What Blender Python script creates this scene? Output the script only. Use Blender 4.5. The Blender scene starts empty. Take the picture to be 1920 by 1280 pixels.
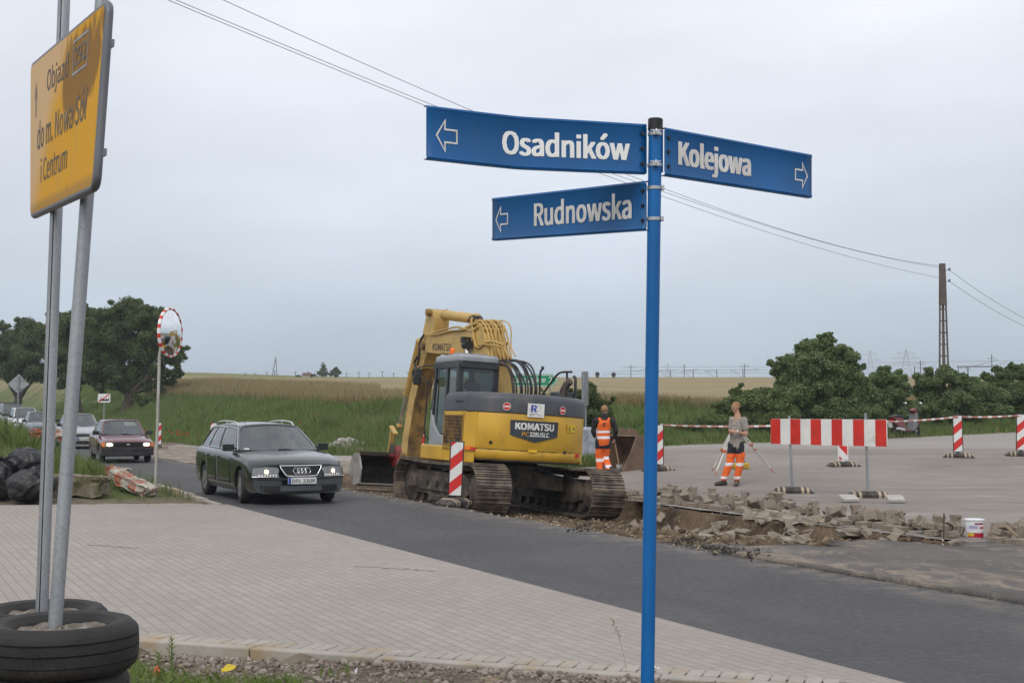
import bpy, bmesh, math, random
import numpy as np
from mathutils import Vector, Matrix, Euler
R = math.radians
rnd = random.Random(7)
nr = np.random.RandomState(5)
sc = bpy.context.scene
col = sc.collection

# ------------------------------------------------------------------ camera
CAMH, FPX, PITCH = 1.72, 2500.0, math.atan(126 / 2500.0)
cd = bpy.data.cameras.new('camera')
cd.sensor_width = 36; cd.lens = FPX / 1920 * 36; cd.clip_start = .1; cd.clip_end = 8000
cam = bpy.data.objects.new('camera', cd); col.objects.link(cam)
cam.location = (0, 0, CAMH); cam.rotation_euler = (R(90) + PITCH, 0, 0)
sc.camera = cam

# ------------------------------------------------------------------ sky, sun, exposure
SUN_EL, SUN_AZ = 48, 200          # azimuth: degrees clockwise from +Y (view direction)
wd = bpy.data.worlds.new('World'); sc.world = wd; wd.use_nodes = True
nt = wd.node_tree; nt.nodes.clear()
def wn(t): return nt.nodes.new(t)
out = wn('ShaderNodeOutputWorld'); bg = wn('ShaderNodeBackground')
sky = wn('ShaderNodeTexSky'); sky.sky_type = 'NISHITA'; sky.sun_disc = False
sky.sun_elevation = R(SUN_EL); sky.sun_rotation = R(SUN_AZ); sky.dust_density = 4; sky.air_density = 1.2
tc = wn('ShaderNodeTexCoord'); sep = wn('ShaderNodeSeparateXYZ'); ramp = wn('ShaderNodeValToRGB')
nt.links.new(tc.outputs['Generated'], sep.inputs[0]); nt.links.new(sep.outputs[2], ramp.inputs[0])
cr = ramp.color_ramp
cr.elements[0].position = 0.0; cr.elements[0].color = (4.7, 5.7, 6.5, 1)
cr.elements[1].position = 0.6; cr.elements[1].color = (8.8, 8.9, 9.4, 1)
for p, c in ((.06, (5.1, 5.95, 6.85, 1)), (.14, (6.3, 6.8, 7.6, 1)), (.28, (7.9, 8.1, 8.75, 1))):
    e = cr.elements.new(p); e.color = c
mp = wn('ShaderNodeMapping'); mp.inputs['Scale'].default_value = (1.2, 1.2, 4.5)
nz = wn('ShaderNodeTexNoise'); nz.inputs['Scale'].default_value = 2.3; nz.inputs['Detail'].default_value = 5
nz.inputs['Roughness'].default_value = .5
nt.links.new(tc.outputs['Generated'], mp.inputs[0]); nt.links.new(mp.outputs[0], nz.inputs[0])
nr_ = wn('ShaderNodeMapRange'); nr_.inputs[1].default_value = .3; nr_.inputs[2].default_value = .7
nr_.inputs[3].default_value = .9; nr_.inputs[4].default_value = 1.1
nt.links.new(nz.outputs[0], nr_.inputs[0])
# a brighter patch of thin cloud up and to the right of the street sign
dot = wn('ShaderNodeVectorMath'); dot.operation = 'DOT_PRODUCT'
dv = Vector((.05, 1, .27)).normalized(); dot.inputs[1].default_value = dv
nt.links.new(tc.outputs['Generated'], dot.inputs[0])
br = wn('ShaderNodeMapRange'); br.inputs[1].default_value = .93; br.inputs[2].default_value = 1.0
br.inputs[3].default_value = 1.0; br.inputs[4].default_value = 1.14; br.interpolation_type = 'SMOOTHSTEP'
nt.links.new(dot.outputs['Value'], br.inputs[0])
mu = wn('ShaderNodeMath'); mu.operation = 'MULTIPLY'
nt.links.new(nr_.outputs[0], mu.inputs[0]); nt.links.new(br.outputs[0], mu.inputs[1])
vm = wn('ShaderNodeVectorMath'); vm.operation = 'SCALE'
nt.links.new(ramp.outputs[0], vm.inputs[0]); nt.links.new(mu.outputs[0], vm.inputs['Scale'])
mx = wn('ShaderNodeMix'); mx.data_type = 'RGBA'; mx.inputs[0].default_value = .88
nt.links.new(sky.outputs[0], mx.inputs[6]); nt.links.new(vm.outputs[0], mx.inputs[7])
nt.links.new(mx.outputs[2], bg.inputs[0]); bg.inputs[1].default_value = .107
nt.links.new(bg.outputs[0], out.inputs[0])
sl = bpy.data.lights.new('sun', 'SUN'); sl.energy = 1.1; sl.angle = R(25); sl.color = (1, .96, .9)
so = bpy.data.objects.new('sun', sl); col.objects.link(so)
a = R(SUN_AZ); sd = Vector((math.sin(a) * math.cos(R(SUN_EL)), math.cos(a) * math.cos(R(SUN_EL)), math.sin(R(SUN_EL))))
so.rotation_euler = sd.to_track_quat('Z', 'Y').to_euler(); so.location = (-20, -30, 40)
sc.view_settings.view_transform = 'Standard'; sc.view_settings.look = 'None'
sc.view_settings.exposure = .08; sc.view_settings.gamma = 1

# ------------------------------------------------------------------ pixel to place
cp, sp_ = math.cos(PITCH), math.sin(PITCH)
def ray(u, v):
    dx, du = (u - 960) / FPX, (640 - v) / FPX
    return Vector((dx, cp - sp_ * du, sp_ + cp * du))
def at(u, v, Y):
    r = ray(u, v); return Vector((0, 0, CAMH)) + r * (Y / r.y)
def gp(u, v, z=0.):
    r = ray(u, v); return Vector((0, 0, CAMH)) + r * ((z - CAMH) / r.z)

# ------------------------------------------------------------------ mesh builder
class MB:
    def __init__(s): s.v = []; s.f = []; s.m = []
    def add(s, vs, fs, mi=0):
        o = len(s.v); s.v += [tuple(v) for v in vs]
        for f in fs: s.f.append([i + o for i in f]); s.m.append(mi)
        return s
    def box(s, c, d, mi=0, rot=None):
        hx, hy, hz = d[0] / 2, d[1] / 2, d[2] / 2
        vs = [Vector((x, y, z)) for z in (-hz, hz) for y in (-hy, hy) for x in (-hx, hx)]
        if rot is not None:
            m = rot if isinstance(rot, Matrix) else Euler(rot).to_matrix()
            vs = [m @ v for v in vs]
        c = Vector(c)
        return s.add([v + c for v in vs], [(0, 2, 3, 1), (4, 5, 7, 6), (0, 1, 5, 4), (2, 6, 7, 3), (0, 4, 6, 2), (1, 3, 7, 5)], mi)
    def bar(s, p0, p1, w, h, mi=0, up=(0, 0, 1)):
        p0, p1 = Vector(p0), Vector(p1); d = p1 - p0; L = d.length; x = d / L
        y = Vector(up).cross(x)
        if y.length < 1e-4: y = Vector((0, 1, 0)).cross(x)
        y.normalize(); z = x.cross(y)
        m = Matrix((x, y, z)).transposed()
        return s.box((p0 + p1) / 2, (L, w, h), mi, m)
    def tube(s, pts, r, seg=8, mi=0, closed=False):
        pts = [Vector(p) for p in pts]; n = len(pts)
        rs = [r] * n if not hasattr(r, '__len__') else list(r)
        T = []
        for i in range(n):
            if closed: t = pts[(i + 1) % n] - pts[i - 1]
            else: t = pts[min(i + 1, n - 1)] - pts[max(i - 1, 0)]
            T.append(t.normalized() if t.length > 1e-9 else Vector((0, 0, 1)))
        a = Vector((0, 0, 1)) if abs(T[0].z) < .9 else Vector((1, 0, 0))
        nrm = (a - T[0] * a.dot(T[0])).normalized(); vs = []
        for i in range(n):
            nrm = (nrm - T[i] * nrm.dot(T[i]))
            nrm = nrm.normalized() if nrm.length > 1e-6 else T[i].orthogonal().normalized()
            b = T[i].cross(nrm)
            for k in range(seg):
                an = 2 * math.pi * k / seg
                vs.append(pts[i] + (nrm * math.cos(an) + b * math.sin(an)) * rs[i])
        fs = []
        for i in range(n if closed else n - 1):
            j = (i + 1) % n
            for k in range(seg):
                k2 = (k + 1) % seg
                fs.append((i * seg + k, i * seg + k2, j * seg + k2, j * seg + k))
        if not closed: fs += [tuple(range(seg))[::-1], tuple((n - 1) * seg + k for k in range(seg))]
        return s.add(vs, fs, mi)
    def cyl(s, p0, p1, r, seg=16, mi=0, r2=None): return s.tube([p0, p1], [r, r if r2 is None else r2], seg, mi)
    def lathe(s, prof, c=(0, 0, 0), axis='z', seg=24, mi=0, closed=False):
        c = Vector(c); vs = []
        for (r, h) in prof:
            for k in range(seg):
                an = 2 * math.pi * k / seg; x, y = r * math.cos(an), r * math.sin(an)
                vs.append(c + Vector({'z': (x, y, h), 'y': (x, h, y), 'x': (h, x, y)}[axis]))
        n = len(prof); fs = []
        for i in range(n if closed else n - 1):
            j = (i + 1) % n
            for k in range(seg):
                k2 = (k + 1) % seg; fs.append((i * seg + k, i * seg + k2, j * seg + k2, j * seg + k))
        if not closed: fs += [tuple(range(seg))[::-1], tuple((n - 1) * seg + k for k in range(seg))]
        return s.add(vs, fs, mi)
    def ball(s, c, r, seg=14, mi=0, rot=None):
        c = Vector(c); r = (r, r, r) if not hasattr(r, '__len__') else r
        vs = []; n = seg // 2 + 1
        for i in range(1, n):
            ph = math.pi * i / n
            for k in range(seg):
                th = 2 * math.pi * k / seg
                v = Vector((r[0] * math.sin(ph) * math.cos(th), r[1] * math.sin(ph) * math.sin(th), r[2] * math.cos(ph)))
                if rot is not None: v = Euler(rot).to_matrix() @ v
                vs.append(c + v)
        fs = []
        for i in range(n - 2):
            for k in range(seg):
                k2 = (k + 1) % seg; fs.append((i * seg + k, (i + 1) * seg + k, (i + 1) * seg + k2, i * seg + k2))
        top, bot = Vector((0, 0, r[2])), Vector((0, 0, -r[2]))
        if rot is not None: top = Euler(rot).to_matrix() @ top; bot = Euler(rot).to_matrix() @ bot
        vs += [c + top, c + bot]; a, b = len(vs) - 2, len(vs) - 1
        for k in range(seg):
            k2 = (k + 1) % seg; fs.append((a, k, k2)); fs.append((b, (n - 2) * seg + k2, (n - 2) * seg + k))
        return s.add(vs, fs, mi)
    def capsule(s, p0, p1, r0, r1, seg=12, mi=0):
        p0, p1 = Vector(p0), Vector(p1); d = (p1 - p0); L = d.length
        if L < 1e-6: return s.ball(p0, max(r0, r1), seg, mi)
        d /= L; pts, rs = [], []
        for k in (5, 30, 60): pts.append(p0 - d * r0 * math.cos(R(k))); rs.append(r0 * math.sin(R(k)))
        pts += [p0, p1]; rs += [r0, r1]
        for k in (60, 30, 5): pts.append(p1 + d * r1 * math.cos(R(k))); rs.append(r1 * math.sin(R(k)))
        return s.tube(pts, rs, seg, mi)
    def prism(s, poly, w0, w1, fn, mi=0, side=None):
        """poly: 2-D outline, extruded from w0 to w1; fn(u, v, w) gives the place"""
        ar = sum(poly[i - 1][0] * poly[i][1] - poly[i][0] * poly[i - 1][1] for i in range(len(poly)))
        if ar < 0: poly = poly[::-1]
        n = len(poly)
        vs = [Vector(fn(u, v, w0)) for u, v in poly] + [Vector(fn(u, v, w1)) for u, v in poly]
        s.add(vs, [tuple(range(n, 2 * n)), tuple(range(n))[::-1]], mi)
        o = len(s.v) - 2 * n
        for i in range(n):
            j = (i + 1) % n; s.f.append([o + i, o + j, o + n + j, o + n + i]); s.m.append(mi if side is None else side)
        return s
    def grid(s, fn, nu, nv, mi=0):
        vs = [fn(i / nu, j / nv) for j in range(nv + 1) for i in range(nu + 1)]
        fs = [(j * (nu + 1) + i, j * (nu + 1) + i + 1, (j + 1) * (nu + 1) + i + 1, (j + 1) * (nu + 1) + i) for j in range(nv) for i in range(nu)]
        return s.add(vs, fs, mi)
    def mesh(s, name, mats):
        me = bpy.data.meshes.new(name); me.from_pydata(s.v, [], s.f)
        for m in (mats if isinstance(mats, (list, tuple)) else [mats]): me.materials.append(m)
        me.polygons.foreach_set('material_index', s.m); me.update(); return me
    def build(s, name, mats, parent=None, smooth=35, bevel=0, bseg=2, solid=0, sub=0, loc=None, rot=None, fix=True, weld=0):
        me = s.mesh(name, mats)
        if weld or fix:
            b = bmesh.new(); b.from_mesh(me)
            if weld: bmesh.ops.remove_doubles(b, verts=b.verts, dist=weld)
            if fix: bmesh.ops.recalc_face_normals(b, faces=b.faces)
            b.to_mesh(me); b.free()
        shade(me, smooth)
        o = bpy.data.objects.new(name, me); col.objects.link(o)
        if parent is not None: o.parent = parent
        if loc is not None: o.location = loc
        if rot is not None: o.rotation_euler = rot
        if solid:
            m = o.modifiers.new('thickness', 'SOLIDIFY'); m.thickness = solid; m.offset = -1
        if sub:
            m = o.modifiers.new('sub', 'SUBSURF'); m.levels = m.render_levels = sub
        if bevel:
            m = o.modifiers.new('bevel', 'BEVEL'); m.width = bevel; m.segments = bseg; m.limit_method = 'ANGLE'; m.angle_limit = R(40)
            m.harden_normals = False
        return o

def shade(me, smooth):
    if smooth:
        me.polygons.foreach_set('use_smooth', [True] * len(me.polygons))
        if smooth < 180: me.set_sharp_from_angle(angle=R(smooth))
def tag(o, label, cat, group=None):
    o['label'] = label; o['category'] = cat
    if group: o['group'] = group
    return o
def struct(o): o['kind'] = 'structure'; return o
def stuff(o): o['kind'] = 'stuff'; return o
def thing(name, label, cat, loc=(0, 0, 0), rz=0, group=None, rx=0, ry=0):
    o = bpy.data.objects.new(name, None); o.empty_display_size = .2; col.objects.link(o)
    o.location = loc; o.rotation_euler = (rx, ry, rz); return tag(o, label, cat, group)
def dup(o, parent=None):
    c = o.copy(); col.objects.link(c)
    if parent is not None: c.parent = parent
    for ch in o.children: dup(ch, c)
    return c
def copy_thing(o, loc, rz, label, group=None, rx=0, ry=0):
    c = dup(o); c.location = loc; c.rotation_euler = (rx, ry, rz); c['label'] = label
    if group: c['group'] = group
    return c
def bake(o):
    """apply the modifiers of o"""
    dg = bpy.context.evaluated_depsgraph_get()
    me = bpy.data.meshes.new_from_object(o.evaluated_get(dg))
    o.modifiers.clear(); old = o.data; o.data = me; bpy.data.meshes.remove(old); return o
def remesh(o, vox, smooth_it=4, smooth_f=.5):
    m = o.modifiers.new('r', 'REMESH'); m.mode = 'VOXEL'; m.voxel_size = vox
    if smooth_it:
        k = o.modifiers.new('s', 'SMOOTH'); k.iterations = smooth_it; k.factor = smooth_f
    mats = list(o.data.materials); bake(o)
    if not len(o.data.materials):
        for x in mats: o.data.materials.append(x)
    shade(o.data, 180); return o
def fast_mesh(name, V, F, mats, mi=None, smooth=False):
    """V (n,3), F (m,k) arrays"""
    me = bpy.data.meshes.new(name); V = np.asarray(V, dtype=np.float32); F = np.asarray(F, dtype=np.int32); k = F.shape[1]
    me.vertices.add(len(V)); me.vertices.foreach_set('co', V.ravel())
    me.loops.add(F.size); me.loops.foreach_set('vertex_index', F.ravel())
    me.polygons.add(len(F)); me.polygons.foreach_set('loop_start', np.arange(len(F), dtype=np.int32) * k)
    me.polygons.foreach_set('loop_total', np.full(len(F), k, dtype=np.int32))
    for m in (mats if isinstance(mats, (list, tuple)) else [mats]): me.materials.append(m)
    if mi is not None: me.polygons.foreach_set('material_index', np.asarray(mi, dtype=np.int32))
    me.update(calc_edges=True); me.validate()
    if smooth: shade(me, 180)
    return me
def link_mesh(name, me, parent=None):
    o = bpy.data.objects.new(name, me); col.objects.link(o)
    if parent is not None: o.parent = parent
    return o

# ------------------------------------------------------------------ writing
import os
FONT = None
try: FONT = bpy.data.fonts.load(os.path.join(bpy.utils.system_resource('DATAFILES', path='fonts'), 'Noto Sans CJK Regular.woff2'))     # a typeface that ships with Blender
except Exception: pass
def text(mb, s, x0, y0, x1, y1, fn, mi=0, bold=.0, depth=(0, .002), shear=0, spacing=1.):
    """writes s so that it fills the box x0..x1, y0..y1; fn(u, v, w) gives the place"""
    cu = bpy.data.curves.new('t', 'FONT'); cu.body = s; cu.size = 1
    if FONT: cu.font = FONT
    cu.resolution_u = 3
    cu.space_character = spacing; cu.shear = shear; cu.fill_mode = 'FRONT'
    o = bpy.data.objects.new('t', cu); col.objects.link(o); bpy.context.view_layer.update()
    me = o.to_mesh()
    V = np.array([v.co[:] for v in me.vertices]); P = [list(p.vertices) for p in me.polygons]
    lo, hi = V.min(0), V.max(0)
    d = bold * (y1 - y0); offs = [(0, 0)] if not bold else [(-1, -.35), (-1, .35), (-.33, 0), (.33, 0), (1, -.35), (1, .35)]
    for j, (k, kv) in enumerate(offs):
        vs = []
        for v in V:
            u = x0 + d + (v[0] - lo[0]) / (hi[0] - lo[0]) * (x1 - x0 - 2 * d) + d * k; w = y0 + (v[1] - lo[1]) / (hi[1] - lo[1]) * (y1 - y0) + d * kv
            vs.append(fn(u, w, depth[1] + .0002 * j))
        mb.add(vs, P, mi)
    o.to_mesh_clear(); bpy.data.objects.remove(o); bpy.data.curves.remove(cu)
    return mb

# ------------------------------------------------------------------ materials
class NT:
    def __init__(s, name):
        s.m = bpy.data.materials.new(name); s.m.use_nodes = True; s.t = s.m.node_tree; s.t.nodes.clear()
        s.o = s.n('ShaderNodeOutputMaterial'); s.b = s.n('ShaderNodeBsdfPrincipled'); s.l(s.b.outputs[0], s.o.inputs[0])
        s.co = s.n('ShaderNodeTexCoord').outputs['Object']
    def n(s, t, **k):
        x = s.t.nodes.new(t)
        for a, b in k.items(): setattr(x, a, b)
        return x
    def l(s, a, b): s.t.links.new(a, b)
    def put(s, inp, v):
        if hasattr(v, 'is_linked') or hasattr(v, 'node'): s.l(v, inp)
        elif hasattr(v, '__len__') and len(v) == 3 and inp.type == 'RGBA': inp.default_value = (*v, 1)
        else: inp.default_value = v
    def noise(s, scale, detail=4, rough=.55, co=None, stretch=None, dist=0):
        x = s.n('ShaderNodeTexNoise'); x.inputs['Scale'].default_value = scale; x.inputs['Detail'].default_value = detail
        x.inputs['Roughness'].default_value = rough; x.inputs['Distortion'].default_value = dist
        c = co if co is not None else s.co
        if stretch:
            m = s.n('ShaderNodeMapping'); m.inputs['Scale'].default_value = stretch; s.l(c, m.inputs[0]); c = m.outputs[0]
        s.l(c, x.inputs['Vector']); return x.outputs[0]
    def rng(s, v, a, b, c=0., d=1., smooth=True):
        x = s.n('ShaderNodeMapRange'); x.interpolation_type = 'SMOOTHSTEP' if smooth else 'LINEAR'
        s.put(x.inputs[0], v)
        for i, k in enumerate((a, b, c, d)): x.inputs[i + 1].default_value = k
        return x.outputs[0]
    def mix(s, f, a, b, mode='MIX'):
        x = s.n('ShaderNodeMix', data_type='RGBA', blend_type=mode); s.put(x.inputs[0], f); s.put(x.inputs[6], a); s.put(x.inputs[7], b)
        return x.outputs[2]
    def math(s, op, a, b=0., c=0.):
        x = s.n('ShaderNodeMath', operation=op); s.put(x.inputs[0], a); s.put(x.inputs[1], b)
        if op in ('MULTIPLY_ADD', 'COMPARE'): s.put(x.inputs[2], c)
        return x.outputs[0]
    def xyz(s, co=None):
        x = s.n('ShaderNodeSeparateXYZ'); s.l(co if co is not None else s.co, x.inputs[0]); return x.outputs
    def bump(s, h, strength=.3, dist=.02):
        x = s.n('ShaderNodeBump'); x.inputs['Strength'].default_value = strength; x.inputs['Distance'].default_value = dist
        s.l(h, x.inputs['Height']); s.l(x.outputs[0], s.b.inputs['Normal']); return s
    def set(s, **k):
        for a, v in k.items():
            s.put(s.b.inputs[{'col': 'Base Color', 'rough': 'Roughness', 'metal': 'Metallic', 'spec': 'Specular IOR Level', 'coat': 'Coat Weight',
                              'emc': 'Emission Color', 'ems': 'Emission Strength', 'alpha': 'Alpha', 'trans': 'Transmission Weight', 'ior': 'IOR'}[a]], v)
        return s
def sc3(c, k): return tuple(min(1, x * k) for x in c)
def M(name, c, rough=.5, metal=0, var=.18, vs=4, bump=0, bs=30, dirt=None, da=(.5, .7), ds=2.5, coat=0, spec=.5, rv=.12):
    t = NT(name); n1 = t.noise(vs, 6)
    cc = t.mix(t.rng(n1, .3, .7), sc3(c, 1 - var), sc3(c, 1 + var))
    r = t.math('MULTIPLY_ADD', n1, rv * 2, rough - rv)
    if dirt:
        f = t.rng(t.noise(ds, 8, .65), da[0], da[1]); cc = t.mix(f, cc, dirt); r = t.math('MAXIMUM', r, t.math('MULTIPLY', f, .8))
    t.set(col=cc, rough=r, metal=metal, coat=coat, spec=spec)
    if bump: t.bump(t.noise(bs, 5), bump, .01)
    return t.m
def stripes(name, a, b, period, ca, cb, off=0., rough=.45, duty=.5, dirt=.25, axis=(0, 2)):
    """stripes of ca and cb along a*u + b*v"""
    t = NT(name); o = t.xyz()
    k = t.math('ADD', t.math('MULTIPLY', o[axis[0]], a), t.math('MULTIPLY', o[axis[1]], b))
    fr = t.math('FRACT', t.math('ADD', t.math('DIVIDE', k, period), off + 100))
    f = t.math('GREATER_THAN', fr, duty)
    c = t.mix(f, ca, cb)
    d = t.rng(t.noise(9, 6, .65), .52, .78); c = t.mix(t.math('MULTIPLY', d, dirt), c, (.16, .13, .1))
    t.set(col=c, rough=rough); return t.m
def glow(name, c, s):
    t = NT(name); t.set(col=c, emc=c, ems=s, rough=.2); return t.m

WHITE = M('white_paint', (.75, .75, .72), .4, var=.06, dirt=(.4, .37, .32), da=(.55, .8))
REDP = M('red_paint', (.55, .03, .025), .4, var=.12)
BLACK = M('black_plastic', (.022, .022, .024), .5, var=.3)
RUBBER = M('rubber', (.022, .021, .021), .75, var=.35, vs=9, bump=.25, bs=60, dirt=(.09, .08, .07), da=(.55, .8), ds=6)
GALV = None
def galv():
    t = NT('galvanised_steel'); n = t.noise(6, 6, .6, stretch=(1, 1, .12)); n2 = t.noise(60, 3)
    c = t.mix(t.rng(n, .3, .7), (.27, .285, .30), (.43, .445, .46)); c = t.mix(t.rng(n2, .45, .7, 0, .35), c, (.2, .2, .2))
    t.set(col=c, rough=t.rng(n, .2, .8, .38, .6), metal=.55); t.bump(n2, .08, .003); return t.m
GALV = galv()
CHROME = M('chrome', (.75, .76, .78), .18, 1, var=.05)
STEEL = M('worn_steel', (.3, .29, .28), .5, .7, dirt=(.12, .08, .05))
CONC = M('concrete', (.33, .31, .28), .9, var=.2, vs=5, bump=.35, bs=40, dirt=(.17, .14, .11), da=(.5, .75), spec=.25)
DARKM = M('dark_metal', (.04, .037, .035), .6, .3, dirt=(.13, .1, .075), da=(.45, .7), ds=4, bump=.2)
# ================================================================== THE LIE OF THE LAND
def S(t): t = np.clip(t, 0, 1); return t * t * (3 - 2 * t)
def near(Y):
    Y = np.asarray(Y, float)
    return np.where(Y < 62, 2.5 - .485 * (Y - 8.45), 2.5 - .485 * 53.55 - .385 * (Y - 62))
def qof(x, Y): return x - near(Y)
EX = np.array([-160, -100, -62, -45, -30, -20, -13, -9, -4, 4.5, 12, 21, 40, 70, 120.])
EY = np.array([330, 230, 160, 125, 93, 73, 59, 51.5, 47.5, 42.5, 46.5, 54.5, 72, 100, 150.])
def edge(x, Y):
    x = np.asarray(x, float); m = np.interp(x + 1, EX, EY) - np.interp(x - 1, EX, EY)
    return (Y - np.interp(x, EX, EY)) / np.sqrt(1 + (m / 2) ** 2)
def plaza(x, Y):
    a = np.maximum(0, Y - 28.5)
    return (np.minimum(a, 8.5) * .055 + np.maximum(0, a - 8.5) * .02) * S((x + 2) / 8)
def wob(x, y, k=1.):
    return (np.sin(x * .9 * k + 1.3 * np.sin(y * .7 * k)) + np.sin(y * 1.1 * k + 2.1 + 1.7 * np.sin(x * .53 * k)) + .6 * np.sin((x + y) * 2.3 * k)) / 2.6
def inside_kerb(x, Y): return 10.0 - .36 * (x + 2.85) - Y - .12      # > 0 : gravel verge in front of the kerb
def H(x, Y):
    x = np.asarray(x, float); Y = np.asarray(Y, float)
    e = edge(x, Y); q = qof(x, Y)
    b = plaza(x, np.minimum(Y, np.interp(x, EX, EY) + 1))
    amp = np.interp(x, [-60, -30, -13, -2, 3, 8, 16], [1.9, 2.0, 1.9, 1.75, 1.3, .9, .5])
    b = b + amp * S((e + .2 * wob(x, Y)) / 7)
    top = np.where(x < -20, 10 + 1.4 * S((-x - 35) / 60), 10.0)
    t = np.clip((Y - 60) / 290., 0, 1); f = t * (1.12 - .12 * t)
    b = b + (np.maximum(0, top - b) * f - np.maximum(0, Y - 350) * .007) * S((e - 4) / 6)
    m = 1.25 * S((-q - .4) / 3.9) * S((Y - 25.0) / 4.5) * (1 + .15 * wob(x, Y, .8))
    m = m * (1 - S((Y - 52) / 14) * .75)
    b = b + np.where(q < 0, m, 0)
    b = b + np.where(Y > 60, np.minimum(.006 * (Y - 60), .6), 0) * (e < 5)
    gk = inside_kerb(x, Y)
    b = b - .3 * S(gk / .12)
    return b
def verge(x, Y):
    gk = inside_kerb(x, Y); x = np.asarray(x, float)
    return -.095 + .066 * S((x + 2.3) / 1.8) * S(1 - gk / 1.6) + .022 * wob(x, Y, 2.2) * S(gk / .5) + .006 * wob(x, Y, 11) + .035 * np.exp(-((x + .6) / .7) ** 2 - ((gk - .6) / .3) ** 2)
def grow_axis(lo, hi, fine0, fine1, step, g=1.09):
    a = list(np.arange(fine0, fine1 + 1e-6, step)); s = step
    while a[-1] < hi: s *= g; a.append(a[-1] + s)
    s = step
    while a[0] > lo: s *= g; a.insert(0, a[0] - s)
    return np.array(a)
gx = grow_axis(-2500, 2500, -32, 28, .5); gy = grow_axis(-30, 4000, 2, 76, .5, 1.07)
X, Y = np.meshgrid(gx, gy); Z = H(X, Y)
q = qof(X, Y)
hard = (q > -.35) & (edge(X, Y) < -.3) & (Y < 66) & (inside_kerb(X, Y) < -.3)
pav = (inside_kerb(X, Y) < -.2) & (q < .3) & (Y < 24.1)
Z = np.where(hard | pav | ((q > -.1) & (q < 3.6) & (Y >= 60) & (Y < 190)), Z - .06, Z)
tr = (q > 3.3) & (q < 10) & (Y > 15) & (Y < 37)
Z = np.where(tr, Z - .9, Z)
ny, nx = X.shape
idx = np.arange(nx * ny).reshape(ny, nx)
F = np.stack([idx[:-1, :-1], idx[:-1, 1:], idx[1:, 1:], idx[1:, :-1]], -1).reshape(-1, 4)

def ground_mat():
    t = NT('ground'); at_ = t.n('ShaderNodeAttribute'); at_.attribute_name = 'cover'
    s = t.n('ShaderNodeSeparateColor'); t.l(at_.outputs['Color'], s.inputs[0])
    n1 = t.noise(.35, 6, .6); n2 = t.noise(3, 6, .65); n3 = t.noise(30, 4)
    gr = t.mix(t.rng(n1, .35, .65), (.07, .105, .035), (.12, .14, .055)); gr = t.mix(t.rng(n2, .5, .75), gr, (.15, .13, .07))
    wh = t.mix(t.rng(t.noise(.05, 5, .6, stretch=(.3, 1, 1)), .35, .65), (.25, .205, .115), (.32, .265, .15))
    wh = t.mix(t.rng(n2, .4, .75), wh, (.2, .155, .075))
    gc = t.mix(t.rng(t.noise(.04, 5, .6, stretch=(.25, 1, 1)), .35, .65), (.155, .175, .065), (.2, .195, .08))
    di = t.mix(t.rng(n2, .35, .7), (.12, .095, .07), (.2, .165, .125)); di = t.mix(t.rng(n3, .55, .7, 0, .6), di, (.27, .24, .2))
    c = t.mix(s.outputs[0], di, gr); c = t.mix(s.outputs[1], c, wh); c = t.mix(s.outputs[2], c, gc)
    t.set(col=c, rough=.95, spec=.1); t.bump(n2, .5, .08); return t.m
e = edge(X, Y); gk = inside_kerb(X, Y)
cg = S((e - .2 + .5 * wob(X, Y)) / .8); cg = np.maximum(cg, S((-q - .45) / .4) * (Y > 24.3) * S((Y - 25.2 - .5 * wob(X, Y, 3)) / .8))
cg = np.maximum(cg, S((-X - 1.6 - .6 * wob(X, Y, 4)) / .7) * (gk > 0) * S((9.1 + .3 * wob(X, Y, 4) - Y) / .4) * .8)
cw = S((e - 7.5 + .8 * wob(X, Y, .5)) / 1.5)
cc_ = S((Y - 210 + X * .6) / 14) * (X < 30) * S((20 - X) / 60) * .9
cc_ = np.maximum(cc_, S((Y - 275) / 40) * .35)
me = fast_mesh('ground', np.stack([X, Y, Z], -1).reshape(-1, 3), F, ground_mat(), smooth=True)
ca = me.color_attributes.new('cover', 'FLOAT_COLOR', 'POINT')
ca.data.foreach_set('color', np.stack([cg, cw, cc_, np.ones_like(cg)], -1).astype(np.float32).ravel())
struct(link_mesh('ground', me))

# ------------------------------------------------------------------ sheets
def strip(name, left, right, ys, n, mat, zf, skirt=.1, attr=None):
    """sheet between the curves x=left(Y) and x=right(Y), with a skirt"""
    ys = np.asarray(ys); m = len(ys); V = []
    for y in ys:
        a, b = float(left(y)), float(right(y))
        for i in range(n + 1):
            x = a + (b - a) * i / n; V.append((x, y, float(zf(x, y))))
    F = [(j * (n + 1) + i, j * (n + 1) + i + 1, (j + 1) * (n + 1) + i + 1, (j + 1) * (n + 1) + i) for j in range(m - 1) for i in range(n)]
    mb = MB(); mb.add(V, F)
    o = len(V); ring = [i for i in range(n + 1)] + [j * (n + 1) + n for j in range(1, m)] + [(m - 1) * (n + 1) + i for i in range(n - 1, -1, -1)] + [j * (n + 1) for j in range(m - 2, 0, -1)]
    k = len(ring); mb.v += [(V[i][0], V[i][1], V[i][2] - skirt) for i in ring]
    for i in range(k): mb.f.append([ring[i], o + i, o + (i + 1) % k, ring[(i + 1) % k]]); mb.m.append(0)
    return struct(mb.build(name, mat, smooth=30, fix=False))

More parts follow.
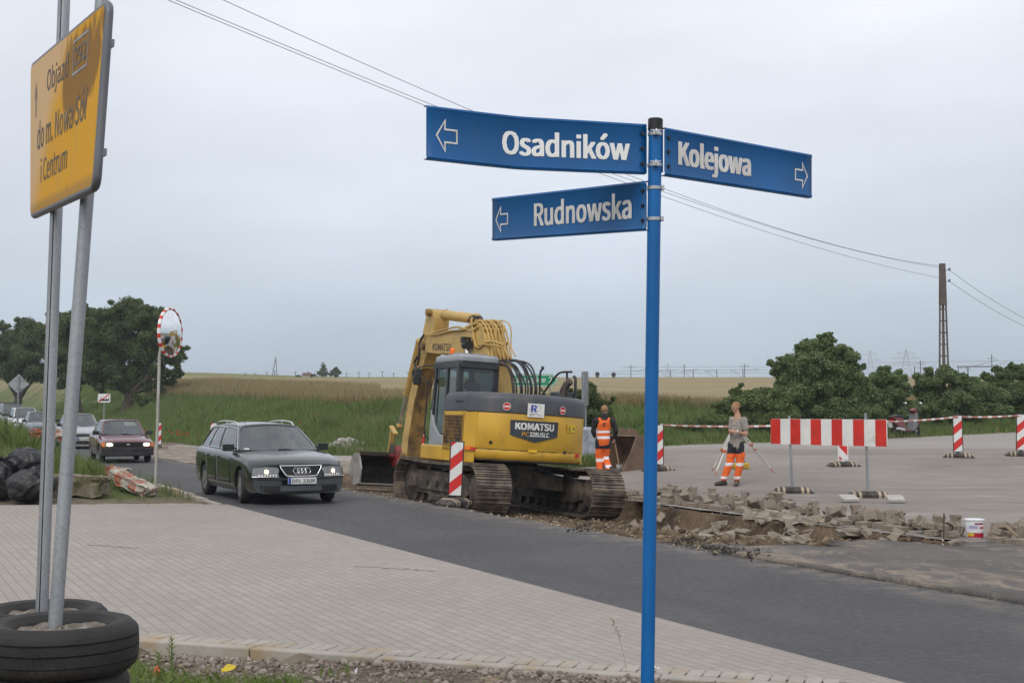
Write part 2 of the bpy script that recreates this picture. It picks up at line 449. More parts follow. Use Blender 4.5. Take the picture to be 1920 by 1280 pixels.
def asphalt():
    t = NT('new_asphalt'); n1 = t.noise(.5, 5, .6); n2 = t.noise(90, 3, .6); n3 = t.noise(14, 5, .65)
    c = t.mix(t.rng(n1, .3, .7), (.055, .055, .059), (.077, .076, .079)); c = t.mix(t.rng(n2, .5, .75, 0, .7), c, (.13, .125, .12))
    c = t.mix(t.rng(n2, .25, .42, .7, 0), c, (.018, .018, .02))
    c = t.mix(t.rng(t.noise(.9, 7, .7, stretch=(1, .35, 1)), .54, .76, 0, .5), c, (.15, .135, .115)); o = t.xyz(); q_ = t.math('ADD', o[0], t.math('MULTIPLY', o[1], .485)); c = t.mix(t.math('MULTIPLY', t.rng(q_, 9.2, 10.3, 0, .8), t.rng(t.noise(3, 7, .7), .4, .65)), c, (.21, .175, .135)); c = t.mix(t.math('MULTIPLY', t.rng(t.math('ABSOLUTE', t.math('SUBTRACT', t.math('PINGPONG', t.math('SUBTRACT', q_, 6.6), 1.85), .75)), .0, .4, .3, 0), t.rng(n1, .3, .6)), c, (.042, .041, .043))
    t.set(col=c, rough=t.rng(n3, .3, .7, .62, .85), spec=.35); t.bump(n2, .55, .012); return t.m
ASPH = asphalt()
ysr = list(np.arange(1, 62, 1.)) + list(np.arange(62, 200, 4.))
ej = lambda y: .06 * math.sin(y * 3.1) + .04 * math.sin(y * 7.7 + 1)
strip('road', lambda y: near(y), lambda y: near(y) + 3.7 + ej(y), np.arange(1, 200, .5), 6, ASPH,
      lambda x, y: .006 * max(0, y - 60) if y < 160 else .6, .25)

def pavers():
    t = NT('block_paving')
    m = t.n('ShaderNodeMapping'); m.inputs['Rotation'].default_value = (0, 0, -math.atan2(.9, -.436)); t.l(t.co, m.inputs[0])
    b = t.n('ShaderNodeTexBrick'); t.l(m.outputs[0], b.inputs[0]); b.offset = .5
    for k, v in (('Scale', 1), ('Mortar Size', .004), ('Mortar Smooth', .25), ('Bias', 0), ('Brick Width', .2), ('Row Height', .1)): b.inputs[k].default_value = v
    b.inputs['Color1'].default_value = (.335, .304, .272, 1); b.inputs['Color2'].default_value = (.385, .35, .316, 1); b.inputs['Mortar'].default_value = (.2, .162, .13, 1)
    n1 = t.noise(.55, 6, .65); n2 = t.noise(55, 4, .6); n3 = t.noise(2.2, 6, .7)
    c = t.mix(t.rng(n1, .35, .7, 0, .5), b.outputs['Color'], (.29, .258, .228)); c = t.mix(t.rng(t.noise(.22, 5, .6, stretch=(1, .5, 1)), .45, .65, 0, .4), c, (.27, .24, .21))
    c = t.mix(t.rng(n2, .4, .7, 0, .35), c, (.25, .22, .2))
    c = t.mix(t.rng(n3, .56, .75, 0, .3), c, (.46, .43, .38))
    o = t.xyz()
    kd = t.math('SUBTRACT', t.math('ADD', o[1], t.math('MULTIPLY', o[0], .36)), 8.97)       # metres behind the kerb
    sx = t.rng(o[0], -2.3, -1.2); 
    f = t.math('MULTIPLY', t.math('MULTIPLY', t.rng(kd, .0, .42, 1, 0), t.rng(t.noise(5, 7, .7), .42, .62)), sx)
    c = t.mix(t.math('MULTIPLY', f, .85), c, (.5, .38, .22))
    # small dark scuffs
    c = t.mix(t.rng(t.noise(1.1, 8, .75, stretch=(.5, 2.4, 1), dist=.6), .70, .78, 0, .6), c, (.13, .1, .08))
    t.set(col=c, rough=.9, spec=.25)
    h = t.math('SUBTRACT', t.math('MULTIPLY', n2, .25), b.outputs['Fac']); t.bump(h, .6, .008); return t.m
PAV = pavers()
kx = lambda x: 10.0 - .36 * (x + 2.85)                 # Y of the kerb's front line
# paving: from the soldier course behind the kerb to the island, left of the road
def pav_mesh():
    mb = MB(); V = []; rows = 40; cols = 24
    for j in range(rows + 1):
        for i in range(cols + 1):
            # parametrize by v along Y between the kerb and the far line, u from -14 to road
            v = j / rows; u = i / cols
            xk0, xk1 = -16.0, 2.37
            xk = xk0 + (xk1 - xk0) * u; yk = kx(xk) + .24
            xf0, xf1 = -16., -5.28
            xf = xf0 + (xf1 - xf0) * u; yf = 23.25 + .95 * S(np.array((xf + 13) / 8.)) 
            V.append((xk + (xf - xk) * v, yk + (float(yf) - yk) * v, .0))
    # snap the right border to the road's edge
    for j in range(rows + 1):
        k = j * (cols + 1) + cols; V[k] = (float(near(V[k][1])) - .004, V[k][1], .0)
    F = [(j * (cols + 1) + i, j * (cols + 1) + i + 1, (j + 1) * (cols + 1) + i + 1, (j + 1) * (cols + 1) + i) for j in range(rows) for i in range(cols)]
    mb.add(V, F); return struct(mb.build('block_paving', PAV, smooth=30))
pav_mesh()
# soldier course and kerb stones along the gravel verge
KERB = M('kerb_concrete', (.37, .34, .30), .9, var=.12, vs=3, bump=.25, bs=60, dirt=(.36, .27, .16), da=(.48, .68), spec=.25)
kd_ = Vector((1, -.36, 0)).normalized(); kn = Vector((.36, 1, 0)).normalized()
mb = MB(); p = Vector((-16, kx(-16), 0))
n = int(19.2 / .108)
for i in range(n):
    c = p + kd_ * (i * .108 + .05) + kn * (.125 + .115)
    if c.x > float(near(c.y)) - .06: break
    mb.box((c.x, c.y, -.03 + rnd.uniform(-.002, .003)), (.098, .2, .07), 0, (0, 0, math.atan2(-.36, 1) + rnd.uniform(-.01, .01)))
struct(mb.build('soldier_course', KERB, bevel=.006, bseg=1))
mb = MB(); i = 0
while True:
    c = p + kd_ * (i * 1.0 + .5) + kn * .06
    if c.x > 2.2: break
    mb.box((c.x, c.y, -.095 + rnd.uniform(-.004, .004)), (.99, .11, .2), 0, (0, 0, math.atan2(-.36, 1) + rnd.uniform(-.004, .004))); i += 1
struct(mb.build('kerb', KERB, bevel=.012))
# kerb along the road past the island
mb = MB(); y = 24.4
while y < 70:
    dzk = -.02 - .06 * max(0, min(1, (27 - y) / 2.5)); a = Vector((float(near(y)) - .09, y, dzk)); b = Vector((float(near(y + .98)) - .09, y + .98, dzk)); mb.bar(a, b, .12, .16, 0); y += 1.0
struct(mb.build('road_kerb', KERB, bevel=.01, bseg=1))
mb = MB(); xs = np.linspace(-16, -5.6, 12)
for i in range(11):
    ya, yb = [23.3 + .95 * float(S(np.array((x + 13) / 8.))) for x in (xs[i], xs[i + 1])]
    mb.bar((xs[i], ya, -.04), (xs[i + 1] - .01, yb, -.04), .08, .1, 0)
struct(mb.build('island_kerb', KERB, bevel=.008, bseg=1))

# old surface right of the trench, rising to the back
def plaza_mat():
    t = NT('old_paving'); n1 = t.noise(.25, 6, .6); n2 = t.noise(70, 4, .6); n3 = t.noise(1.2, 8, .7, stretch=(.35, 1, 1), dist=.8)
    c = t.mix(t.rng(n1, .3, .7), (.225, .2, .178), (.29, .26, .233)); c = t.mix(t.rng(n2, .45, .75, 0, .4), c, (.15, .135, .12))
    c = t.mix(t.rng(n3, .52, .70, 0, .65), c, (.36, .325, .288)); c = t.mix(t.rng(n3, .3, .45, .7, 0), c, (.165, .146, .128)); tr_ = t.noise(.55, 4, .5, stretch=(.12, 1.6, 1), dist=.5); c = t.mix(t.rng(tr_, .54, .62, 0, .4), c, (.16, .143, .127)); c = t.mix(t.rng(t.noise(2.6, 8, .75), .62, .72, 0, .6), c, (.34, .29, .23))
    o = t.xyz(); far = t.rng(o[1], 38, 42)
    c = t.mix(t.math('MULTIPLY', far, .55), c, (.36, .34, .315))
    c = t.mix(t.rng(t.noise(.6, 5, .6), .66, .74, 0, .5), c, (.42, .36, .28))
    t.set(col=c, rough=.92, spec=.2); t.bump(n2, .4, .01); return t.m
PLZ = plaza_mat()
yy = lambda x: float(np.interp(x, EX, EY))
mb = MB(); xs_ = None
def plz_left(y): return float(near(y)) + (7.72 + .05 * math.sin(y * 9) if y < 24.2 else 7.72 + 1.6 * float(S(np.array((y - 24.2) / 1.2))))
def plz_right(y):
    return 44.
ysp = np.concatenate([np.arange(3, 36.2, .1), [36.2, 36.21], np.arange(36.3, 75, .25)])
def plz_l(y): return plz_left(y) if y < 36.205 else float(near(y)) + 3.75
plx = np.minimum.accumulate(np.array([plz_l(y) for y in ysp]))
mbp = MB(); xs_ = np.concatenate([np.arange(-16, 9, .2), np.arange(9, 44, .6)]); nv = 40; o_ = 0
for x in xs_:
    y0 = 3. if x > plx[0] else float(np.interp(-x, -plx, ysp)); y1 = float(np.interp(x, EX, EY)) + .2 + .2 * math.sin(x * 2.1) + .1 * math.sin(x * 5)
    for j in range(nv + 1):
        y = y0 + (max(y1, y0 + .01) - y0) * j / nv; mbp.v.append((x, y, float(plaza(x, y))))
for i in range(len(xs_) - 1):
    for j in range(nv): mbp.f.append([i * (nv + 1) + j, (i + 1) * (nv + 1) + j, (i + 1) * (nv + 1) + j + 1, i * (nv + 1) + j + 1]); mbp.m.append(0)
struct(mbp.build('square', PLZ, smooth=30))

# old asphalt left standing in front of the trench
def old_asph():
    t = NT('old_asphalt'); n1 = t.noise(.7, 6, .65); n2 = t.noise(60, 4, .6); n3 = t.noise(1.6, 8, .75, stretch=(1, .6, 1), dist=1)
    c = t.mix(t.rng(n1, .3, .7), (.095, .09, .085), (.14, .13, .12)); c = t.mix(t.rng(n2, .5, .7, 0, .6), c, (.2, .18, .16))
    c = t.mix(t.rng(n3, .5, .62, 0, .85), c, (.27, .225, .175)); c = t.mix(t.rng(t.noise(.8, 7, .7), .55, .66, 0, .7), c, (.17, .145, .12)); c = t.mix(t.rng(n3, .3, .42, .6, 0), c, (.055, .045, .038))
    t.set(col=c, rough=.93, spec=.2); t.bump(n2, .5, .015); return t.m
OAS = old_asph()
mb = MB(); V = []; ys2 = np.arange(3, 18.6, .25); n = 18
for y in ys2:
    for i in range(n + 1):
        q_ = 3.66 + (7.7 - 3.66) * i / n; x = float(near(y)) + q_
        V.append((x, y, -.018 + .012 * float(wob(x, y, 2.5)) * min(1, (q_ - 3.6))))
for j in range(len(ys2) - 1):
    for i in range(n):
        q_ = 3.66 + (7.7 - 3.66) * (i + .5) / n; lim = 15.2 + .25 * q_ + .35 * math.sin(q_ * 3.3) + .2 * math.sin(q_ * 8)
        if ys2[j] > lim: continue
        mb.f.append([j * (n + 1) + i, j * (n + 1) + i + 1, (j + 1) * (n + 1) + i + 1, (j + 1) * (n + 1) + i]); mb.m.append(0)
mb.v = V; struct(mb.build('old_road', OAS, smooth=30, weld=.0001, solid=.06))
me_ = None

# trench floor
def trench_z(q_, y):
    x = near(y) + q_
    qr = 7.66 + 1.62 * S((y - 24.2) / 1.2)
    lim = 15.3 + .25 * q_ + .35 * np.sin(q_ * 3.3) + .2 * np.sin(q_ * 8)
    a = S((q_ - 3.66) / .35) * S((qr - q_) / (.32 + .22 * np.sin(y * 2.7) * np.sin(y * 6.1 + 1))) * S((y - lim + .2) / .9) * S((35.9 - y) / .4)
    d = .2 + .062 * (q_ - 4.6) * S((y - 20) / 3) + .06 * S((23 - y) / 3)
    rough = (.06 * wob(x, y, 2.9) + .035 * wob(x + .3 * y, y, 7.3) + .02 * wob(x, y + x, 14)) * (.3 + .7 * S((24.2 - y) / 1.5)) + .012 * wob(x, y, 23)
    mound = .24 * np.exp(-(((x - 3.0) / 1.3) ** 2 + ((y - 17.7) / .7) ** 2)) + .26 * np.exp(-(((x - 4.6) / .7) ** 2 + ((y - 17.4) / .55) ** 2)) + .14 * np.exp(-(((x - .9) / 1.3) ** 2 + ((y - 19.7) / .5) ** 2))
    return -.03 - d * a + rough * np.minimum(a + .15, 1) + mound * a
def dirt_mat():
    t = NT('dug_soil'); n1 = t.noise(.9, 7, .65); n2 = t.noise(7, 8, .7); n3 = t.noise(45, 4, .6)
    c = t.mix(t.rng(n1, .35, .65), (.05, .035, .025), (.15, .108, .07)); c = t.mix(t.rng(n2, .52, .7, 0, .7), c, (.26, .195, .125)); o = t.xyz(); q_ = t.math('ADD', o[0], t.math('MULTIPLY', o[1], .485)); c = t.mix(t.math('MULTIPLY', t.rng(q_, 10.5, 11.9, 1, 0), t.rng(n1, .4, .55)), c, (.4, .32, .215))
    c = t.mix(t.rng(n2, .3, .42, .8, 0), c, (.035, .026, .02)); c = t.mix(t.rng(n3, .6, .72, 0, .7), c, (.38, .35, .3))
    t.set(col=c, rough=.97, spec=.12); t.bump(n2, .8, .05); return t.m
DIRT = dirt_mat()
qs = np.arange(3.5, 9.5, .06); ys = np.arange(15.2, 36.4, .1)
Q, YY = np.meshgrid(qs, ys); XX = near(YY) + Q; ZZ = trench_z(Q, YY)
ny, nx = XX.shape; idx = np.arange(nx * ny).reshape(ny, nx)
Fz = np.stack([idx[:-1, :-1], idx[:-1, 1:], idx[1:, 1:], idx[1:, :-1]], -1).reshape(-1, 4)
lim = 15.3 + .25 * Q + .35 * np.sin(Q * 3.3) + .2 * np.sin(Q * 8)
keep = ((Q < 7.72 + 1.6 * S((YY - 24.2) / 1.2)) & (YY > lim - .5))[:-1, :-1].ravel()
struct(link_mesh('trench', fast_mesh('trench', np.stack([XX, YY, ZZ], -1).reshape(-1, 3), Fz[keep], DIRT, smooth=True)))
# earth shoulder between the road and the bank, left of the trench
SHO = M('gravel_shoulder', (.2, .165, .13), .95, var=.3, vs=1.2, bump=.5, bs=25, dirt=(.34, .3, .25), da=(.48, .6), ds=3, spec=.15)
strip('shoulder', lambda y: near(y) + 3.7, lambda y: min(float(near(y)) + 9.5, float(np.interp(y, [34, 37, 60], [9.4, 9.6, 8.2])) + float(near(y))), np.arange(36.0, 62, .5), 10, SHO,
      lambda x, y: .012 + float(plaza(x, y)) + .02 * float(wob(x, y, 2)), .1)

# ================================================================== GREENERY
def leaf_mat(name, c1, c2, c3=None, trans=.25, ns=.5):
    t = NT(name); g = t.n('ShaderNodeNewGeometry').outputs['Random Per Island']; n = t.noise(ns, 4, .6)
    c = t.mix(g, c1, c2); c = t.mix(t.rng(n, .35, .65, 0, .6), c, c3 or c1)
    t.set(col=c, rough=.6, spec=.3)
    tr_ = t.n('ShaderNodeBsdfTranslucent'); t.l(c, tr_.inputs[0]); ms = t.n('ShaderNodeMixShader'); ms.inputs[0].default_value = trans
    t.l(t.b.outputs[0], ms.inputs[1]); t.l(tr_.outputs[0], ms.inputs[2]); t.l(ms.outputs[0], t.o.inputs[0]); return t.m
GR_M = leaf_mat('mound_grass', (.115, .19, .045), (.225, .31, .09), (.19, .225, .08), .45, .6)
LEAF_D = leaf_mat('dark_leaves', (.062, .1, .036), (.15, .205, .075), (.09, .13, .046))
LEAF_M = leaf_mat('green_leaves', (.09, .145, .055), (.22, .285, .12), (.13, .19, .075))
LEAF_L = leaf_mat('light_leaves', (.085, .135, .045), (.2, .255, .095), (.13, .17, .065))
BARK = M('bark', (.07, .055, .042), .95, var=.35, vs=8, bump=.6, bs=20)
GR_A = leaf_mat('bank_grass', (.105, .19, .045), (.22, .31, .095), (.21, .25, .10), .45, .35)
GR_B = leaf_mat('dry_stalks', (.2, .165, .08), (.3, .25, .13), (.23, .19, .1), .3, .5)
WHEAT = leaf_mat('wheat_ears', (.28, .22, .11), (.39, .32, .175), (.3, .245, .125), .25, .2)

def foliage(name, clumps, n, size, mat, parent, seed=0, flat=.25, shell=.55):
    r = np.random.RandomState(seed); kids = []
    for c in clumps:
        for _ in range(7):
            d = r.normal(size=3); d /= np.linalg.norm(d); d[2] = abs(d[2]) * .8 if r.rand() < .6 else d[2]; rr = c[3] * r.uniform(.16, .46)
            kids.append((c[0] + d[0] * c[3] * (q_ := r.uniform(.7, 1.22)), c[1] + d[1] * c[3] * q_, c[2] + d[2] * c[3] * .85 * q_, rr, .8))
    clumps = [(c[0], c[1], c[2], c[3] * .8, .8) for c in clumps] + kids; n = int(n * 2.9); size = size * .5
    C = np.array([c[:3] for c in clumps], float); Rr = np.array([c[3] for c in clumps], float)
    Sz = np.array([c[4] if len(c) > 4 else .8 for c in clumps], float)
    w = Rr ** 2.0; w /= w.sum(); k = r.choice(len(C), n, p=w)
    d = r.normal(size=(n, 3)); d /= np.linalg.norm(d, axis=1)[:, None]
    rad = Rr[k] * np.where(r.rand(n) < .72, 1 - shell * r.rand(n) ** 1.6, r.rand(n) ** .5)
    rad *= 1 + .16 * np.sin(d[:, 0] * 7 + k) * np.sin(d[:, 1] * 6 + 2 * k) + .1 * r.normal(size=n)
    P = C[k] + d * rad[:, None] * np.stack([np.ones(n), np.ones(n), Sz[k]], 1)
    nn = d * .7 + r.normal(size=(n, 3)) * .7 + np.array([0, 0, flat]); nn /= np.linalg.norm(nn, axis=1)[:, None]
    t1 = np.cross(nn, r.normal(size=(n, 3))); t1 /= np.linalg.norm(t1, axis=1)[:, None] + 1e-9; t2 = np.cross(nn, t1)
    s = size * (.55 + .9 * r.rand(n))[:, None]
    V = np.stack([P - t1 * s, P + t2 * s * .5 - nn * s * .12, P + t1 * s, P - t2 * s * .5 - nn * s * .12], 1).reshape(-1, 3)
    return link_mesh(name, fast_mesh(name, V, np.arange(n * 4).reshape(n, 4), mat), parent)
def limbs(name, base, clumps, r0, parent, seed=0, fork=.35):
    r = random.Random(seed); mb = MB(); base = Vector(base)
    zc = sum(c[2] for c in clumps) / len(clumps); cx_ = sum(c[0] for c in clumps) / len(clumps); cy_ = sum(c[1] for c in clumps) / len(clumps)
    f = base + (Vector((cx_, cy_, zc)) - base) * fork
    mb.tube([base - Vector((0, 0, .3)), base.lerp(f, .1), base.lerp(f, .5) + Vector((r.uniform(-.1, .1) * r0, 0, 0)), f], [r0 * 1.5, r0 * 1.1, r0 * .9, r0 * .8], 9)
    for c in clumps:
        t = Vector(c[:3]); m = f.lerp(t, .5) + Vector((r.uniform(-.2, .2), r.uniform(-.2, .2), r.uniform(-.1, .3))) * c[3] * .6
        mb.tube([f - (f - base) * .12, f.lerp(m, .5), m, t], [r0 * .55, r0 * .42, r0 * .3, r0 * .1], 6)
    return mb.build(name, BARK, parent, smooth=60)
def clump_crown(w, h, z0, n, seed, top=1.0, base=.75):
    """clumps filling an uneven dome of width w and height h above z0"""
    r = random.Random(seed); out = []
    for i in range(n):
        t = (i + .5) / n; z = z0 + h * (.1 + .85 * t)
        prof = math.sin(math.pi * min(1, (.22 + .78 * t) ** .8)) ** .6 if top else 1
        rad = w / 2 * max(.12, prof) * (.35 + .6 * r.random())
        an = i * 2.4 + r.uniform(-.5, .5)
        out.append((rad * math.cos(an), rad * math.sin(an), z, w * r.uniform(.12, .2), r.uniform(.65, .9)))
    return out
def tree(label, px, Yd, top_px, w_px, seed, leaves=16000, size=.16, mat=None, base_r=None, z0=.22, group=None, cat='tree', name='tree', n=18, clumps=None, basez=None, fork=.35):
    g = float(H(0 if False else (px - 960) / FPX * Yd, Yd)) if basez is None else basez
    b = at(px, 700, Yd); b.z = g; k = Yd / FPX
    h = at(px, top_px, Yd).z - g; w = w_px * k
    t = thing(name, label, cat, b, rnd.uniform(0, 6) if clumps is None else 0, group)
    cl = clumps or clump_crown(w, h * (1 - z0), h * z0, n, seed)
    limbs('trunk', (0, 0, 0), cl, base_r or h * .028, t, seed, fork)
    foliage('crown', cl, leaves, size, mat or LEAF_M, t, seed)
    return t
def pcl(Yd, base, items):
    """clumps given in pixels (u, v, radius, depth offset)"""
    o = []
    for it in items:
        u, v, r = it[:3]; dy = it[3] if len(it) > 3 else rnd.uniform(-.6, .6) * r * Yd / FPX
        p = at(u, v, Yd + dy) - base; o.append((p.x, p.y, p.z, r * (Yd + dy) / FPX, .85))
    return o
def ptree(label, px, Yd, items, leaves, size, mat, base_v=None, r0=.15, name='tree', cat='tree', group=None, seed=1, fork=.35, bz=None):
    b = at(px, 700, Yd); b.z = float(H(b.x, Yd)) if bz is None else bz
    t = thing(name, label, cat, b, 0, group); cl = pcl(Yd, b, items)
    limbs('trunk', (0, 0, 0), cl, r0, t, seed, fork); foliage('crown', cl, leaves, size, mat, t, seed); return t

# the trees at the left, beyond the road
ptree('round dark green tree with a forked trunk, behind the round traffic mirror', 240, 101,
      [(200, 620, 42), (245, 600, 40), (285, 610, 34), (225, 655, 42), (275, 660, 40), (310, 640, 30), (180, 660, 34), (205, 690, 32), (325, 672, 22), (255, 695, 28), (330, 700, 15), (300, 700, 22), (215, 716, 24), (262, 716, 22), (238, 708, 28), (188, 722, 18), (296, 722, 13), (175, 712, 18), (215, 588, 22), (265, 582, 18),
       (190, 590, 16), (335, 655, 14), (165, 690, 22), (322, 716, 11), (300, 590, 14)], 52000, 0.151, LEAF_D, r0=.42, seed=11, group='trees beyond the road', fork=.3)
ptree('dark green tree behind the two galvanised sign posts, its trunk hidden', 148, 115,
      [(120, 612, 36), (160, 600, 32), (140, 650, 40), (110, 665, 34), (170, 690, 30), (130, 700, 30), (150, 585, 16), (105, 590, 12), (100, 640, 22), (135, 730, 14)], 34000, 0.173, LEAF_D, r0=.45, seed=12, group='trees beyond the road')
ptree('lower dark green tree at the left border, above the diamond sign', 35, 128,
      [(20, 640, 34), (60, 632, 32), (0, 665, 36), (45, 670, 38), (85, 655, 28), (15, 695, 30), (70, 700, 26), (-40, 660, 36), (40, 612, 16), (72, 612, 13), (5, 612, 12), (90, 690, 20)], 34000, 0.187, LEAF_D, r0=.45, seed=13, group='trees beyond the road')
ptree('small dark bush under the round tree beside the road bank', 268, 97, [(262, 746, 9), (272, 750, 8), (282, 747, 7), (255, 750, 6), (268, 754, 8)], 3000, 0.101, LEAF_D, r0=.04, name='bush', cat='bush', seed=3)
# bushes behind the square at the right
BG = 'bushes along the back of the square'
ptree('tallest bushy tree behind the striped barrier board, with an uneven pointed top', 1545, 49.5,
      [(1545, 665, 34), (1510, 690, 38), (1580, 690, 32), (1550, 720, 44), (1500, 735, 36), (1600, 735, 30), (1468, 700, 20), (1455, 685, 12), (1470, 735, 26), (1548, 640, 18), (1520, 652, 18), (1585, 660, 18), (1552, 628, 8), (1500, 655, 13),
       (1608, 690, 12), (1520, 770, 40), (1570, 775, 40), (1445, 680, 7), (1462, 672, 6), (1605, 775, 24)], 52000, 0.094, LEAF_M, r0=.14, seed=21, name='tree', group=BG)
ptree('low rounded bush left of the tall bushy tree, above the man in the grey shirt', 1405, 46.5,
      [(1375, 760, 26), (1415, 752, 26), (1450, 760, 28), (1395, 785, 30), (1440, 790, 32), (1350, 785, 20), (1380, 738, 12), (1430, 735, 14), (1475, 780, 26), (1475, 745, 16), (1388, 722, 5), (1350, 760, 12), (1480, 805, 22)], 30000, 0.079, LEAF_L, r0=.08, seed=22, name='bush', cat='bush', group=BG)
ptree('bush between the tall bushy tree and the concrete pole, behind the parked scooter', 1655, 52.5,
      [(1650, 710, 24), (1680, 712, 20), (1630, 740, 28), (1670, 745, 30), (1640, 775, 30), (1690, 775, 28), (1660, 692, 10), (1622, 716, 14), (1692, 735, 18)], 26000, 0.086, LEAF_M, r0=.09, seed=23, name='bush', cat='bush', group=BG)
ptree('broad bush at the foot of the concrete pole', 1775, 54,
      [(1735, 715, 22), (1770, 705, 20), (1800, 715, 20), (1745, 745, 30), (1790, 745, 32), (1830, 730, 24), (1720, 770, 26), (1770, 775, 32), (1825, 770, 32), (1865, 745, 22), (1850, 725, 14), (1742, 695, 9), (1775, 688, 8), (1875, 770, 22), (1885, 740, 10)], 40000, 0.086, LEAF_M, r0=.1, seed=24, name='bush', cat='bush', group=BG)
ptree('darkest spreading tree at the right border, behind the bushes', 1905, 58,
      [(1885, 705, 20), (1915, 698, 22), (1860, 715, 14), (1895, 735, 30), (1930, 735, 30), (1845, 705, 8), (1905, 765, 30), (1940, 700, 24), (1868, 693, 8), (1895, 686, 7), (1945, 775, 26)], 28000, 0.108, LEAF_D, r0=.16, seed=25, name='tree', group=BG)
ptree('dark shrub behind the excavator, beside the worker in the orange vest', 1085, 41,
      [(1075, 750, 26), (1105, 745, 24), (1060, 770, 24), (1095, 780, 30), (1120, 765, 22), (1130, 790, 22), (1060, 735, 12), (1108, 727, 12), (1135, 775, 14), (1060, 800, 24), (1110, 810, 26), (1150, 748, 5), (1143, 755, 5)], 24000, 0.065, LEAF_D, r0=.06, seed=26, name='bush', cat='bush', group=BG)
ptree('thin low scrub at the foot of the bank, right of the blue post', 1290, 46,
      [(1265, 800, 12), (1300, 795, 15), (1335, 790, 20), (1330, 810, 16), (1280, 815, 12), (1255, 815, 10), (1365, 800, 22), (1400, 810, 22)], 18000, 0.065, LEAF_L, r0=.03, seed=27, name='bush', cat='bush', group=BG)
# far trees and farm on the skyline
tree('tiny pointed spruce on the skyline', 605, 300, 688, 11, 5, 1200, .32, LEAF_D, group='trees on the skyline', clumps=[(0, 0, .9, 1.0, .8), (0, 0, 1.7, .75, .9), (.1, 0, 2.5, .45, 1), (0, 0, 3.1, .22, 1.3), (.5, .2, .7, .6, .8), (-.5, .1, .8, .6, .8)])
ptree('tiny round tree on the skyline, right of the spruce', 629, 300, [(624, 697, 5), (632, 696, 5), (629, 692, 4.5), (637, 699, 3.5), (620, 702, 4), (630, 703, 5)], 3000, 0.252, LEAF_D, r0=.2, seed=8, group='trees on the skyline')
ptree('tiny low bush by the far farmhouse', 587, 300, [(585, 704, 3), (590, 703, 3), (561, 705, 3), (556, 705, 2.5)], 1000, 0.216, LEAF_D, r0=.1, seed=9, name='bush', cat='bush')

def blades(name, n, region, h, w, mats, seed, mat_p=(1.,), lean=.35, zoff=-.03, hfun=None, zfun=None):
    r = np.random.RandomState(seed); x, y = region(r, n); n = len(x)
    z = (zfun or H)(x, y) + zoff; hh = h[0] + (h[1] - h[0]) * r.rand(n) ** 1.5
    if hfun is not None: hh = hh * hfun(x, y)
    an = r.rand(n) * 2 * np.pi; ww = w * (.6 + .8 * r.rand(n)); la = r.rand(n) * 2 * np.pi; ll = lean * hh * r.rand(n)
    b = np.stack([x, y, z], 1); s = np.stack([np.cos(an) * ww, np.sin(an) * ww, np.zeros(n)], 1)
    mid = b + np.stack([np.cos(la) * ll * .35, np.sin(la) * ll * .35, hh * .6], 1)
    tip = b + np.stack([np.cos(la) * ll, np.sin(la) * ll, hh], 1)
    V = np.stack([b - s, b + s, mid + s * .7, tip, mid - s * .7], 1).reshape(-1, 3)
    mi = r.choice(len(mat_p), n, p=mat_p)
    return link_mesh(name, fast_mesh(name, V, np.arange(n * 5).reshape(n, 5), mats, mi))
def bank_region(r, n):
    x = r.uniform(-26, 26, n * 2); e = r.uniform(-.1, 8.5, n * 2) ; m = np.interp(x + 1, EX, EY) - np.interp(x - 1, EX, EY)
    y = np.interp(x, EX, EY) + e * np.sqrt(1 + (m / 2) ** 2)
    k = (np.abs(x / y) < .42) & (wob(x, y, .6) + .8 * r.normal(size=len(x)) * .5 > -.55); return x[k][:n], y[k][:n]
stuff(blades('bank_grass', 230000, bank_region, (.10, .5), .011, [GR_A, GR_B], 31, (.9, .1), .5,
             hfun=lambda x, y: .55 + .6 * np.clip(wob(x, y, 1.1) + .5, 0, 1.2)))['label'] = 'long green grass on the road bank'
def bank_left(r, n):
    x = r.uniform(-52, -17, n * 2); e = r.uniform(-.5, 12, n * 2); m = np.interp(x + 1, EX, EY) - np.interp(x - 1, EX, EY)
    y = np.interp(x, EX, EY) + e * np.sqrt(1 + (m / 2) ** 2); return x[:n], y[:n]
stuff(blades('verge_grass', 90000, bank_left, (.12, .45), .018, [GR_A, GR_B], 37, (.93, .07), .5))
def wheat_region(r, n):
    x = r.uniform(-34, 30, n); e = 7 + 16 * r.rand(n) ** 1.7; m = np.interp(x + 1, EX, EY) - np.interp(x - 1, EX, EY)
    return x, np.interp(x, EX, EY) + e * np.sqrt(1 + (m / 2) ** 2)
stuff(blades('wheat', 110000, wheat_region, (.4, .75), .016, [WHEAT], 32, (1.,), .25))
def mound_region(r, n):
    y = 24.9 + 33 * r.rand(n * 2) ** 1.5; q_ = -.35 - 9 * r.rand(n * 2) ** 1.2; x = near(y) + q_
    k = (wob(x, y, 2.1) + .7 * r.normal(size=n * 2) > -.7) & ~((y < 26.6) & (r.rand(n * 2) < .8)) & ~((y < 32) & (q_ > -1.7) & (r.rand(n * 2) < .85)) & ~((y < 25.4) & (x < -7.4)); return x[k][:n], y[k][:n]
stuff(blades('tall_grass', 120000, mound_region, (.1, .5), .0055, [GR_M, GR_B], 33, (.87, .13), .6,
             hfun=lambda x, y: (.45 + .75 * np.clip(wob(x, y, 1.7) + .5, 0, 1.2)) * (.4 + .6 * S((y - 24.5) / 3)) * (1 - .55 * S((y - 42) / 10))))
def patch_region(r, n):
    a = r.uniform(980, 1150, n); y = r.uniform(35.2, 42.8, n); x = (a - 960) / FPX * y; return x, y
stuff(blades('weed_patch', 14000, patch_region, (.12, .42), .012, [GR_A, GR_B], 34, (.85, .15), .6, zoff=.0, zfun=plaza))
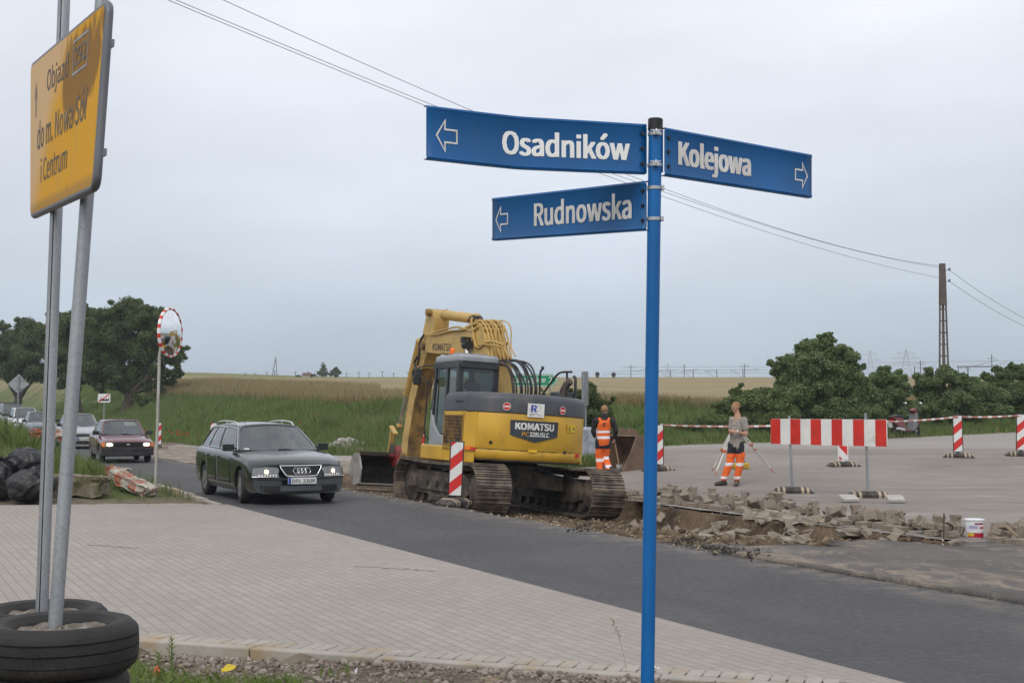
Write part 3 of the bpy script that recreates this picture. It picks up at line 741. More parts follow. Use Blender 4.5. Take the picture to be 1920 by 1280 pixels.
def edge_region(r, n):
    x = r.uniform(2, 26, n); y = np.interp(x, EX, EY) + r.normal(size=n) * .35 + .1; return x, y
stuff(blades('edge_grass', 16000, edge_region, (.08, .32), .014, [GR_A, GR_B], 35, (.85, .15), .6, zoff=.0))
# poppies: far too many and too small to count
POP = leaf_mat('poppy_petals', (.55, .035, .012), (.7, .07, .02), (.6, .05, .015), .3)
def poppies():
    r = np.random.RandomState(41); pts = []
    for (u, v, Yd, su, sv, n) in ((455, 772, 53, 18, 6, 34), (425, 778, 55, 10, 5, 16), (160, 766, 80, 22, 4, 20), (255, 775, 68, 18, 8, 20), (230, 782, 66, 14, 6, 16), (345, 762, 62, 14, 8, 14), (420, 745, 58, 16, 8, 14), (300, 770, 62, 20, 10, 16), (540, 750, 56, 60, 15, 10)):
        for _ in range(n):
            uu = u + r.normal() * su; x = (uu - 960) / FPX * Yd; y = Yd
            y = float(np.interp(x, EX, EY)) + r.uniform(.8, 6) if True else Yd
            x = (uu - 960) / FPX * y; pts.append((x, y, float(H(x, y)) + r.uniform(.3, .5)))
    P = np.array(pts); n = len(P); V = []; F = []
    for i, p_ in enumerate(P):
        for k in range(3):
            t1 = r.normal(size=3); t1 /= np.linalg.norm(t1); t2 = np.cross(t1, r.normal(size=3)); t2 /= np.linalg.norm(t2); s = .04
            b = len(V); V += [p_ - t1 * s, p_ + t2 * s, p_ + t1 * s, p_ - t2 * s]; F.append((b, b + 1, b + 2, b + 3))
    return link_mesh('poppies', fast_mesh('poppies', np.array(V), np.array(F), POP))
stuff(poppies())

# ------------------------------------------------------------------ gravel verge in the foreground
def stone_cloud(name, P, sz, mats, seed, mi=None, flat=.65):
    r = np.random.RandomState(seed); b = bmesh.new(); bmesh.ops.create_icosphere(b, subdivisions=1, radius=1)
    bv = np.array([v.co[:] for v in b.verts]); bf = np.array([[v.index for v in f.verts] for f in b.faces]); b.free()
    n = len(P); J = 1 + .32 * r.normal(size=(n, len(bv), 1)).clip(-1.2, 1.2); V = bv[None] * J
    V = V * (np.array([1, .75, flat])[None, None] * (1 + .25 * r.normal(size=(n, 1, 3)))) * np.asarray(sz)[:, None, None]
    an = r.rand(n) * 6.28; c, s = np.cos(an)[:, None], np.sin(an)[:, None]; tl = r.normal(size=(n, 1)) * .5
    x = V[..., 0] * c - V[..., 1] * s; y = V[..., 0] * s + V[..., 1] * c; z = V[..., 2] + x * tl * .6
    V = np.stack([x, y, z], -1) + P[:, None, :]
    F = (bf[None] + (np.arange(n) * len(bv))[:, None, None]).reshape(-1, 3)
    m = np.repeat(mi, len(bf)) if mi is not None else None
    return link_mesh(name, fast_mesh(name, V.reshape(-1, 3), F, mats, m))
def stone_mat(name, a, b_, c_):
    t = NT(name); g = t.n('ShaderNodeNewGeometry').outputs['Random Per Island']; n = t.noise(40, 4)
    c = t.mix(g, a, b_); c = t.mix(t.rng(n, .4, .7, 0, .5), c, c_); t.set(col=c, rough=.9, spec=.25); return t.m
GRAV = stone_mat('gravel_stone', (.13, .10, .078), (.37, .325, .28), (.22, .175, .135))
r = np.random.RandomState(51)
vx = np.arange(-7, 3.6, .05); vk = np.concatenate([np.arange(-.1, 2.2, .045), np.arange(2.2, 6, .3)])
VX, VK = np.meshgrid(vx, vk); VY = 10.0 - .36 * (VX + 2.85) - .12 - VK; VZ = verge(VX, VY)
idv = np.arange(VX.size).reshape(VX.shape); Fv = np.stack([idv[:-1, :-1], idv[1:, :-1], idv[1:, 1:], idv[:-1, 1:]], -1).reshape(-1, 4)
def verge_mat():
    t = NT('verge_earth'); n2 = t.noise(4, 7, .7); n3 = t.noise(45, 4, .6)
    c = t.mix(t.rng(n2, .35, .7), (.10, .08, .062), (.2, .165, .13)); c = t.mix(t.rng(n3, .55, .7, 0, .7), c, (.28, .25, .22)); c = t.mix(t.rng(t.noise(2.4, 5, .6), .56, .68, 0, .7), c, (.36, .27, .16))
    t.set(col=c, rough=.96, spec=.15); t.bump(n3, .8, .02); return t.m
struct(link_mesh('gravel_bed', fast_mesh('gravel_bed', np.stack([VX, VY, VZ], -1).reshape(-1, 3), Fv, verge_mat(), smooth=True)))
n = 30000
x = r.uniform(-6.5, 3.2, n); y = kx(x) - .01 - 2.9 * r.rand(n) ** 2
k = (wob(x, y, 3) + r.normal(size=n) * .6 > -.35) & (r.rand(n) < .35 + .65 * S((x + 3.5) / 1.5)); x, y = x[k], y[k]
sz = .006 + .027 * r.rand(len(x)) ** 3.2
stuff(stone_cloud('gravel', np.stack([x, y, verge(x, y) + sz * .3], 1), sz, GRAV, 52))
def front_grass(r, n):
    x = r.uniform(-4.5, 1.2, n * 3); y = kx(x) - .15 - 3.2 * r.rand(n * 3)
    dens = S((-x - 1.05 + .5 * wob(x, y, 3.3)) / .5) * S((kx(x) - y - .55 + .25 * wob(x, y, 5)) / .25) + .05 * (wob(x, y, 5) > .55)
    k = r.rand(n * 3) < dens; return x[k][:n], y[k][:n]
GR_F = leaf_mat('verge_blades', (.13, .22, .04), (.27, .36, .09), (.19, .27, .07), .45, 1.5)
stuff(blades('foreground_grass', 26000, front_grass, (.03, .13), .0035, [GR_F, GR_B], 36, (.93, .07), .9, zoff=-.01, zfun=verge))
# gravel and crumbs along the trench and the road edge
n = 6500; yy_ = 15 + 21 * r.rand(n); qq_ = np.where(r.rand(n) < .45, 3.62 + .5 * np.abs(r.normal(size=n)) * .6, 3.7 + 4 * r.rand(n)); xx_ = near(yy_) + qq_
sz = .006 + .032 * r.rand(n) ** 7; zz_ = np.maximum(trench_z(qq_, yy_), np.where(qq_ < 3.68, .0, -9))
stuff(stone_cloud('rubble_crumbs', np.stack([xx_, yy_, zz_ + sz * .2], 1), sz, stone_mat('crumbs', (.14, .105, .07), (.5, .42, .31), (.3, .235, .16)), 53))
n = 6500; yy_ = 8 + 9.5 * r.rand(n); qq_ = 3.62 + np.where(r.rand(n) < .7, .28 * np.abs(r.normal(size=n)), 3.8 * r.rand(n)); xx_ = near(yy_) + qq_; sz = .005 + .014 * r.rand(n) ** 3
stuff(stone_cloud('asphalt_crumbs', np.stack([xx_, yy_, np.where(qq_ < 3.7, .0, -.012) + sz * .2], 1), sz, stone_mat('asphalt_crumb', (.04, .038, .036), (.2, .175, .15), (.09, .08, .07)), 54))
# ================================================================== SIGNS AND POSTS
def inset(poly, t):
    """polygon moved inwards by t (counter-clockwise outline)"""
    ar = sum(poly[i - 1][0] * poly[i][1] - poly[i][0] * poly[i - 1][1] for i in range(len(poly)))
    if ar < 0: poly = poly[::-1]
    n = len(poly); o = []
    for i in range(n):
        a, b, c = Vector(poly[i - 1]), Vector(poly[i]), Vector(poly[(i + 1) % n])
        d1, d2 = (b - a).normalized(), (c - b).normalized(); n1, n2 = Vector((-d1.y, d1.x)), Vector((-d2.y, d2.x))
        m = n1 + n2; m /= max(.25, m.dot(n1)); o.append((b + m * t)[:])
    return poly, o
def ring(mb, poly, t, fn, mi=0, w=.002):
    a, b = inset([tuple(p) for p in poly], t); n = len(a)
    mb.add([fn(u, v, w) for u, v in a] + [fn(u, v, w) for u, v in b], [(i, (i + 1) % n, n + (i + 1) % n, n + i) for i in range(n)], mi)
def block_arrow(x0, x1, y0, y1, head=.45, shaft=.42):
    """points to x0"""
    ym = (y0 + y1) / 2; h = y1 - y0; xh = x0 + (x1 - x0) * head; s = h * shaft / 2
    return [(x0, ym), (xh, y0), (xh, ym - s), (x1, ym - s), (x1, ym + s), (xh, ym + s), (xh, y1)]

BLUE = M('blue_enamel', (.002, .10, .30), .4, var=.14, vs=2, dirt=(.02, .10, .25), da=(.55, .8), spec=.45)
BLUED = M('blue_post_paint', (.003, .125, .385), .42, var=.12, vs=3, bump=.04, bs=80, spec=.4)
LETTER_LIT = M('sunlit_white_film', (.92, .92, .9), .5, var=.03)  # top plate's letters: sunlit retro-reflection put into a whiter colour
LETTER = M('white_film', (.74, .72, .69), .5, var=.12, vs=12, dirt=(.5, .47, .44), da=(.52, .75), ds=9)
CAPM = M('black_cap', (.012, .012, .013), .5)
BOLT = M('black_bolt', (.012, .013, .02), .4)
PB = at(1212, 1280, 6.0); PT = at(1229, 226, 6.0)
PD = (PT - PB).normalized(); base = PB + PD * ((-.14 - PB.z) / PD.z)
# --- the blue street-name post
post = thing('street_sign_post', 'blue round steel post with a black cap holding three street name plates', 'sign post', base)
lp = lambda p: Vector(p) - base
mb = MB(); mb.cyl((0, 0, -.3), lp(PT - PD * .04), .0305, 32); mb.build('pole', BLUED, post, smooth=60)
mb = MB(); mb.tube([lp(PT - PD * .045), lp(PT - PD * .045), lp(PT + PD * .004), lp(PT + PD * .008), lp(PT + PD * .008)], [.031, .034, .034, .03, .001], 32); mb.build('post_cap', CAPM, post, smooth=40)
def on_post(v):            # place on the post's axis seen at row v
    k = (at(1220, v, 6.0).z - PB.z) / PD.z; return PB + PD * k
CLAMP = M('zinc_clamp', (.5, .51, .52), .35, .8, var=.1)
for v, dz in ((252, 1), (310, 1), (353, 0), (411, 0)):
    c = lp(on_post(v)); mb = MB()
    mb.lathe([(.031, -.008), (.0335, -.008), (.0335, .008), (.031, .008)], c, 'z', 28, closed=True)
    s = 1 if not dz else 0
    if dz: mb.box(c + Vector((.0, -.04, 0)), (.03, .014, .022)); mb.cyl(c + Vector((-.0, -.05, -.012)), c + Vector((-.0, -.05, .016)), .006, 8); mb.box(c + Vector((.0, -.037, .012)), (.05, .006, .006))
    else: mb.box(c + Vector((.036, -.012, 0)), (.014, .02, .022))
    mb.build('clamp', CLAMP, post, bevel=.0015, bseg=1)

def plate(name, label, pts, arrow, word, wbox, arrow_box, group, bold=.042, post_end='right', bolt_v=(.2, .5, .8)):
    """pts: (u, v_top, v_bottom, depth) along the plate from its left to its right end"""
    P = [(at(u, t, d), at(u, b, d)) for u, t, b, d in pts]
    L = [0.]
    for i in range(1, len(P)): L.append(L[-1] + ((P[i][0] + P[i][1]) / 2 - (P[i - 1][0] + P[i - 1][1]) / 2).length)
    Wd = L[-1]; Hh = sum((t - b).length for t, b in P) / len(P)
    loc = P[-1][1] if post_end == 'right' else P[0][1]
    def fn(u, v, w=0):
        x = min(max(u, 0), Wd); i = 0
        while i < len(L) - 2 and x > L[i + 1]: i += 1
        k = (u - L[i]) / (L[i + 1] - L[i]); t = P[i][0].lerp(P[i + 1][0], k); b = P[i][1].lerp(P[i + 1][1], k)
        nrm = (P[i + 1][1] - P[i][1]).cross(P[i][0] - P[i][1]).normalized()
        return b + (t - b) * (v / Hh) + nrm * w - loc
    o = thing(name, label, 'street sign', loc, 0, group)
    mb = MB(); n = 24; f = .028
    prof = [(0, -.026), (0, .0), (.009, .004), (.017, .0), (Hh - .017, .0), (Hh - .009, .004), (Hh, .0), (Hh, -.026)]
    rows = [[fn(Wd * i / n, v, w) for v, w in prof] for i in range(n + 1)]; k = len(prof)
    mb.add([p for r_ in rows for p in r_], [(i * k + j, (i + 1) * k + j, (i + 1) * k + j + 1, i * k + j + 1) for i in range(n) for j in range(k - 1)])
    mb.build('panel', BLUE, o, smooth=30, solid=.0025)
    mb = MB(); x0, x1, y0, y1 = wbox; text(mb, word, x0 * Wd, y0 * Hh, x1 * Wd, y1 * Hh, fn, 0, bold); mb.build('lettering', LETTER_LIT if word[0] == 'O' else LETTER, o, smooth=0, fix=False)
    mb = MB(); x0, x1, y0, y1 = arrow_box
    pl = block_arrow(x0 * Wd, x1 * Wd, y0 * Hh, y1 * Hh)
    if arrow == 'right': pl = [((x0 + x1) * Wd - a, b) for a, b in pl]
    ring(mb, pl, .0075, fn); mb.build('arrow', LETTER, o, smooth=0, fix=False)
    for v in bolt_v:
        mb = MB(); x = Wd - .02 if post_end == 'right' else .02
        a, b = fn(x, v * Hh, 0), fn(x, v * Hh, .009); mb.cyl(a, b, .0085, 10); mb.build('bolt', BOLT, o, smooth=40)
    mb = MB()                                                  # the folded end that bears on the post
    x = Wd if post_end == 'right' else 0; sg = 1 if post_end == 'right' else -1
    a = fn(x, Hh * .06, -.01); b = fn(x, Hh * .94, -.01); c = fn(x + sg * .012, Hh * .94, -.03); d = fn(x + sg * .012, Hh * .06, -.03)
    mb.add([a, b, c, d], [(0, 1, 2, 3)]); mb.build('mounting_flange', BLUE, o, smooth=0, solid=.003)
    return o
SG = 'street name plates on the blue post'
plate('street_sign', 'large dented blue plate pointing left, lettered Osadników, at the top of the blue post', [(799.5, 197.4, 298, 5.58), (905, 210.5, 309.5, 5.72), (975, 218.5, 316.5, 5.80), (1090, 225.5, 321.5, 5.89), (1212, 233, 326, 5.985)],
      'left', 'Osadników', (.346, .922, .255, .765), (.041, .141, .145, .79), SG)
plate('street_sign', 'blue plate pointing right, lettered Kolejowa, at the top of the blue post', [(1246, 239, 328.5, 5.985), (1522, 290, 371, 6.5)], 'right', 'Kolejowa', (.085, .565, .12, .79), (.875, .97, .16, .8), SG, post_end='left')
plate('street_sign', 'lowest blue plate on the post, pointing left, lettered Rudnowska', [(923, 371.5, 451, 6.85), (1212, 339, 431.5, 5.985)], 'left', 'Rudnowska', (.30, .918, .26, .8), (.025, .117, .16, .8), SG)

# --- tyres filled with soil, carrying the two posts of the detour sign
SOIL = M('tyre_fill', (.2, .175, .15), .97, var=.35, vs=14, bump=.9, bs=45, dirt=(.36, .34, .31), da=(.5, .65), ds=12, spec=.1)
def old_tyre():
    t = NT('worn_tyre_rubber'); o = t.xyz(); n = t.noise(7, 6, .65); n2 = t.noise(70, 4, .6); n3 = t.noise(3, 6, .7)
    ang = t.math('ARCTAN2', o[1], o[0]); rad = t.math('POWER', t.math('ADD', t.math('POWER', o[0], 2.), t.math('POWER', o[1], 2.)), .5)
    sip = t.math('GREATER_THAN', t.math('FRACT', t.math('MULTIPLY', t.math('ADD', ang, t.math('MULTIPLY', o[2], .9)), 11.)), .86)
    outer = t.math('GREATER_THAN', rad, .285); k = t.math('MULTIPLY', t.math('MULTIPLY', sip, outer), t.rng(n3, .42, .62))
    c = t.mix(t.rng(n, .3, .7), (.018, .0175, .017), (.036, .034, .032)); c = t.mix(t.rng(n3, .55, .75, 0, .6), c, (.09, .08, .068)); c = t.mix(t.math('MULTIPLY', k, .6), c, (.008, .008, .008))
    t.set(col=c, rough=t.rng(n, .3, .7, .6, .8), spec=.35); t.bump(t.math('SUBTRACT', t.math('MULTIPLY', n2, .5), k), .5, .006); return t.m
TYRE_OLD = old_tyre()
def tyre_meshes(Ro, Ri, Hh):
    mb = MB(); h = Hh / 2; pr = []
    dR = Ro - Ri
    side = [(Ri, -h * .60), (Ri + .006, -h * .72), (Ri + .018, -h * .78), (Ri + .022, -h * .82), (Ri + dR * .28, -h * .90), (Ri + dR * .30, -h * .93), (Ri + dR * .34, -h * .93), (Ri + dR * .5, -h * .985), (Ri + dR * .64, -h), (Ri + dR * .66, -h * .985), (Ri + dR * .76, -h * .96), (Ro - .022, -h * .87), (Ro - .008, -h * .76), (Ro - .002, -h * .66)]
    tread = []
    for z in (-.46, .02, .44):
        tread += [(Ro + .004 * (1 - abs(z)), h * z - .005), (Ro - .006, h * z - .0035), (Ro - .006, h * z + .0035), (Ro + .004 * (1 - abs(z)), h * z + .005)]
    prof = side + tread + [(r_, -z) for r_, z in side[::-1]] + [(Ri - .004, h * .3), (Ri - .004, -h * .3)]
    mb.lathe(prof, (0, 0, h), 'z', 72, closed=True)
    return mb
def tyre_stack(cx, cy, z0, Ro, Ri, Hh, n, labels):
    for i in range(n):
        t = thing('tyre', labels[i], 'tyre', (cx + rnd.uniform(-.02, .02) + (.03 if i == n - 2 else 0) * -1, cy + rnd.uniform(-.02, .02), z0 + i * Hh), rnd.uniform(0, 6), 'old tyres weighting the sign posts', rx=rnd.uniform(-.012, .012), ry=rnd.uniform(-.012, .012))
        tyre_meshes(Ro, Ri, Hh).build('tread', TYRE_OLD, t, smooth=40)
        if i == n - 1:
            def f(u, v):
                r_ = u * (Ri + .02); a_ = v * 2 * math.pi; return Vector((r_ * math.cos(a_), r_ * math.sin(a_), Hh * .82 + .012 * math.sin(a_ * 3) + .01 * math.sin(r_ * 50 + a_ * 5) - .03 * u ** 6))
            mb = MB(); mb.grid(f, 8, 40); mb.build('soil_fill', SOIL, t, smooth=180, weld=.0005)
A0 = at(103, 1170, 5.95); B0 = at(79, 1128, 6.6)
LBA = ['worn black tyre at the bottom of the nearer stack, out of sight below', 'worn black tyre second from the ground in the nearer stack', 'worn black tyre just below the topmost one of the nearer stack at the left border', 'worn black tyre lying topmost on the nearer stack, full of soil around the post']
LBB = ['worn black tyre at the bottom of the farther stack behind the nearer one', 'worn black tyre second from the ground in the farther stack', 'worn black tyre just below the topmost one of the farther stack', 'worn black tyre lying topmost on the farther stack, around the thinner looking post']
tyre_stack(A0.x + .005, A0.y, -.08, .332, .2, .217, 4, LBA)
tyre_stack(B0.x - .01, B0.y, -.08, .305, .185, .208, 4, LBB)

# --- the yellow detour sign
C = {'lt': at(64, 125, 7.1), 'lb': at(63, 405, 7.1), 'rt': at(206, 6, 5.5), 'rb': at(181, 350, 5.5)}
up = ((C['lt'] - C['lb']) + (C['rt'] - C['rb'])) / 2; cl_ = (C['lt'] + C['lb']) / 2; cr_ = (C['rt'] + C['rb']) / 2
U = (cr_ - cl_); DW = U.length; DH = up.length; U = U / DW; V_ = up.normalized(); N_ = U.cross(V_).normalized()
mid = (cl_ + cr_) / 2; base_s = Vector(((A0.x + B0.x) / 2, (A0.y + B0.y) / 2, .5))
DH = (DH + .0)
def df(u, v, w=0):       # w towards the reader
    k, l = u / DW, v / DH
    return C['lb'].lerp(C['rb'], k).lerp(C['lt'].lerp(C['rt'], k), l) + N_ * w - base_s
det = thing('detour_sign', 'weathered yellow detour sign on two leaning galvanised posts at the left border', 'road sign', base_s)
def rrect(x0, y0, x1, y1, r, n=5):
    o = []
    for cx, cy, a in ((x1 - r, y1 - r, 0), (x0 + r, y1 - r, 90), (x0 + r, y0 + r, 180), (x1 - r, y0 + r, 270)):
        o += [(cx + r * math.cos(R(a + 90 * k / n)), cy + r * math.sin(R(a + 90 * k / n))) for k in range(n + 1)]
    return o
def sign_face():
    t = NT('faded_sheen_film'); at_ = t.n('ShaderNodeAttribute'); at_.attribute_name = 'uvw'; o = t.xyz(at_.outputs['Vector']); cc = at_.outputs['Vector']
    n1 = t.noise(1.6, 6, .6, co=cc); n2 = t.noise(9, 6, .65, co=cc, stretch=(1, .3, 1))
    fade_sheen = t.rng(t.math('ADD', t.math('ADD', t.math('MULTIPLY', o[0], .75), t.math('MULTIPLY', o[1], -.95)), t.math('MULTIPLY', n1, .35)), .02, .42)
    c = t.mix(fade_sheen, (.66, .41, .17), (.72, .36, .012)); c = t.mix(t.rng(n2, .45, .75, 0, .35), c, (.45, .3, .15))  # peach at upper left: fading, plus grazing sky sheen painted into the colour
    # rusty brown streaks of glue round the covered road number
    nn = t.noise(5.5, 7, .6, co=cc, stretch=(1.5, .55, 1), dist=.5)
    ell = t.math('ADD', t.math('POWER', t.math('DIVIDE', t.math('SUBTRACT', o[0], 1.36), .52), 2.), t.math('POWER', t.math('DIVIDE', t.math('SUBTRACT', o[1], .60), .27), 2.))
    st = t.rng(t.math('SUBTRACT', t.math('MULTIPLY', nn, 2.6), t.math('MULTIPLY', ell, .8)), .62, .95)
    c = t.mix(t.math('MULTIPLY', st, .82), c, (.2, .10, .025))
    c = t.mix(t.rng(t.math('ADD', o[1], t.math('MULTIPLY', n2, .05)), .05, .1, .6, 0), c, (.3, .18, .07))
    t.set(col=c, rough=t.rng(fade_sheen, 0, 1, .5, .75), spec=.25); return t.m
def uvw_mesh(mb, name, mats, parent, coords, **k):
    o = mb.build(name, mats, parent, fix=False, **k); a_ = o.data.attributes.new('uvw', 'FLOAT_VECTOR', 'POINT')
    a_.data.foreach_set('vector', np.array(coords, dtype=np.float32).ravel()); return o
def dense(poly, n=7):
    o = []
    for i in range(len(poly)):
        a, b = Vector(poly[i]), Vector(poly[(i + 1) % len(poly)]); m = n if (b - a).length > .2 else 1
        o += [a.lerp(b, k / m)[:] for k in range(m)]
    return o
def sheet(mb, outl, w):
    n = len(outl); cx, cy = DW / 2, DH / 2; co = []
    for k in (1, .85, .7, .55, .4, .25, .1): co += [(cx + (u - cx) * k, cy + (v - cy) * k) for u, v in outl]
    mb.add([df(u, v, w) for u, v in co], [(j * n + i, j * n + (i + 1) % n, (j + 1) * n + (i + 1) % n, (j + 1) * n + i) for j in range(6) for i in range(n)] + [tuple(6 * n + i for i in range(n))]); return co
mb = MB(); outl = dense(rrect(.006, .006, DW - .006, DH - .006, .045)); co = sheet(mb, outl, .018)
uvw_mesh(mb, 'sign_panel', sign_face(), det, [(u, v, 0) for u, v in co], smooth=60)
FRAME = M('grey_sign_frame', (.16, .165, .18), .5, .4, var=.15)
mb = MB(); mb.tube([df(u, v, 0) for u, v in dense(rrect(0, 0, DW, DH, .05))], .0185, 8, closed=True)
a_, b_ = inset(rrect(0, 0, DW, DH, .05), .004); nn_ = len(a_)
for w0 in (-.02, .019): pass
mb.build('frame', FRAME, det, smooth=50)
mb = MB(); sheet(mb, dense(rrect(.0, .0, DW, DH, .05)), -.012); mb.build('back_panel', GALV, det, smooth=60)
INK = M('faded_black_ink', (.19, .155, .125), .6, var=.3, vs=10, dirt=(.3, .2, .12), da=(.6, .8), ds=14)
mb = MB(); f2 = lambda u, v, w: df(u, v, .0195)
text(mb, 'Objazd', .28 * DW, .70 * DH, .585 * DW, .885 * DH, f2, 0, .012); mb.build('lettering', INK, det, smooth=0, fix=False); mb = MB()
text(mb, 'do m. Nowa Sól', .13 * DW, .405 * DH, .86 * DW, .605 * DH, f2, 0, .012); mb.build('lettering', INK, det, smooth=0, fix=False); mb = MB()
text(mb, 'i Centrum', .2 * DW, .18 * DH, .63 * DW, .335 * DH, f2, 0, .012)
mb.build('lettering', INK, det, smooth=0, fix=False)
GREYL = M('scratched_number', (.26, .25, .27), .5, var=.3, vs=14)
mb = MB(); text(mb, '292', .665 * DW, .765 * DH, .815 * DW, .875 * DH, f2, 0, .006)
ring(mb, [(.645 * DW, .715 * DH), (.835 * DW, .715 * DH), (.835 * DW, .925 * DH), (.645 * DW, .925 * DH)], .012, f2)
mb.build('road_number', GREYL, det, smooth=0, fix=False)
mb = MB(); x0, y0, y1 = .1 * DW, .63 * DH, .86 * DH
pl = [(x0, y1), (x0 - .045, y1 - .09), (x0 - .014, y1 - .075), (x0 - .012, y0), (x0 + .012, y0), (x0 + .014, y1 - .075), (x0 + .045, y1 - .09)]
mb.add([f2(u, v, 0) for u, v in pl], [tuple(range(7))]); mb.build('arrow', INK, det, smooth=0, fix=False)
for nm, (pa, pb_) in {'a': ((103, 1176, 5.95), (194, -40, 6.14)), 'b': ((79, 1136, 6.6), (121.5, -40, 6.74))}.items():
    a = at(*pa) - base_s; b = at(*pb_) - base_s; a = a + (b - a) * -.12
    mb = MB(); mb.cyl(a, b, .0305, 28)
    k = (b - a).normalized(); w = Vector((.96, -.2, 0)); w = (w - k * w.dot(k)).normalized()
    if nm == 'b':                                                # the far post is an open profile: a slot runs down its length
        mb = MB(); pr = []
        for i in range(25):
            th = R(-168 + 349 * i / 24); pr.append((.0305 * math.cos(th), .0305 * math.sin(th)))
        pr = pr + [(x * .8, y * .8) for x, y in pr[::-1]]; vv = k.cross(w)
        mb.prism(pr, 0, 1, lambda u, v, q_: a + (b - a) * q_ + w * -v + vv * u)
    mb.build('post', GALV, det, smooth=50)
# clamps on the back
for v in (.2, .8):
    mb = MB(); mb.bar(df(.05, v * DH, -.032), df(DW - .05, v * DH, -.032), .03, .018, 0, N_); mb.build('back_rail', GALV, det)

# --- traffic mirror at the island
mp_ = at(291, 908, 26.2); mp_.z = float(H(mp_.x, 26.2)) - .05
mir = thing('traffic_mirror', 'round convex traffic mirror with a red and white rim on a thin grey pole', 'mirror', mp_)
mc = at(319.5, 623.5, 26.2)
PALE = M('pale_grey_paint', (.38, .37, .33), .55, var=.15, dirt=(.25, .2, .13), da=(.5, .8))
mb = MB(); mb.tube([(0, 0, -.2), at(299, 668, 26.2) - mp_, at(300.5, 610, 26.25) - mp_ + Vector((.05, .1, 0))], .03, 14); mb.build('pole', PALE, mir, smooth=60)
nrm = Vector((.975, -.22, .0)).normalized(); tx = Vector((0, 0, 1)).cross(nrm).normalized(); tz = nrm.cross(tx); roll = R(5)
tx, tz = tx * math.cos(roll) + tz * math.sin(roll), tz * math.cos(roll) - tx * math.sin(roll)
Rm = .49; cc0 = mc - mp_
fm = lambda r_, a_, w: cc0 + (tx * math.cos(a_) + tz * math.sin(a_)) * r_ + nrm * w
MIRR = M('mirror_glass', (.82, .85, .87), .03, 1, var=.02, rv=.0)
mb = MB(); mb.grid(lambda u, v: fm(u * Rm * .92, v * 2 * math.pi, .015 + .115 * (1 - u * u)), 14, 64); mb.build('mirror_glass', MIRR, mir, smooth=180, weld=.0004)
mb = MB(); mb.grid(lambda u, v: fm(Rm * .97 * (1 - u), v * 2 * math.pi, -.03 - .06 * u), 4, 48); mb.build('backing', PALE, mir, smooth=60, weld=.0004)
REFL = M('red_reflector', (.62, .05, .03), .35, var=.1); REFW = M('white_reflector', (.8, .8, .78), .35, var=.05)
mb = MB(); n = 144
for i in range(n):
    a0, a1 = 2 * math.pi * i / n, 2 * math.pi * (i + 1) / n; k = (i % 9) < 4
    p = [(Rm * .915, .01), (Rm * .925, .025), (Rm * .965, .03), (Rm, .02), (Rm, -.03)]
    mb.add([fm(r_, a0, w) for r_, w in p] + [fm(r_, a1, w) for r_, w in p], [(j, j + 1, 6 + j, 5 + j) for j in range(4)], 1 if k else 0)
mb.build('rim', [REFW, REFL], mir, smooth=180, weld=.0003)
mb = MB(); mb.bar(fm(0, 0, -.09), at(300, 632, 26.25) - mp_, .05, .05); mb.build('bracket', GALV, mir)

# --- beacon boards
ST_R = stripes('beacon_stripes', .72, -.83, .36, (.62, .025, .02), (.74, .74, .72), .1, .4, dirt=.35)
ST_L = stripes('beacon_stripes_falling', .866, .82, .36, (.62, .025, .02), (.74, .74, .72), .15, .4, dirt=.35)
FOOT = M('recycled_rubber', (.045, .04, .035), .9, var=.4, vs=7, bump=.4, bs=40, dirt=(.12, .1, .085), da=(.5, .7), ds=6)
TANS = M('sandy_band', (.36, .29, .21), .9, var=.2)
def foot_mesh(L=.8, W=.4, h=.11, banded=True):
    mb = MB()
    n = 8; b = .09
    prof = lambda x: h * float(S(np.array(min((x + L / 2) / .14, (L / 2 - x) / .14))))
    xs = [-L / 2 + L * i / 16 for i in range(17)]
    for i in range(16):
        x0, x1 = xs[i], xs[i + 1]; z0, z1 = .02 + prof(x0) * .85, .02 + prof(x1) * .85
        mi = 1 if banded and (i in (2, 4, 11, 13)) else 0
        y0 = W / 2
        mb.add([(x0, -y0, 0), (x1, -y0, 0), (x1, -y0, z1 * .5), (x0, -y0, z0 * .5), (x0, -y0 + b, z0), (x1, -y0 + b, z1), (x1, y0 - b, z1), (x0, y0 - b, z0), (x0, y0, z0 * .5), (x1, y0, z1 * .5), (x1, y0, 0), (x0, y0, 0)],
               [(0, 1, 2, 3), (3, 2, 5, 4), (4, 5, 6, 7), (7, 6, 9, 8), (8, 9, 10, 11)], mi)
    mb.add([(xs[0], -W / 2, 0), (xs[0], -W / 2, .01), (xs[0], -W / 2 + b, .02), (xs[0], W / 2 - b, .02), (xs[0], W / 2, .01), (xs[0], W / 2, 0)], [(0, 1, 2, 3, 4, 5)])
    mb.add([(xs[-1], -W / 2, 0), (xs[-1], -W / 2, .01), (xs[-1], -W / 2 + b, .02), (xs[-1], W / 2 - b, .02), (xs[-1], W / 2, .01), (xs[-1], W / 2, 0)], [(5, 4, 3, 2, 1, 0)])
    return mb
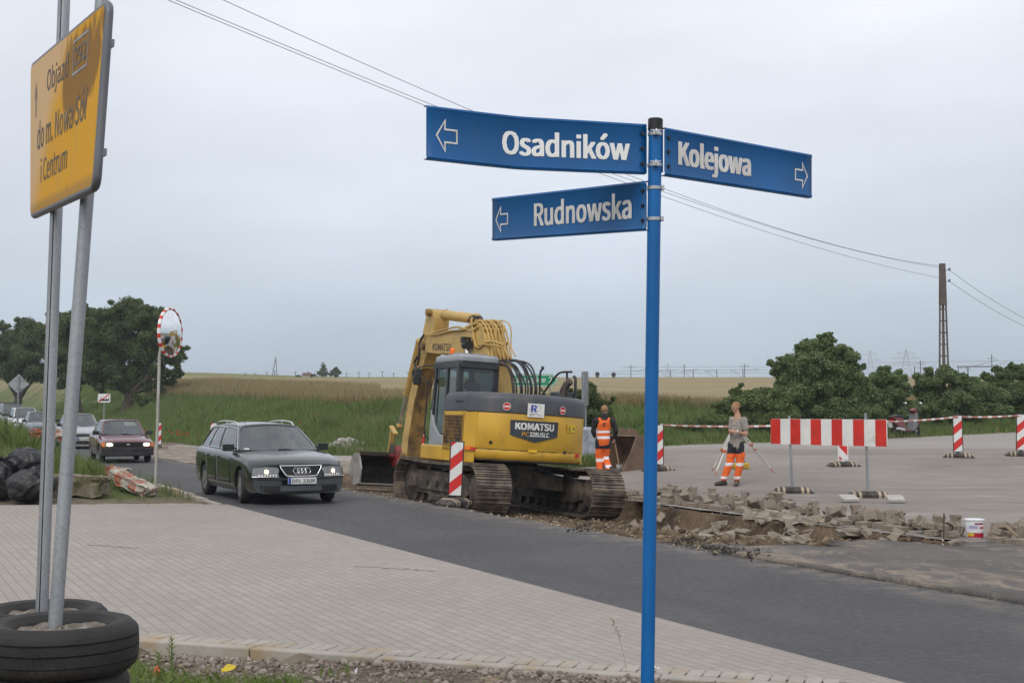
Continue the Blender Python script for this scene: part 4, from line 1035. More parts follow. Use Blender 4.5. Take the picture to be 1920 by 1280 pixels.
def beacon(label, loc, rz, st=None, hgt=1.0, black=True, foot=True, tilt=0, knob=True, w=.26, footrot=0, group='striped beacon boards', footmb=None):
    t = thing('beacon_board', label, 'beacon board', loc, rz, group, ry=tilt)
    z0 = .14
    if black:
        mb = MB(); mb.box((0, 0, z0 + hgt / 2), (w, .035, hgt)); mb.build('board_frame', BLACK, t, bevel=.012)
    else:
        mb = MB(); mb.box((0, 0, z0 + hgt / 2), (w, .035, hgt)); mb.build('board_frame', WHITE, t, bevel=.012)
    k = .022 if black else .03
    mb = MB(); mb.box((0, -.019, z0 + hgt / 2), (w - 2 * k, .006, hgt - 2 * k)); mb.build('striped_face', st or ST_R, t, smooth=0)
    if knob:
        mb = MB(); mb.cyl((0, 0, z0 + hgt), (0, 0, z0 + hgt + .05), .016, 10); mb.ball((0, 0, z0 + hgt + .06), (.03, .02, .022), 10); mb.build('lamp_peg', BLACK, t)
    mb = MB(); mb.box((0, 0, .1), (.06, .04, .14)); mb.build('stem', BLACK if black else WHITE, t)
    if foot: (footmb or foot_mesh()).build('foot', [FOOT, TANS], t, smooth=30, rot=(0, 0, footrot))
    return t
def bl(u, v, Yd, z=None):
    p = at(u, v, Yd); p.z = float(plaza(p.x, Yd)) if z is None else z; return p
beacon('red and white beacon board standing on the new asphalt right before the excavator', bl(852, 945, 24.2, .0), R(4), tilt=R(2.6), footrot=R(60))
beacon('red and white beacon board half hidden between the excavator arm and its cab', bl(784, 868, 37, 0), R(8), tilt=R(4), footrot=.4)
beacon('red and white beacon board just left of the dark green estate car', bl(400, 840, 51, .05), R(10))
beacon('red and white beacon board seen just behind the thin pole of the round mirror', bl(297, 838, 57, .05), R(20), hgt=.95)
beacon('red and white beacon board mostly hidden behind the blue post', bl(1235, 872, 33), R(-3), footrot=R(20))
beacon('white beacon board with a falling red stripe, seen under the wide barrier board', bl(1581, 868, 33.6), R(-6), ST_L, black=False, footrot=R(15))
beacon('red and white beacon board on a dark rubber foot right of the parked scooter', bl(1797, 857, 36), R(-14), tilt=R(-.5))
beacon('red and white beacon board cut by the right border of the picture', bl(1914, 857, 36.5), R(-10), tilt=R(1.5))
# small round reflector post on the verge
p = bl(167, 800, 66, 0); p.z = float(H(p.x, 66))
t = thing('marker_post', 'small round white marker post with a red band on the left verge', 'post', p)
mb = MB(); mb.cyl((0, 0, -.2), (0, 0, 1.35), .06, 12, 0); mb.cyl((0, 0, 1.0), (0, 0, 1.2), .065, 12, 1); mb.tube([(0, 0, 1.35), (0, 0, 1.4), (0, 0, 1.42)], [.06, .045, .01], 12, 0); mb.build('shaft', [WHITE, REDP], t)

# --- wide barrier board on two posts
b0 = at(1486, 921, 27.4); b0.z = 0; b1 = at(1628, 931, 26.0); b1.z = 0
dirb = (b1 - b0); Lb = dirb.length; ang = math.atan2(dirb.y, dirb.x); barm = (b0 + b1) / 2
bar = thing('barrier_board', 'wide red and white striped barrier board on two steel posts with rubber feet', 'barrier', barm, ang)
inv = Matrix.Rotation(-ang, 3, 'Z'); lb = lambda p: inv @ (Vector(p) - barm)
ub = Vector((math.cos(ang), math.sin(ang), 0)); nb = Vector((math.sin(ang), -math.cos(ang), 0))
def board_pt(u, v, off=0.):
    """where the pixel ray meets the board's upright plane"""
    r_ = ray(u, v); o = Vector((0, 0, CAMH)); k = ((barm + nb * off) - o).dot(nb) / r_.dot(nb); return lb(o + r_ * k)
p00, p10 = board_pt(1445, 835.5, .05), board_pt(1662.5, 833.5, .05); p01, p11 = board_pt(1445, 788, .05), board_pt(1662.5, 782.5, .05)
xl, xr = (p00.x + p01.x) / 2, (p10.x + p11.x) / 2; zb0, zb1 = (p00.z + p10.z) / 2, (p01.z + p11.z) / 2
wst = (xr - xl) / 11
mb = MB(); yb = p00.y
ol = rrect(xl, zb0, xr, zb1, .03); mb.prism(ol, yb, yb + .025, lambda u, v, w: (u, w, v)); mb.build('board', WHITE, bar, smooth=0)
mb = MB()
for i in range(0, 11, 2):
    x0, x1 = xl + i * wst + (.004 if i == 0 else 0), xl + (i + 1) * wst - (.004 if i == 10 else 0)
    mb.prism([(x0, zb0 + .004), (x1, zb0 + .004), (x1, zb1 - .004), (x0, zb1 - .004)], yb - .0025, yb - .0005, lambda u, v, w: (u, w, v))
mb.build('red_stripes', M('red_film', (.6, .03, .022), .4, var=.12, vs=3, dirt=(.4, .06, .04), da=(.5, .8)), bar, smooth=0)
for bp, px in ((b0, 1479), (b1, 1622)):
    l0 = lb(bp); tp = board_pt(px, 779 if px < 1500 else 774, -.0); tp.y = yb + .06
    mb = MB(); mb.cyl(l0 + Vector((0, 0, .02)), tp, .026, 16); mb.build('post', GALV, bar, smooth=50)
    mb = foot_mesh(.85, .42, .12); mb.build('foot', [FOOT, TANS], bar, smooth=30, loc=l0 + Vector((.0, 0, 0)), rot=(0, 0, -ang + (R(-6) if px < 1500 else R(-3))))
# flat paving slabs laid on the feet
SLAB = M('pale_slab', (.42, .40, .37), .9, var=.12, bump=.2, dirt=(.3, .26, .22), da=(.55, .8))
for (u, v), lab, rz in (((1592, 938), 'pale square concrete slab weighting the left end of the barrier foot', .12), ((1679, 939), 'pale square concrete slab weighting the right end of the barrier foot', -.1)):
    c = gp(u, v, .03); o = MB().box((0, 0, 0), (.3, .3, .06)).build('concrete_slab', SLAB, bevel=.01); o.location = (c.x, c.y, .075); o.rotation_euler = (R(14), 0, rz); tag(o, lab, 'slab', 'slabs on the barrier foot')

# --- barrier tape
TAPE = stripes('barrier_tape', 1, .12, .3, (.52, .25, .21), (.8, .79, .78), 0, .4, .62, dirt=.1)
def tape():
    mb = MB(); segs = [[(1238, 796, 33), (1581, 790, 33.6), 12], [(1581, 790, 33.6), (1797, 780.5, 36), 9], [(1797, 780.5, 36), (1914, 778, 36.5), 4], [(1914, 778, 36.5), (2060, 776, 38), 3]]
    for a, b, sag in segs:
        A, B = at(*a), at(*b); pts = []
        for i in range(31):
            k = i / 30; p = A.lerp(B, k); p.z -= 4 * k * (1 - k) * sag / 1000 * 6; tw = .5 * math.sin(k * 9 + a[0]) + .2
            pts.append((p + Vector((0, -.022 - .04 * math.sin(tw) * .5, .018 * math.cos(tw * .6))), p - Vector((0, .022 - .04 * math.sin(tw) * .5, .036 * math.cos(tw * .6)))))
        mb.add([x for p in pts for x in p], [(2 * i, 2 * i + 1, 2 * i + 3, 2 * i + 2) for i in range(30)])
    return tag(mb.build('barrier_tape', TAPE, smooth=180, solid=.0015), 'thin red and white barrier tape strung between the beacon boards on the square', 'tape')
tape()

# --- utility pole and its wires
UPC = M('weathered_concrete', (.125, .098, .082), .95, var=.25, vs=3, bump=.3, dirt=(.1, .075, .06), da=(.5, .75))
YP = 75.; upb = at(1771.5, 790, YP); upb.z = float(H(upb.x, YP)) - .2
up_ = thing('utility_pole', 'tall tapering concrete power line pole with ladder-like openings, behind the bushes at the right', 'utility pole', upb)
ht = at(1771, 494, YP).z - upb.z; zs_ = at(1771, 570, YP).z - upb.z
mb = MB()
hw = lambda z: .15 + (.32 - .15) * (1 - z / ht)
for s in (-1, 1):
    mb.bar((s * (hw(0) - .03), 0, 0), (s * (hw(zs_) - .03), 0, zs_), .06, .1, 0, (1, 0, 0)); mb.bar((s * .055, 0, 0), (s * .022, 0, zs_), .04, .1, 0, (1, 0, 0))
    z = .35
    while z < zs_ - .1: mb.box((s * (hw(z) * .5 + .02), 0, z), (hw(z) * .85, .08, .07)); z += .66
n = 8; mb.add([(x * hw(z), y, z) for z in (zs_ - .05, ht) for x, y in ((-1, -.13), (1, -.13), (1, .13), (-1, .13))], [(0, 1, 5, 4), (1, 2, 6, 5), (2, 3, 7, 6), (3, 0, 4, 7), (4, 5, 6, 7), (3, 2, 1, 0)])
mb.box((0, 0, zs_ * .38), (hw(zs_ * .38) * 2, .12, .14)); mb.build('shaft', UPC, up_, bevel=.015, bseg=1)
ins = {}
PORC = M('dark_insulator', (.05, .045, .045), .3)
for k, (u, v) in {'l1': (1763, 500), 'l2': (1763, 521), 'r1': (1780, 506), 'r2': (1780, 527)}.items():
    p = at(u, v, YP) - upb; s = -1 if k[0] == 'l' else 1; mb = MB(); mb.bar((s * .12, -.1, p.z - .03), p + Vector((s * -.0, 0, -.03)), .03, .03); mb.cyl(p + Vector((0, 0, -.02)), p + Vector((0, 0, .1)), .05, 10); mb.cyl(p + Vector((0, 0, .03)), p + Vector((0, 0, .06)), .08, 10); mb.build('insulator', PORC, up_, smooth=30); ins[k] = p + upb
WIRE = M('wire', (.12, .12, .13), .5, .5)
def wire(p0, p1, sag, r_, n=60):
    mb = MB(); pts = []
    for i in range(n + 1):
        k = i / n; p = p0.lerp(p1, k); p.z -= 4 * k * (1 - k) * sag; pts.append(p)
    mb.tube(pts, [r_ * (.55 + .45 * abs(p.y) / 75) for p in pts], 5); return mb
WG = 'power line wires'
for k, (u, v, mids, lab) in enumerate((( 418, 0, (880, 205), 'thin overhead wire, uppermost of the three, running up to the left from the concrete pole'), (329, 0, (800, 192), 'thin overhead wire, middle one of the three, running up to the left'), (314, 0, (800, 200), 'thin overhead wire, lowest of the three, running up to the left'))):
    p0 = ins['l1'] + Vector((0, 0, .05 - .1 * (k == 1))) if k < 2 else ins['l2']; p1 = at(u, v, 25); e_ = p0 + (p1 - p0) * 1.0
    # sag so that the wire passes mids
    best = None
    for s in np.linspace(0, 5, 101):
        for i in range(101):
            kk = i / 100; p = p0.lerp(e_, kk); p.z -= 4 * kk * (1 - kk) * s
            c = p - Vector((0, 0, CAMH)); fw = c.y * cp + c.z * sp_; uu = 960 + FPX * c.x / fw; vv = 640 - FPX * (c.z * cp - c.y * sp_) / fw
            if abs(uu - mids[0]) < 40:
                d = abs(vv - mids[1] - (uu - mids[0]) * .42)
                if best is None or d < best[0]: best = (d, s)
    mb = wire(p0, e_, best[1], .0095)
    d = (e_ - p0) * 1.0; tail = e_ + (e_ - p0) * .12 + Vector((0, 0, .9))
    mb.tube([e_, e_.lerp(tail, .5), tail], .0065, 5)
    tag(mb.build('overhead_wire', WIRE, smooth=180), lab, 'wire', WG)
for k, (u, v, lab) in {'r1': (1990, 622, 'thin overhead wire dropping to the right border, upper of the two'), 'r2': (1990, 628, 'thin overhead wire dropping to the right border, lower of the two')}.items():
    p1 = at(u, v, 118) if k == 'r1' else at(u, v + 6, 118); tag(wire(ins[k], p1, .5, .013).build('overhead_wire', WIRE, smooth=180), lab, 'wire', WG)

# --- signs seen across the road
GREENS = M('green_sign', (.01, .27, .13), .45, var=.1)
c = at(1004, 716, 62); t = thing('direction_sign', 'green arrow shaped direction sign with white lettering behind the excavator', 'road sign', (c.x, c.y, float(H(c.x, 62))))
lw = lambda u, v: (at(u, v, 62) - Vector(t.location))
x0, x1 = lw(948, 716).x, lw(1048, 716).x; z1, z0 = lw(1000, 701).z, lw(1000, 725).z; hd = .3; fn = lambda u, v, w: (u, -w, v)
arrow_pl = [(x0, z0), (x1 - hd, z0), (x1, (z0 + z1) / 2), (x1 - hd, z1), (x0, z1)]
mb = MB(); mb.prism(arrow_pl, -.02, 0, fn); mb.build('sign_panel', GREENS, t, smooth=0)
mb = MB(); text(mb, 'Szczyglice', lw(960, 0).x, z0 + .12, lw(1022, 0).x, z1 - .12, fn, 0, .015, (0, .003)); mb.build('lettering', WHITE, t, smooth=0, fix=False); mb = MB(); text(mb, '2', lw(1028, 0).x, z0 + .17, lw(1034, 0).x, z1 - .12, fn, 0, .015, (0, .003)); mb.build('lettering', WHITE, t, smooth=0, fix=False)
mb = MB(); ring(mb, inset(arrow_pl, .03)[1], .035, fn, 0, .003); mb.build('white_border', WHITE, t, smooth=0, fix=False)
for u in (968, 1030): mb = MB(); mb.cyl((lw(u, 0).x, .04, -.3), (lw(u, 0).x, .04, z1), .03, 10); mb.build('post', GALV, t)
# white sign: end of the built-up area
c = at(195, 746, 66); g = float(H(c.x, 66)); t = thing('town_end_sign', 'small white sign with a dark town skyline crossed by a red diagonal bar', 'road sign', (c.x, c.y, g), R(-4))
s_ = 66 / FPX; zc = c.z - g
fn = lambda u, v, w: (u, -w, v + zc)
mb = MB(); mb.prism(rrect(-11.8 * s_, -8.2 * s_, 11.8 * s_, 8.2 * s_, .04), -.02, 0, fn); mb.build('sign_panel', WHITE, t, smooth=0)
mb = MB(); q0 = -5.5 * s_; sky_ = [(-9.5, 0), (-9.5, 2), (-7, 2), (-7, 4), (-5.5, 4), (-5.5, 6.5), (-4.5, 6.5), (-4.5, 3), (-2, 3), (-2, 5), (.5, 5), (.5, 3), (3, 3), (3, 4.5), (5.5, 4.5), (5.5, 3), (7.5, 3), (7.5, 5.5), (9.5, 5.5), (9.5, 0)]
mb.add([fn(a * s_, b * s_ + q0, .003) for a, b in sky_], [tuple(range(len(sky_)))]); mb.build('town_symbol', BLACK, t, smooth=0)
mb = MB(); mb.bar(fn(-10 * s_, -7.2 * s_, .006), fn(10 * s_, 7.2 * s_, .006), .05, .004, 0, (0, 1, 0)); mb.build('red_bar', REDP, t, smooth=0)
mb = MB(); mb.cyl((0, .04, -.3), (0, .04, zc + .2), .03, 10); mb.build('post', GALV, t)
# diamond sign from behind
c = at(35, 720, 48); g = float(H(c.x, 48)); t = thing('diamond_sign', 'grey back of a diamond shaped road sign standing on the grassy mound', 'road sign', (c.x, c.y, g), R(8)); zc = c.z - g; s_ = 48 / FPX
fn = lambda u, v, w: (u, -w, v + zc); dm = [(0, -18.5 * s_), (20 * s_, 0), (0, 18.5 * s_), (-20 * s_, 0)]
mb = MB(); mb.prism(dm, -.02, 0, fn); mb.build('sign_panel', M('bare_aluminium', (.4, .41, .42), .5, .6, var=.1), t, smooth=0)
mb = MB(); ring(mb, dm, .03, fn, 0, .012); mb.build('rim', GALV, t, solid=.02)
mb = MB(); mb.cyl((0, -.05, -.3), (0, -.05, zc + 17 * s_), .032, 12); mb.build('post', GALV, t)
for dz in (-8, 8): mb = MB(); mb.bar((-9 * s_ * .9, -.02, zc + dz * s_), (9 * s_ * .9, -.02, zc + dz * s_), .03, .03); mb.build('back_rail', GALV, t)
# sign seen edge-on behind the excavator
c = at(1097, 760, 39); g = float(H(c.x, 39)); t = thing('road_sign', 'grey sign panel seen nearly edge-on, on two steel posts right of the excavator', 'road sign', (c.x, c.y, g), R(74))
zt = at(1090, 696, 39).z - g
mb = MB(); mb.box((0, -.02, zt - .5), (.62, .025, 1.0)); mb.build('sign_panel', M('grey_sign_back', (.3, .31, .32), .5, .5), t, bevel=.008)
for x in (-.2, .2): mb = MB(); mb.cyl((x, .03, -.3), (x, .03, zt - .02), .03, 10); mb.build('post', GALV, t)

# --- railway masts and pylons far away
MAST = M('far_steel', (.12, .115, .115), .7, var=.1)
def mast(px, v_top, Yd, kind, label, group, arm=1):
    x = (px - 960) / FPX * Yd; g = float(H(x, Yd)); top = at(px, v_top, Yd).z; hh = top - g
    mb = MB(); w = .16
    if kind == 'mast':
        mb.bar((0, 0, -.5), (0, 0, hh), w, w, 0, (0, 1, 0)); z = hh * .86
        mb.bar((0, 0, z), (arm * 2.6, 0, z), .07, .07); mb.bar((0, 0, z - 1.9), (arm * 2.2, 0, z - .1), .06, .06); mb.bar((arm * 2.6, 0, z), (arm * 2.6, 0, z - .6), .06, .06)
    elif kind == 'cross':
        mb.bar((0, 0, -.5), (0, 0, hh), w, w, 0, (0, 1, 0)); mb.bar((-1.1, 0, hh * .82), (1.1, 0, hh * .82), .08, .08); mb.bar((0, 0, hh * .5), (arm * 3, 0, hh * .62), .07, .07); mb.bar((arm * 3, 0, hh * .62), (arm * 3.2, 0, hh * .7), .06, .06)
    elif kind == 'signal':
        mb.bar((0, 0, -.5), (0, 0, hh), .12, .12, 0, (0, 1, 0)); mb.box((0, -.05, hh - 1.2), (.75, .2, 2.4)); mb.box((0, -.12, hh - .5), (1, .06, .5))
    elif kind == 'post': mb.bar((0, 0, -.5), (0, 0, hh), w * .9, w * .9, 0, (0, 1, 0)); mb.bar((-.5, 0, hh * .9), (.5, 0, hh * .9), .07, .07)
    elif kind == 'portal':
        for xx in (-3, 3): mb.bar((xx, 0, -.5), (xx, 0, hh), .22, .22, 0, (0, 1, 0))
        mb.bar((-5.5, 0, hh), (4.5, 0, hh), .2, .25); mb.bar((-2, 0, hh), (4, 0, hh + 1.6), .08, .08)
    o = mb.build('railway_mast', MAST); o.location = (x, Yd, g); tag(o, label, 'mast', group); return o
RG = 'masts of the far railway line'
RL = 'thin railway mast standing far off on the skyline'
for px, v, kind, arm in ((1183, 684, 'cross', 1), (1257, 693, 'mast', -1), (1283, 683, 'cross', 1), (1300, 693, 'mast', -1), (1344, 693, 'mast', -1), (1393, 691, 'mast', -1), (1396, 682, 'cross', 1), (500, 697, 'post', 1), (515, 694, 'post', 1), (554, 696, 'post', 1), (595, 695, 'post', 1), (650, 699, 'post', 1), (673, 697, 'post', 1), (692, 699, 'post', 1), (717, 696, 'post', 1), (738, 699, 'post', 1),
                        (460, 699, 'post', 1), (478, 699, 'post', 1), (765, 697, 'post', 1), (1726, 675, 'cross', 1), (1715, 686, 'mast', 1), (1797, 687, 'mast', 1), (1860, 664, 'cross', 1)):
    mast(px, v, 300, kind, RL if px < 1120 else 'railway mast with a bracket arm, far off beyond the wheat field' , RG + (' left of the excavator' if px < 1120 else ' right of the excavator'), arm)
mast(1840, 687, 300, 'portal', 'railway gantry with a crossbeam above the bushes at the right', RG)
mast(1120, 697, 300, 'signal', 'railway signal on a short post beyond the field, left of the other signal', RG); mast(1150.5, 698, 300, 'signal', 'railway signal on a short post beyond the field, right of the other signal', RG)
def pylon(px, v, Yd, label, w):
    x = (px - 960) / FPX * Yd; g = float(H(x, Yd)); hh = at(px, v, Yd).z - g; mb = MB()
    wd = lambda z: w * (1 - z / hh) ** 1.25 + .25
    zs = [hh * k for k in (0, .13, .25, .37, .48, .58, .68, .78, .88, 1)]
    for i in range(len(zs) - 1):
        for s in (-1, 1):
            a, b = wd(zs[i]), wd(zs[i + 1]); mb.bar((s * a, 0, zs[i]), (s * b, 0, zs[i + 1]), .16, .16, 0, (0, 1, 0)); mb.bar((s * a, 0, zs[i]), (-s * b, 0, zs[i + 1]), .09, .09, 0, (0, 1, 0))
    for k, l in ((.63, w * 2.1), (.78, w * 1.6), (.9, w * 1.1)):
        mb.bar((-l, 0, hh * k), (l, 0, hh * k), .15, .15); 
        for s in (-1, 1): mb.bar((s * l, 0, hh * k), (0, 0, hh * (k + .06)), .09, .09)
    o = mb.build('lattice_pylon', M('pale_lattice_steel', (.4, .42, .45), .7, .2)); o.location = (x, Yd, g); tag(o, label, 'pylon', 'lattice pylons on the skyline')
pylon(1699, 655, 520, 'grey lattice power pylon with crossarms right of the tall bushy tree', 3.6)
pylon(1632, 656, 640, 'paler lattice power pylon just right of the tall bushy tree, half hidden by the bush', 3.2)
pylon(1252, 681, 700, 'faint lattice pylon right behind the blue post on the skyline', 2.6)
c = at(500, 697, 300)
o = MB(); 
for a, b in (((-1.2, 0, -2), (0, 0, 4.2)), ((.4, 0, -2), (0, 0, 4.2))): o.bar(a, b, .14, .14, 0, (0, 1, 0))
x = (517 - 960) / FPX * 300; o = o.build('braced_pole', MAST); o.location = (x, 300, float(H(x, 300))); tag(o, 'braced power pole standing on the skyline above the left field', 'pole')
# far catenary wires
mb = MB()
for v in (694, 699):
    mb.tube([at(1130, v + 3, 300), at(1250, v, 300), at(1440, v - 1, 300)], .03, 4)
mb.tube([at(1160, 688, 300), at(1440, 687, 300)], .025, 4); mb.tube([at(1600, 680, 300), at(1920, 676, 300)], .025, 4)
tag(mb.build('catenary_wires', MAST), 'faint wires strung along the far railway line', 'wire')
# farmhouse on the skyline
x = (576 - 960) / FPX * 300; g = float(H(x, 300)); t = thing('farmhouse', 'tiny low farmhouse with a dull red roof on the skyline', 'house', (x, 300, g))
hz = at(576, 703.5, 300).z - g
mb = MB(); mb.box((0, 0, hz * .5 - .5), (1.7, 2.5, max(.6, hz) + 1)); mb.build('wall', M('far_wall', (.42, .38, .35), .9), t)
mb = MB(); mb.prism([(-1.05, hz), (1.05, hz), (.8, hz + .55), (-.8, hz + .55)], -1.4, 1.4, lambda u, v, w: (u, w, v)); mb.box((.2, 0, hz + .6), (.25, .3, .5)); mb.build('roof', M('far_roof', (.22, .12, .1), .9), t)
# ================================================================== EXCAVATOR
EXL = Vector((-.2, 27, -.285)); EXR = Euler((R(3.5), 0, R(114.2)))
ex = thing('excavator', 'large yellow tracked excavator with a dark grey hood and cab, digging in the trench', 'excavator', EXL)
ex.rotation_euler = EXR
_mi = EXR.to_matrix().transposed()
def exl(u, v, y0):
    o = _mi @ (Vector((0, 0, CAMH)) - EXL); d = _mi @ ray(u, v); return o + d * ((y0 - o.y) / d.y)
YEL = M('yellow_paint', (.60, .35, .035), .4, var=.12, vs=1.6, dirt=(.26, .165, .05), da=(.56, .82), ds=2.2, bump=.03, bs=30, spec=.4)
YELF = M('faded_yellow_paint', (.50, .33, .10), .5, var=.14, vs=2, dirt=(.23, .14, .055), da=(.5, .78), ds=2.6, bump=.05, spec=.35)
YELD = M('muddy_yellow_paint', (.28, .165, .045), .7, var=.35, vs=2.5, dirt=(.10, .062, .032), da=(.42, .66), ds=3.5, bump=.1)
GREY = M('dark_grey_paint', (.06, .066, .076), .5, var=.15, vs=1.5, dirt=(.12, .115, .11), da=(.5, .8), ds=1.8)
LGREY = M('light_grey_paint', (.3, .32, .34), .5, var=.1, dirt=(.2, .19, .18), da=(.55, .8))
TRK = M('track_steel', (.17, .142, .118), .6, .55, var=.35, vs=5, dirt=(.28, .225, .165), da=(.46, .66), ds=5, bump=.3)
MUD = M('muddy_frame', (.075, .062, .05), .8, .1, var=.4, vs=3, dirt=(.2, .155, .11), da=(.46, .7), ds=3, bump=.5, bs=25)
DK = M('black_recess', (.012, .012, .012), .8)
HOSE = M('black_hose', (.018, .018, .02), .45)
# --- tracks
LT, RT_, GA = 1.83, .44, 1.19          # half wheelbase, loop radius, half gauge
def loop_at(s):
    """place and direction on the track loop after s metres (x, z, angle)"""
    P = 4 * LT + 2 * math.pi * RT_; s %= P
    if s < 2 * LT:
        x = LT - s; return x, 2 * RT_ - .045 * math.sin(math.pi * (s / (2 * LT))) * .9, math.pi
    s -= 2 * LT
    if s < math.pi * RT_: a = math.pi / 2 + s / RT_; return -LT + RT_ * math.cos(a), RT_ + RT_ * math.sin(a), a + math.pi / 2
    s -= math.pi * RT_
    if s < 2 * LT: return -LT + s, 0., 0.
    s -= 2 * LT; a = -math.pi / 2 + s / RT_; return LT + RT_ * math.cos(a), RT_ + RT_ * math.sin(a), a + math.pi / 2
Pl = 4 * LT + 2 * math.pi * RT_; NS = 48
for sy in (1, -1):
    mb = MB(); yc = sy * GA
    for i in range(NS):
        x, z, a = loop_at(i * Pl / NS); m = Matrix.Rotation(-a, 3, 'Y'); nrm = Vector((math.sin(a), 0, -math.cos(a)))
        c = Vector((x, yc, z + .0))
        mb.box(c, (Pl / NS * .93, .7, .022), 0, m)
        for o, h in ((-.062, .03), (.0, .022), (.062, .026)): mb.box(c + Vector((math.cos(a), 0, math.sin(a))) * o + nrm * (.011 + h / 2), (.016, .7, h), 0, m)
        for yy2 in (-.09, .09): mb.box(c - nrm * .06 + Vector((0, yy2, 0)), (Pl / NS * .98, .045, .09), 1, m)
        if i % 1 == 0: mb.box(c + nrm * .014, (.06, .09, .012), 1, m)
    mb.build('track', [TRK, DARKM], ex, smooth=0)
    # frame
    mb = MB(); pr = [(-1.52, .3), (-1.5, .62), (-1.2, .68), (1.25, .68), (1.5, .56), (1.5, .32), (1.2, .22), (-1.2, .22)]
    mb.prism(pr, yc - .2, yc + .2, lambda u, v, w: (u, w, v))
    mb.prism([(-1.1, .3), (-1.1, .58), (1.1, .58), (1.1, .3)], yc + sy * .2, yc + sy * .235, lambda u, v, w: (u, w, v))
    for x in (-1.0, -.5, 0, .55): mb.box((x, yc + sy * .24, .44), (.16, .02, .12), 1)
    mb.box((1.35, yc + sy * .22, .46), (.42, .06, .26)); mb.box((-.1, yc + sy * .25, .17), (1.0, .05, .12))
    mb.build('track_frame', [MUD, DK], ex, bevel=.015)
    mb = MB(); x = LT
    mb.lathe([(.01, -.16), (.16, -.17), (.2, -.13), (.38, -.11), (.395, -.07), (.395, .07), (.38, .11), (.2, .13), (.16, .17), (.01, .16)], (x, yc, RT_), 'y', 32); mb.build('idler', MUD, ex, smooth=40)
    mb = MB(); x = -LT
    mb.lathe([(.01, -.24), (.2, -.24), (.27, -.2), (.29, -.1), (.34, -.06), (.34, .06), (.29, .1), (.27, .2), (.2, .24), (.01, .24)], (x, yc, RT_), 'y', 28)
    for k in range(21): a = 2 * math.pi * k / 21; mb.box((x + .37 * math.cos(a), yc, RT_ + .37 * math.sin(a)), (.07, .07, .05), 0, (0, -a, 0))
    for k in range(12): a = 2 * math.pi * k / 12; mb.cyl((x + .2 * math.cos(a), yc - .25, RT_ + .2 * math.sin(a)), (x + .2 * math.cos(a), yc + .25, RT_ + .2 * math.sin(a)), .016, 6)
    mb.build('sprocket', MUD, ex, smooth=40)
    for k in range(8): mb = MB(); mb.lathe([(.01, -.15), (.09, -.16), (.1, -.1), (.075, -.08), (.075, .08), (.1, .1), (.09, .16), (.01, .15)], (-1.42 + k * .405, yc, .155), 'y', 16); mb.build('track_roller', MUD, ex, smooth=40)
    for k in (-.65, .75): mb = MB(); mb.cyl((k, yc - .15, .76), (k, yc + .15, .76), .07, 14); mb.build('carrier_roller', MUD, ex, smooth=40)
# --- car body between the tracks: X shaped legs
mb = MB()
for sx in (1, -1):
    for sy in (1, -1): mb.prism([(0, .46), (.05, .86), (.95, .7), (.98, .42)], -.3, .3, lambda u, v, w: (sx * (.18 + u * .65) + w * .4, sy * (.15 + u * .85) - w * sx * sy * .35, v))
mb.cyl((0, 0, .5), (0, 0, .92), .62, 32); mb.box((0, 0, .6), (1.2, 1.0, .3)); mb.build('car_body', MUD, ex, bevel=.02)
mb = MB(); mb.lathe([(.5, .88), (.66, .88), (.66, .95), (.6, .96), (.6, 1.02), (.5, 1.02)], (0, 0, 0), 'z', 40, closed=True); mb.build('slew_ring', DK, ex, smooth=30)
# --- upper structure
RC, HY = 1.6, 1.29
A55 = math.asin(HY / RC)
def arc(a0, a1, n, r=RC): return [(-r * math.cos(a0 + (a1 - a0) * i / n), r * math.sin(a0 + (a1 - a0) * i / n)) for i in range(n + 1)]
deck = arc(-A55, A55, 24) + [(1.4, HY), (1.7, .95), (1.78, .1), (1.45, -.05), (1.45, -.42), (1.7, -.5), (1.7, -HY)]
mb = MB(); mb.prism([(x * .97, y * .96) for x, y in deck], .96, 1.1, lambda u, v, w: (u, v, w)); mb.build('deck', DARKM, ex, bevel=.02)
# yellow counterweight: rings from bottom to top
def shell(outline, levels, mb, mi=0, cap=True):
    n = len(outline); o = len(mb.v)
    for z, ins in levels:
        for (x, y) in outline:
            L = math.hypot(x, y); mb.v.append((x * (L - ins) / L, y * (L - ins) / L, z))
    for j in range(len(levels) - 1):
        for i in range(n): k = (i + 1) % n; mb.f.append([o + j * n + i, o + j * n + k, o + (j + 1) * n + k, o + (j + 1) * n + i]); mb.m.append(mi)
    if cap:
        mb.f.append([o + i for i in range(n)][::-1]); mb.m.append(mi); mb.f.append([o + (len(levels) - 1) * n + i for i in range(n)]); mb.m.append(mi)
AC = R(45)
cw = arc(-AC, AC, 36) + [(-.62, RC * math.sin(AC) - .02), (-.62, -RC * math.sin(AC) + .02)]
mb = MB(); shell(cw, [(.965, .14), (.985, .06), (1.03, .015), (1.1, .0), (1.165, .0), (1.18, .008), (1.195, .0), (1.84, .02), (1.885, .035)], mb); mb.build('counterweight', YEL, ex, smooth=40)
# side housings and doors, yellow
for sy in (1, -1):
    yo = RC * math.sin(AC) * sy
    ol = [(-RC * math.cos(AC) + .012, yo - .004 * sy), (-.88, HY * sy), (.22 if sy > 0 else 1.2, HY * sy), (.22 if sy > 0 else 1.2, .8 * sy), (-.6, .8 * sy)]
    mb = MB(); mb.prism(ol, 1.1, 1.885, lambda u, v, w: (u, v, w)); mb.build('side_door', YEL, ex, bevel=.012)
    mb = MB(); mb.prism([(-RC * math.cos(AC) + .012, yo), (-.88, HY * sy), (1.45, HY * sy), (1.45, (HY - .12) * sy), (-.6, (HY - .2) * sy)], .90 if sy > 0 else .96, 1.1 if sy < 0 else 1.2, lambda u, v, w: (u, v, w)); mb.build('side_skirt', YEL, ex, bevel=.025)
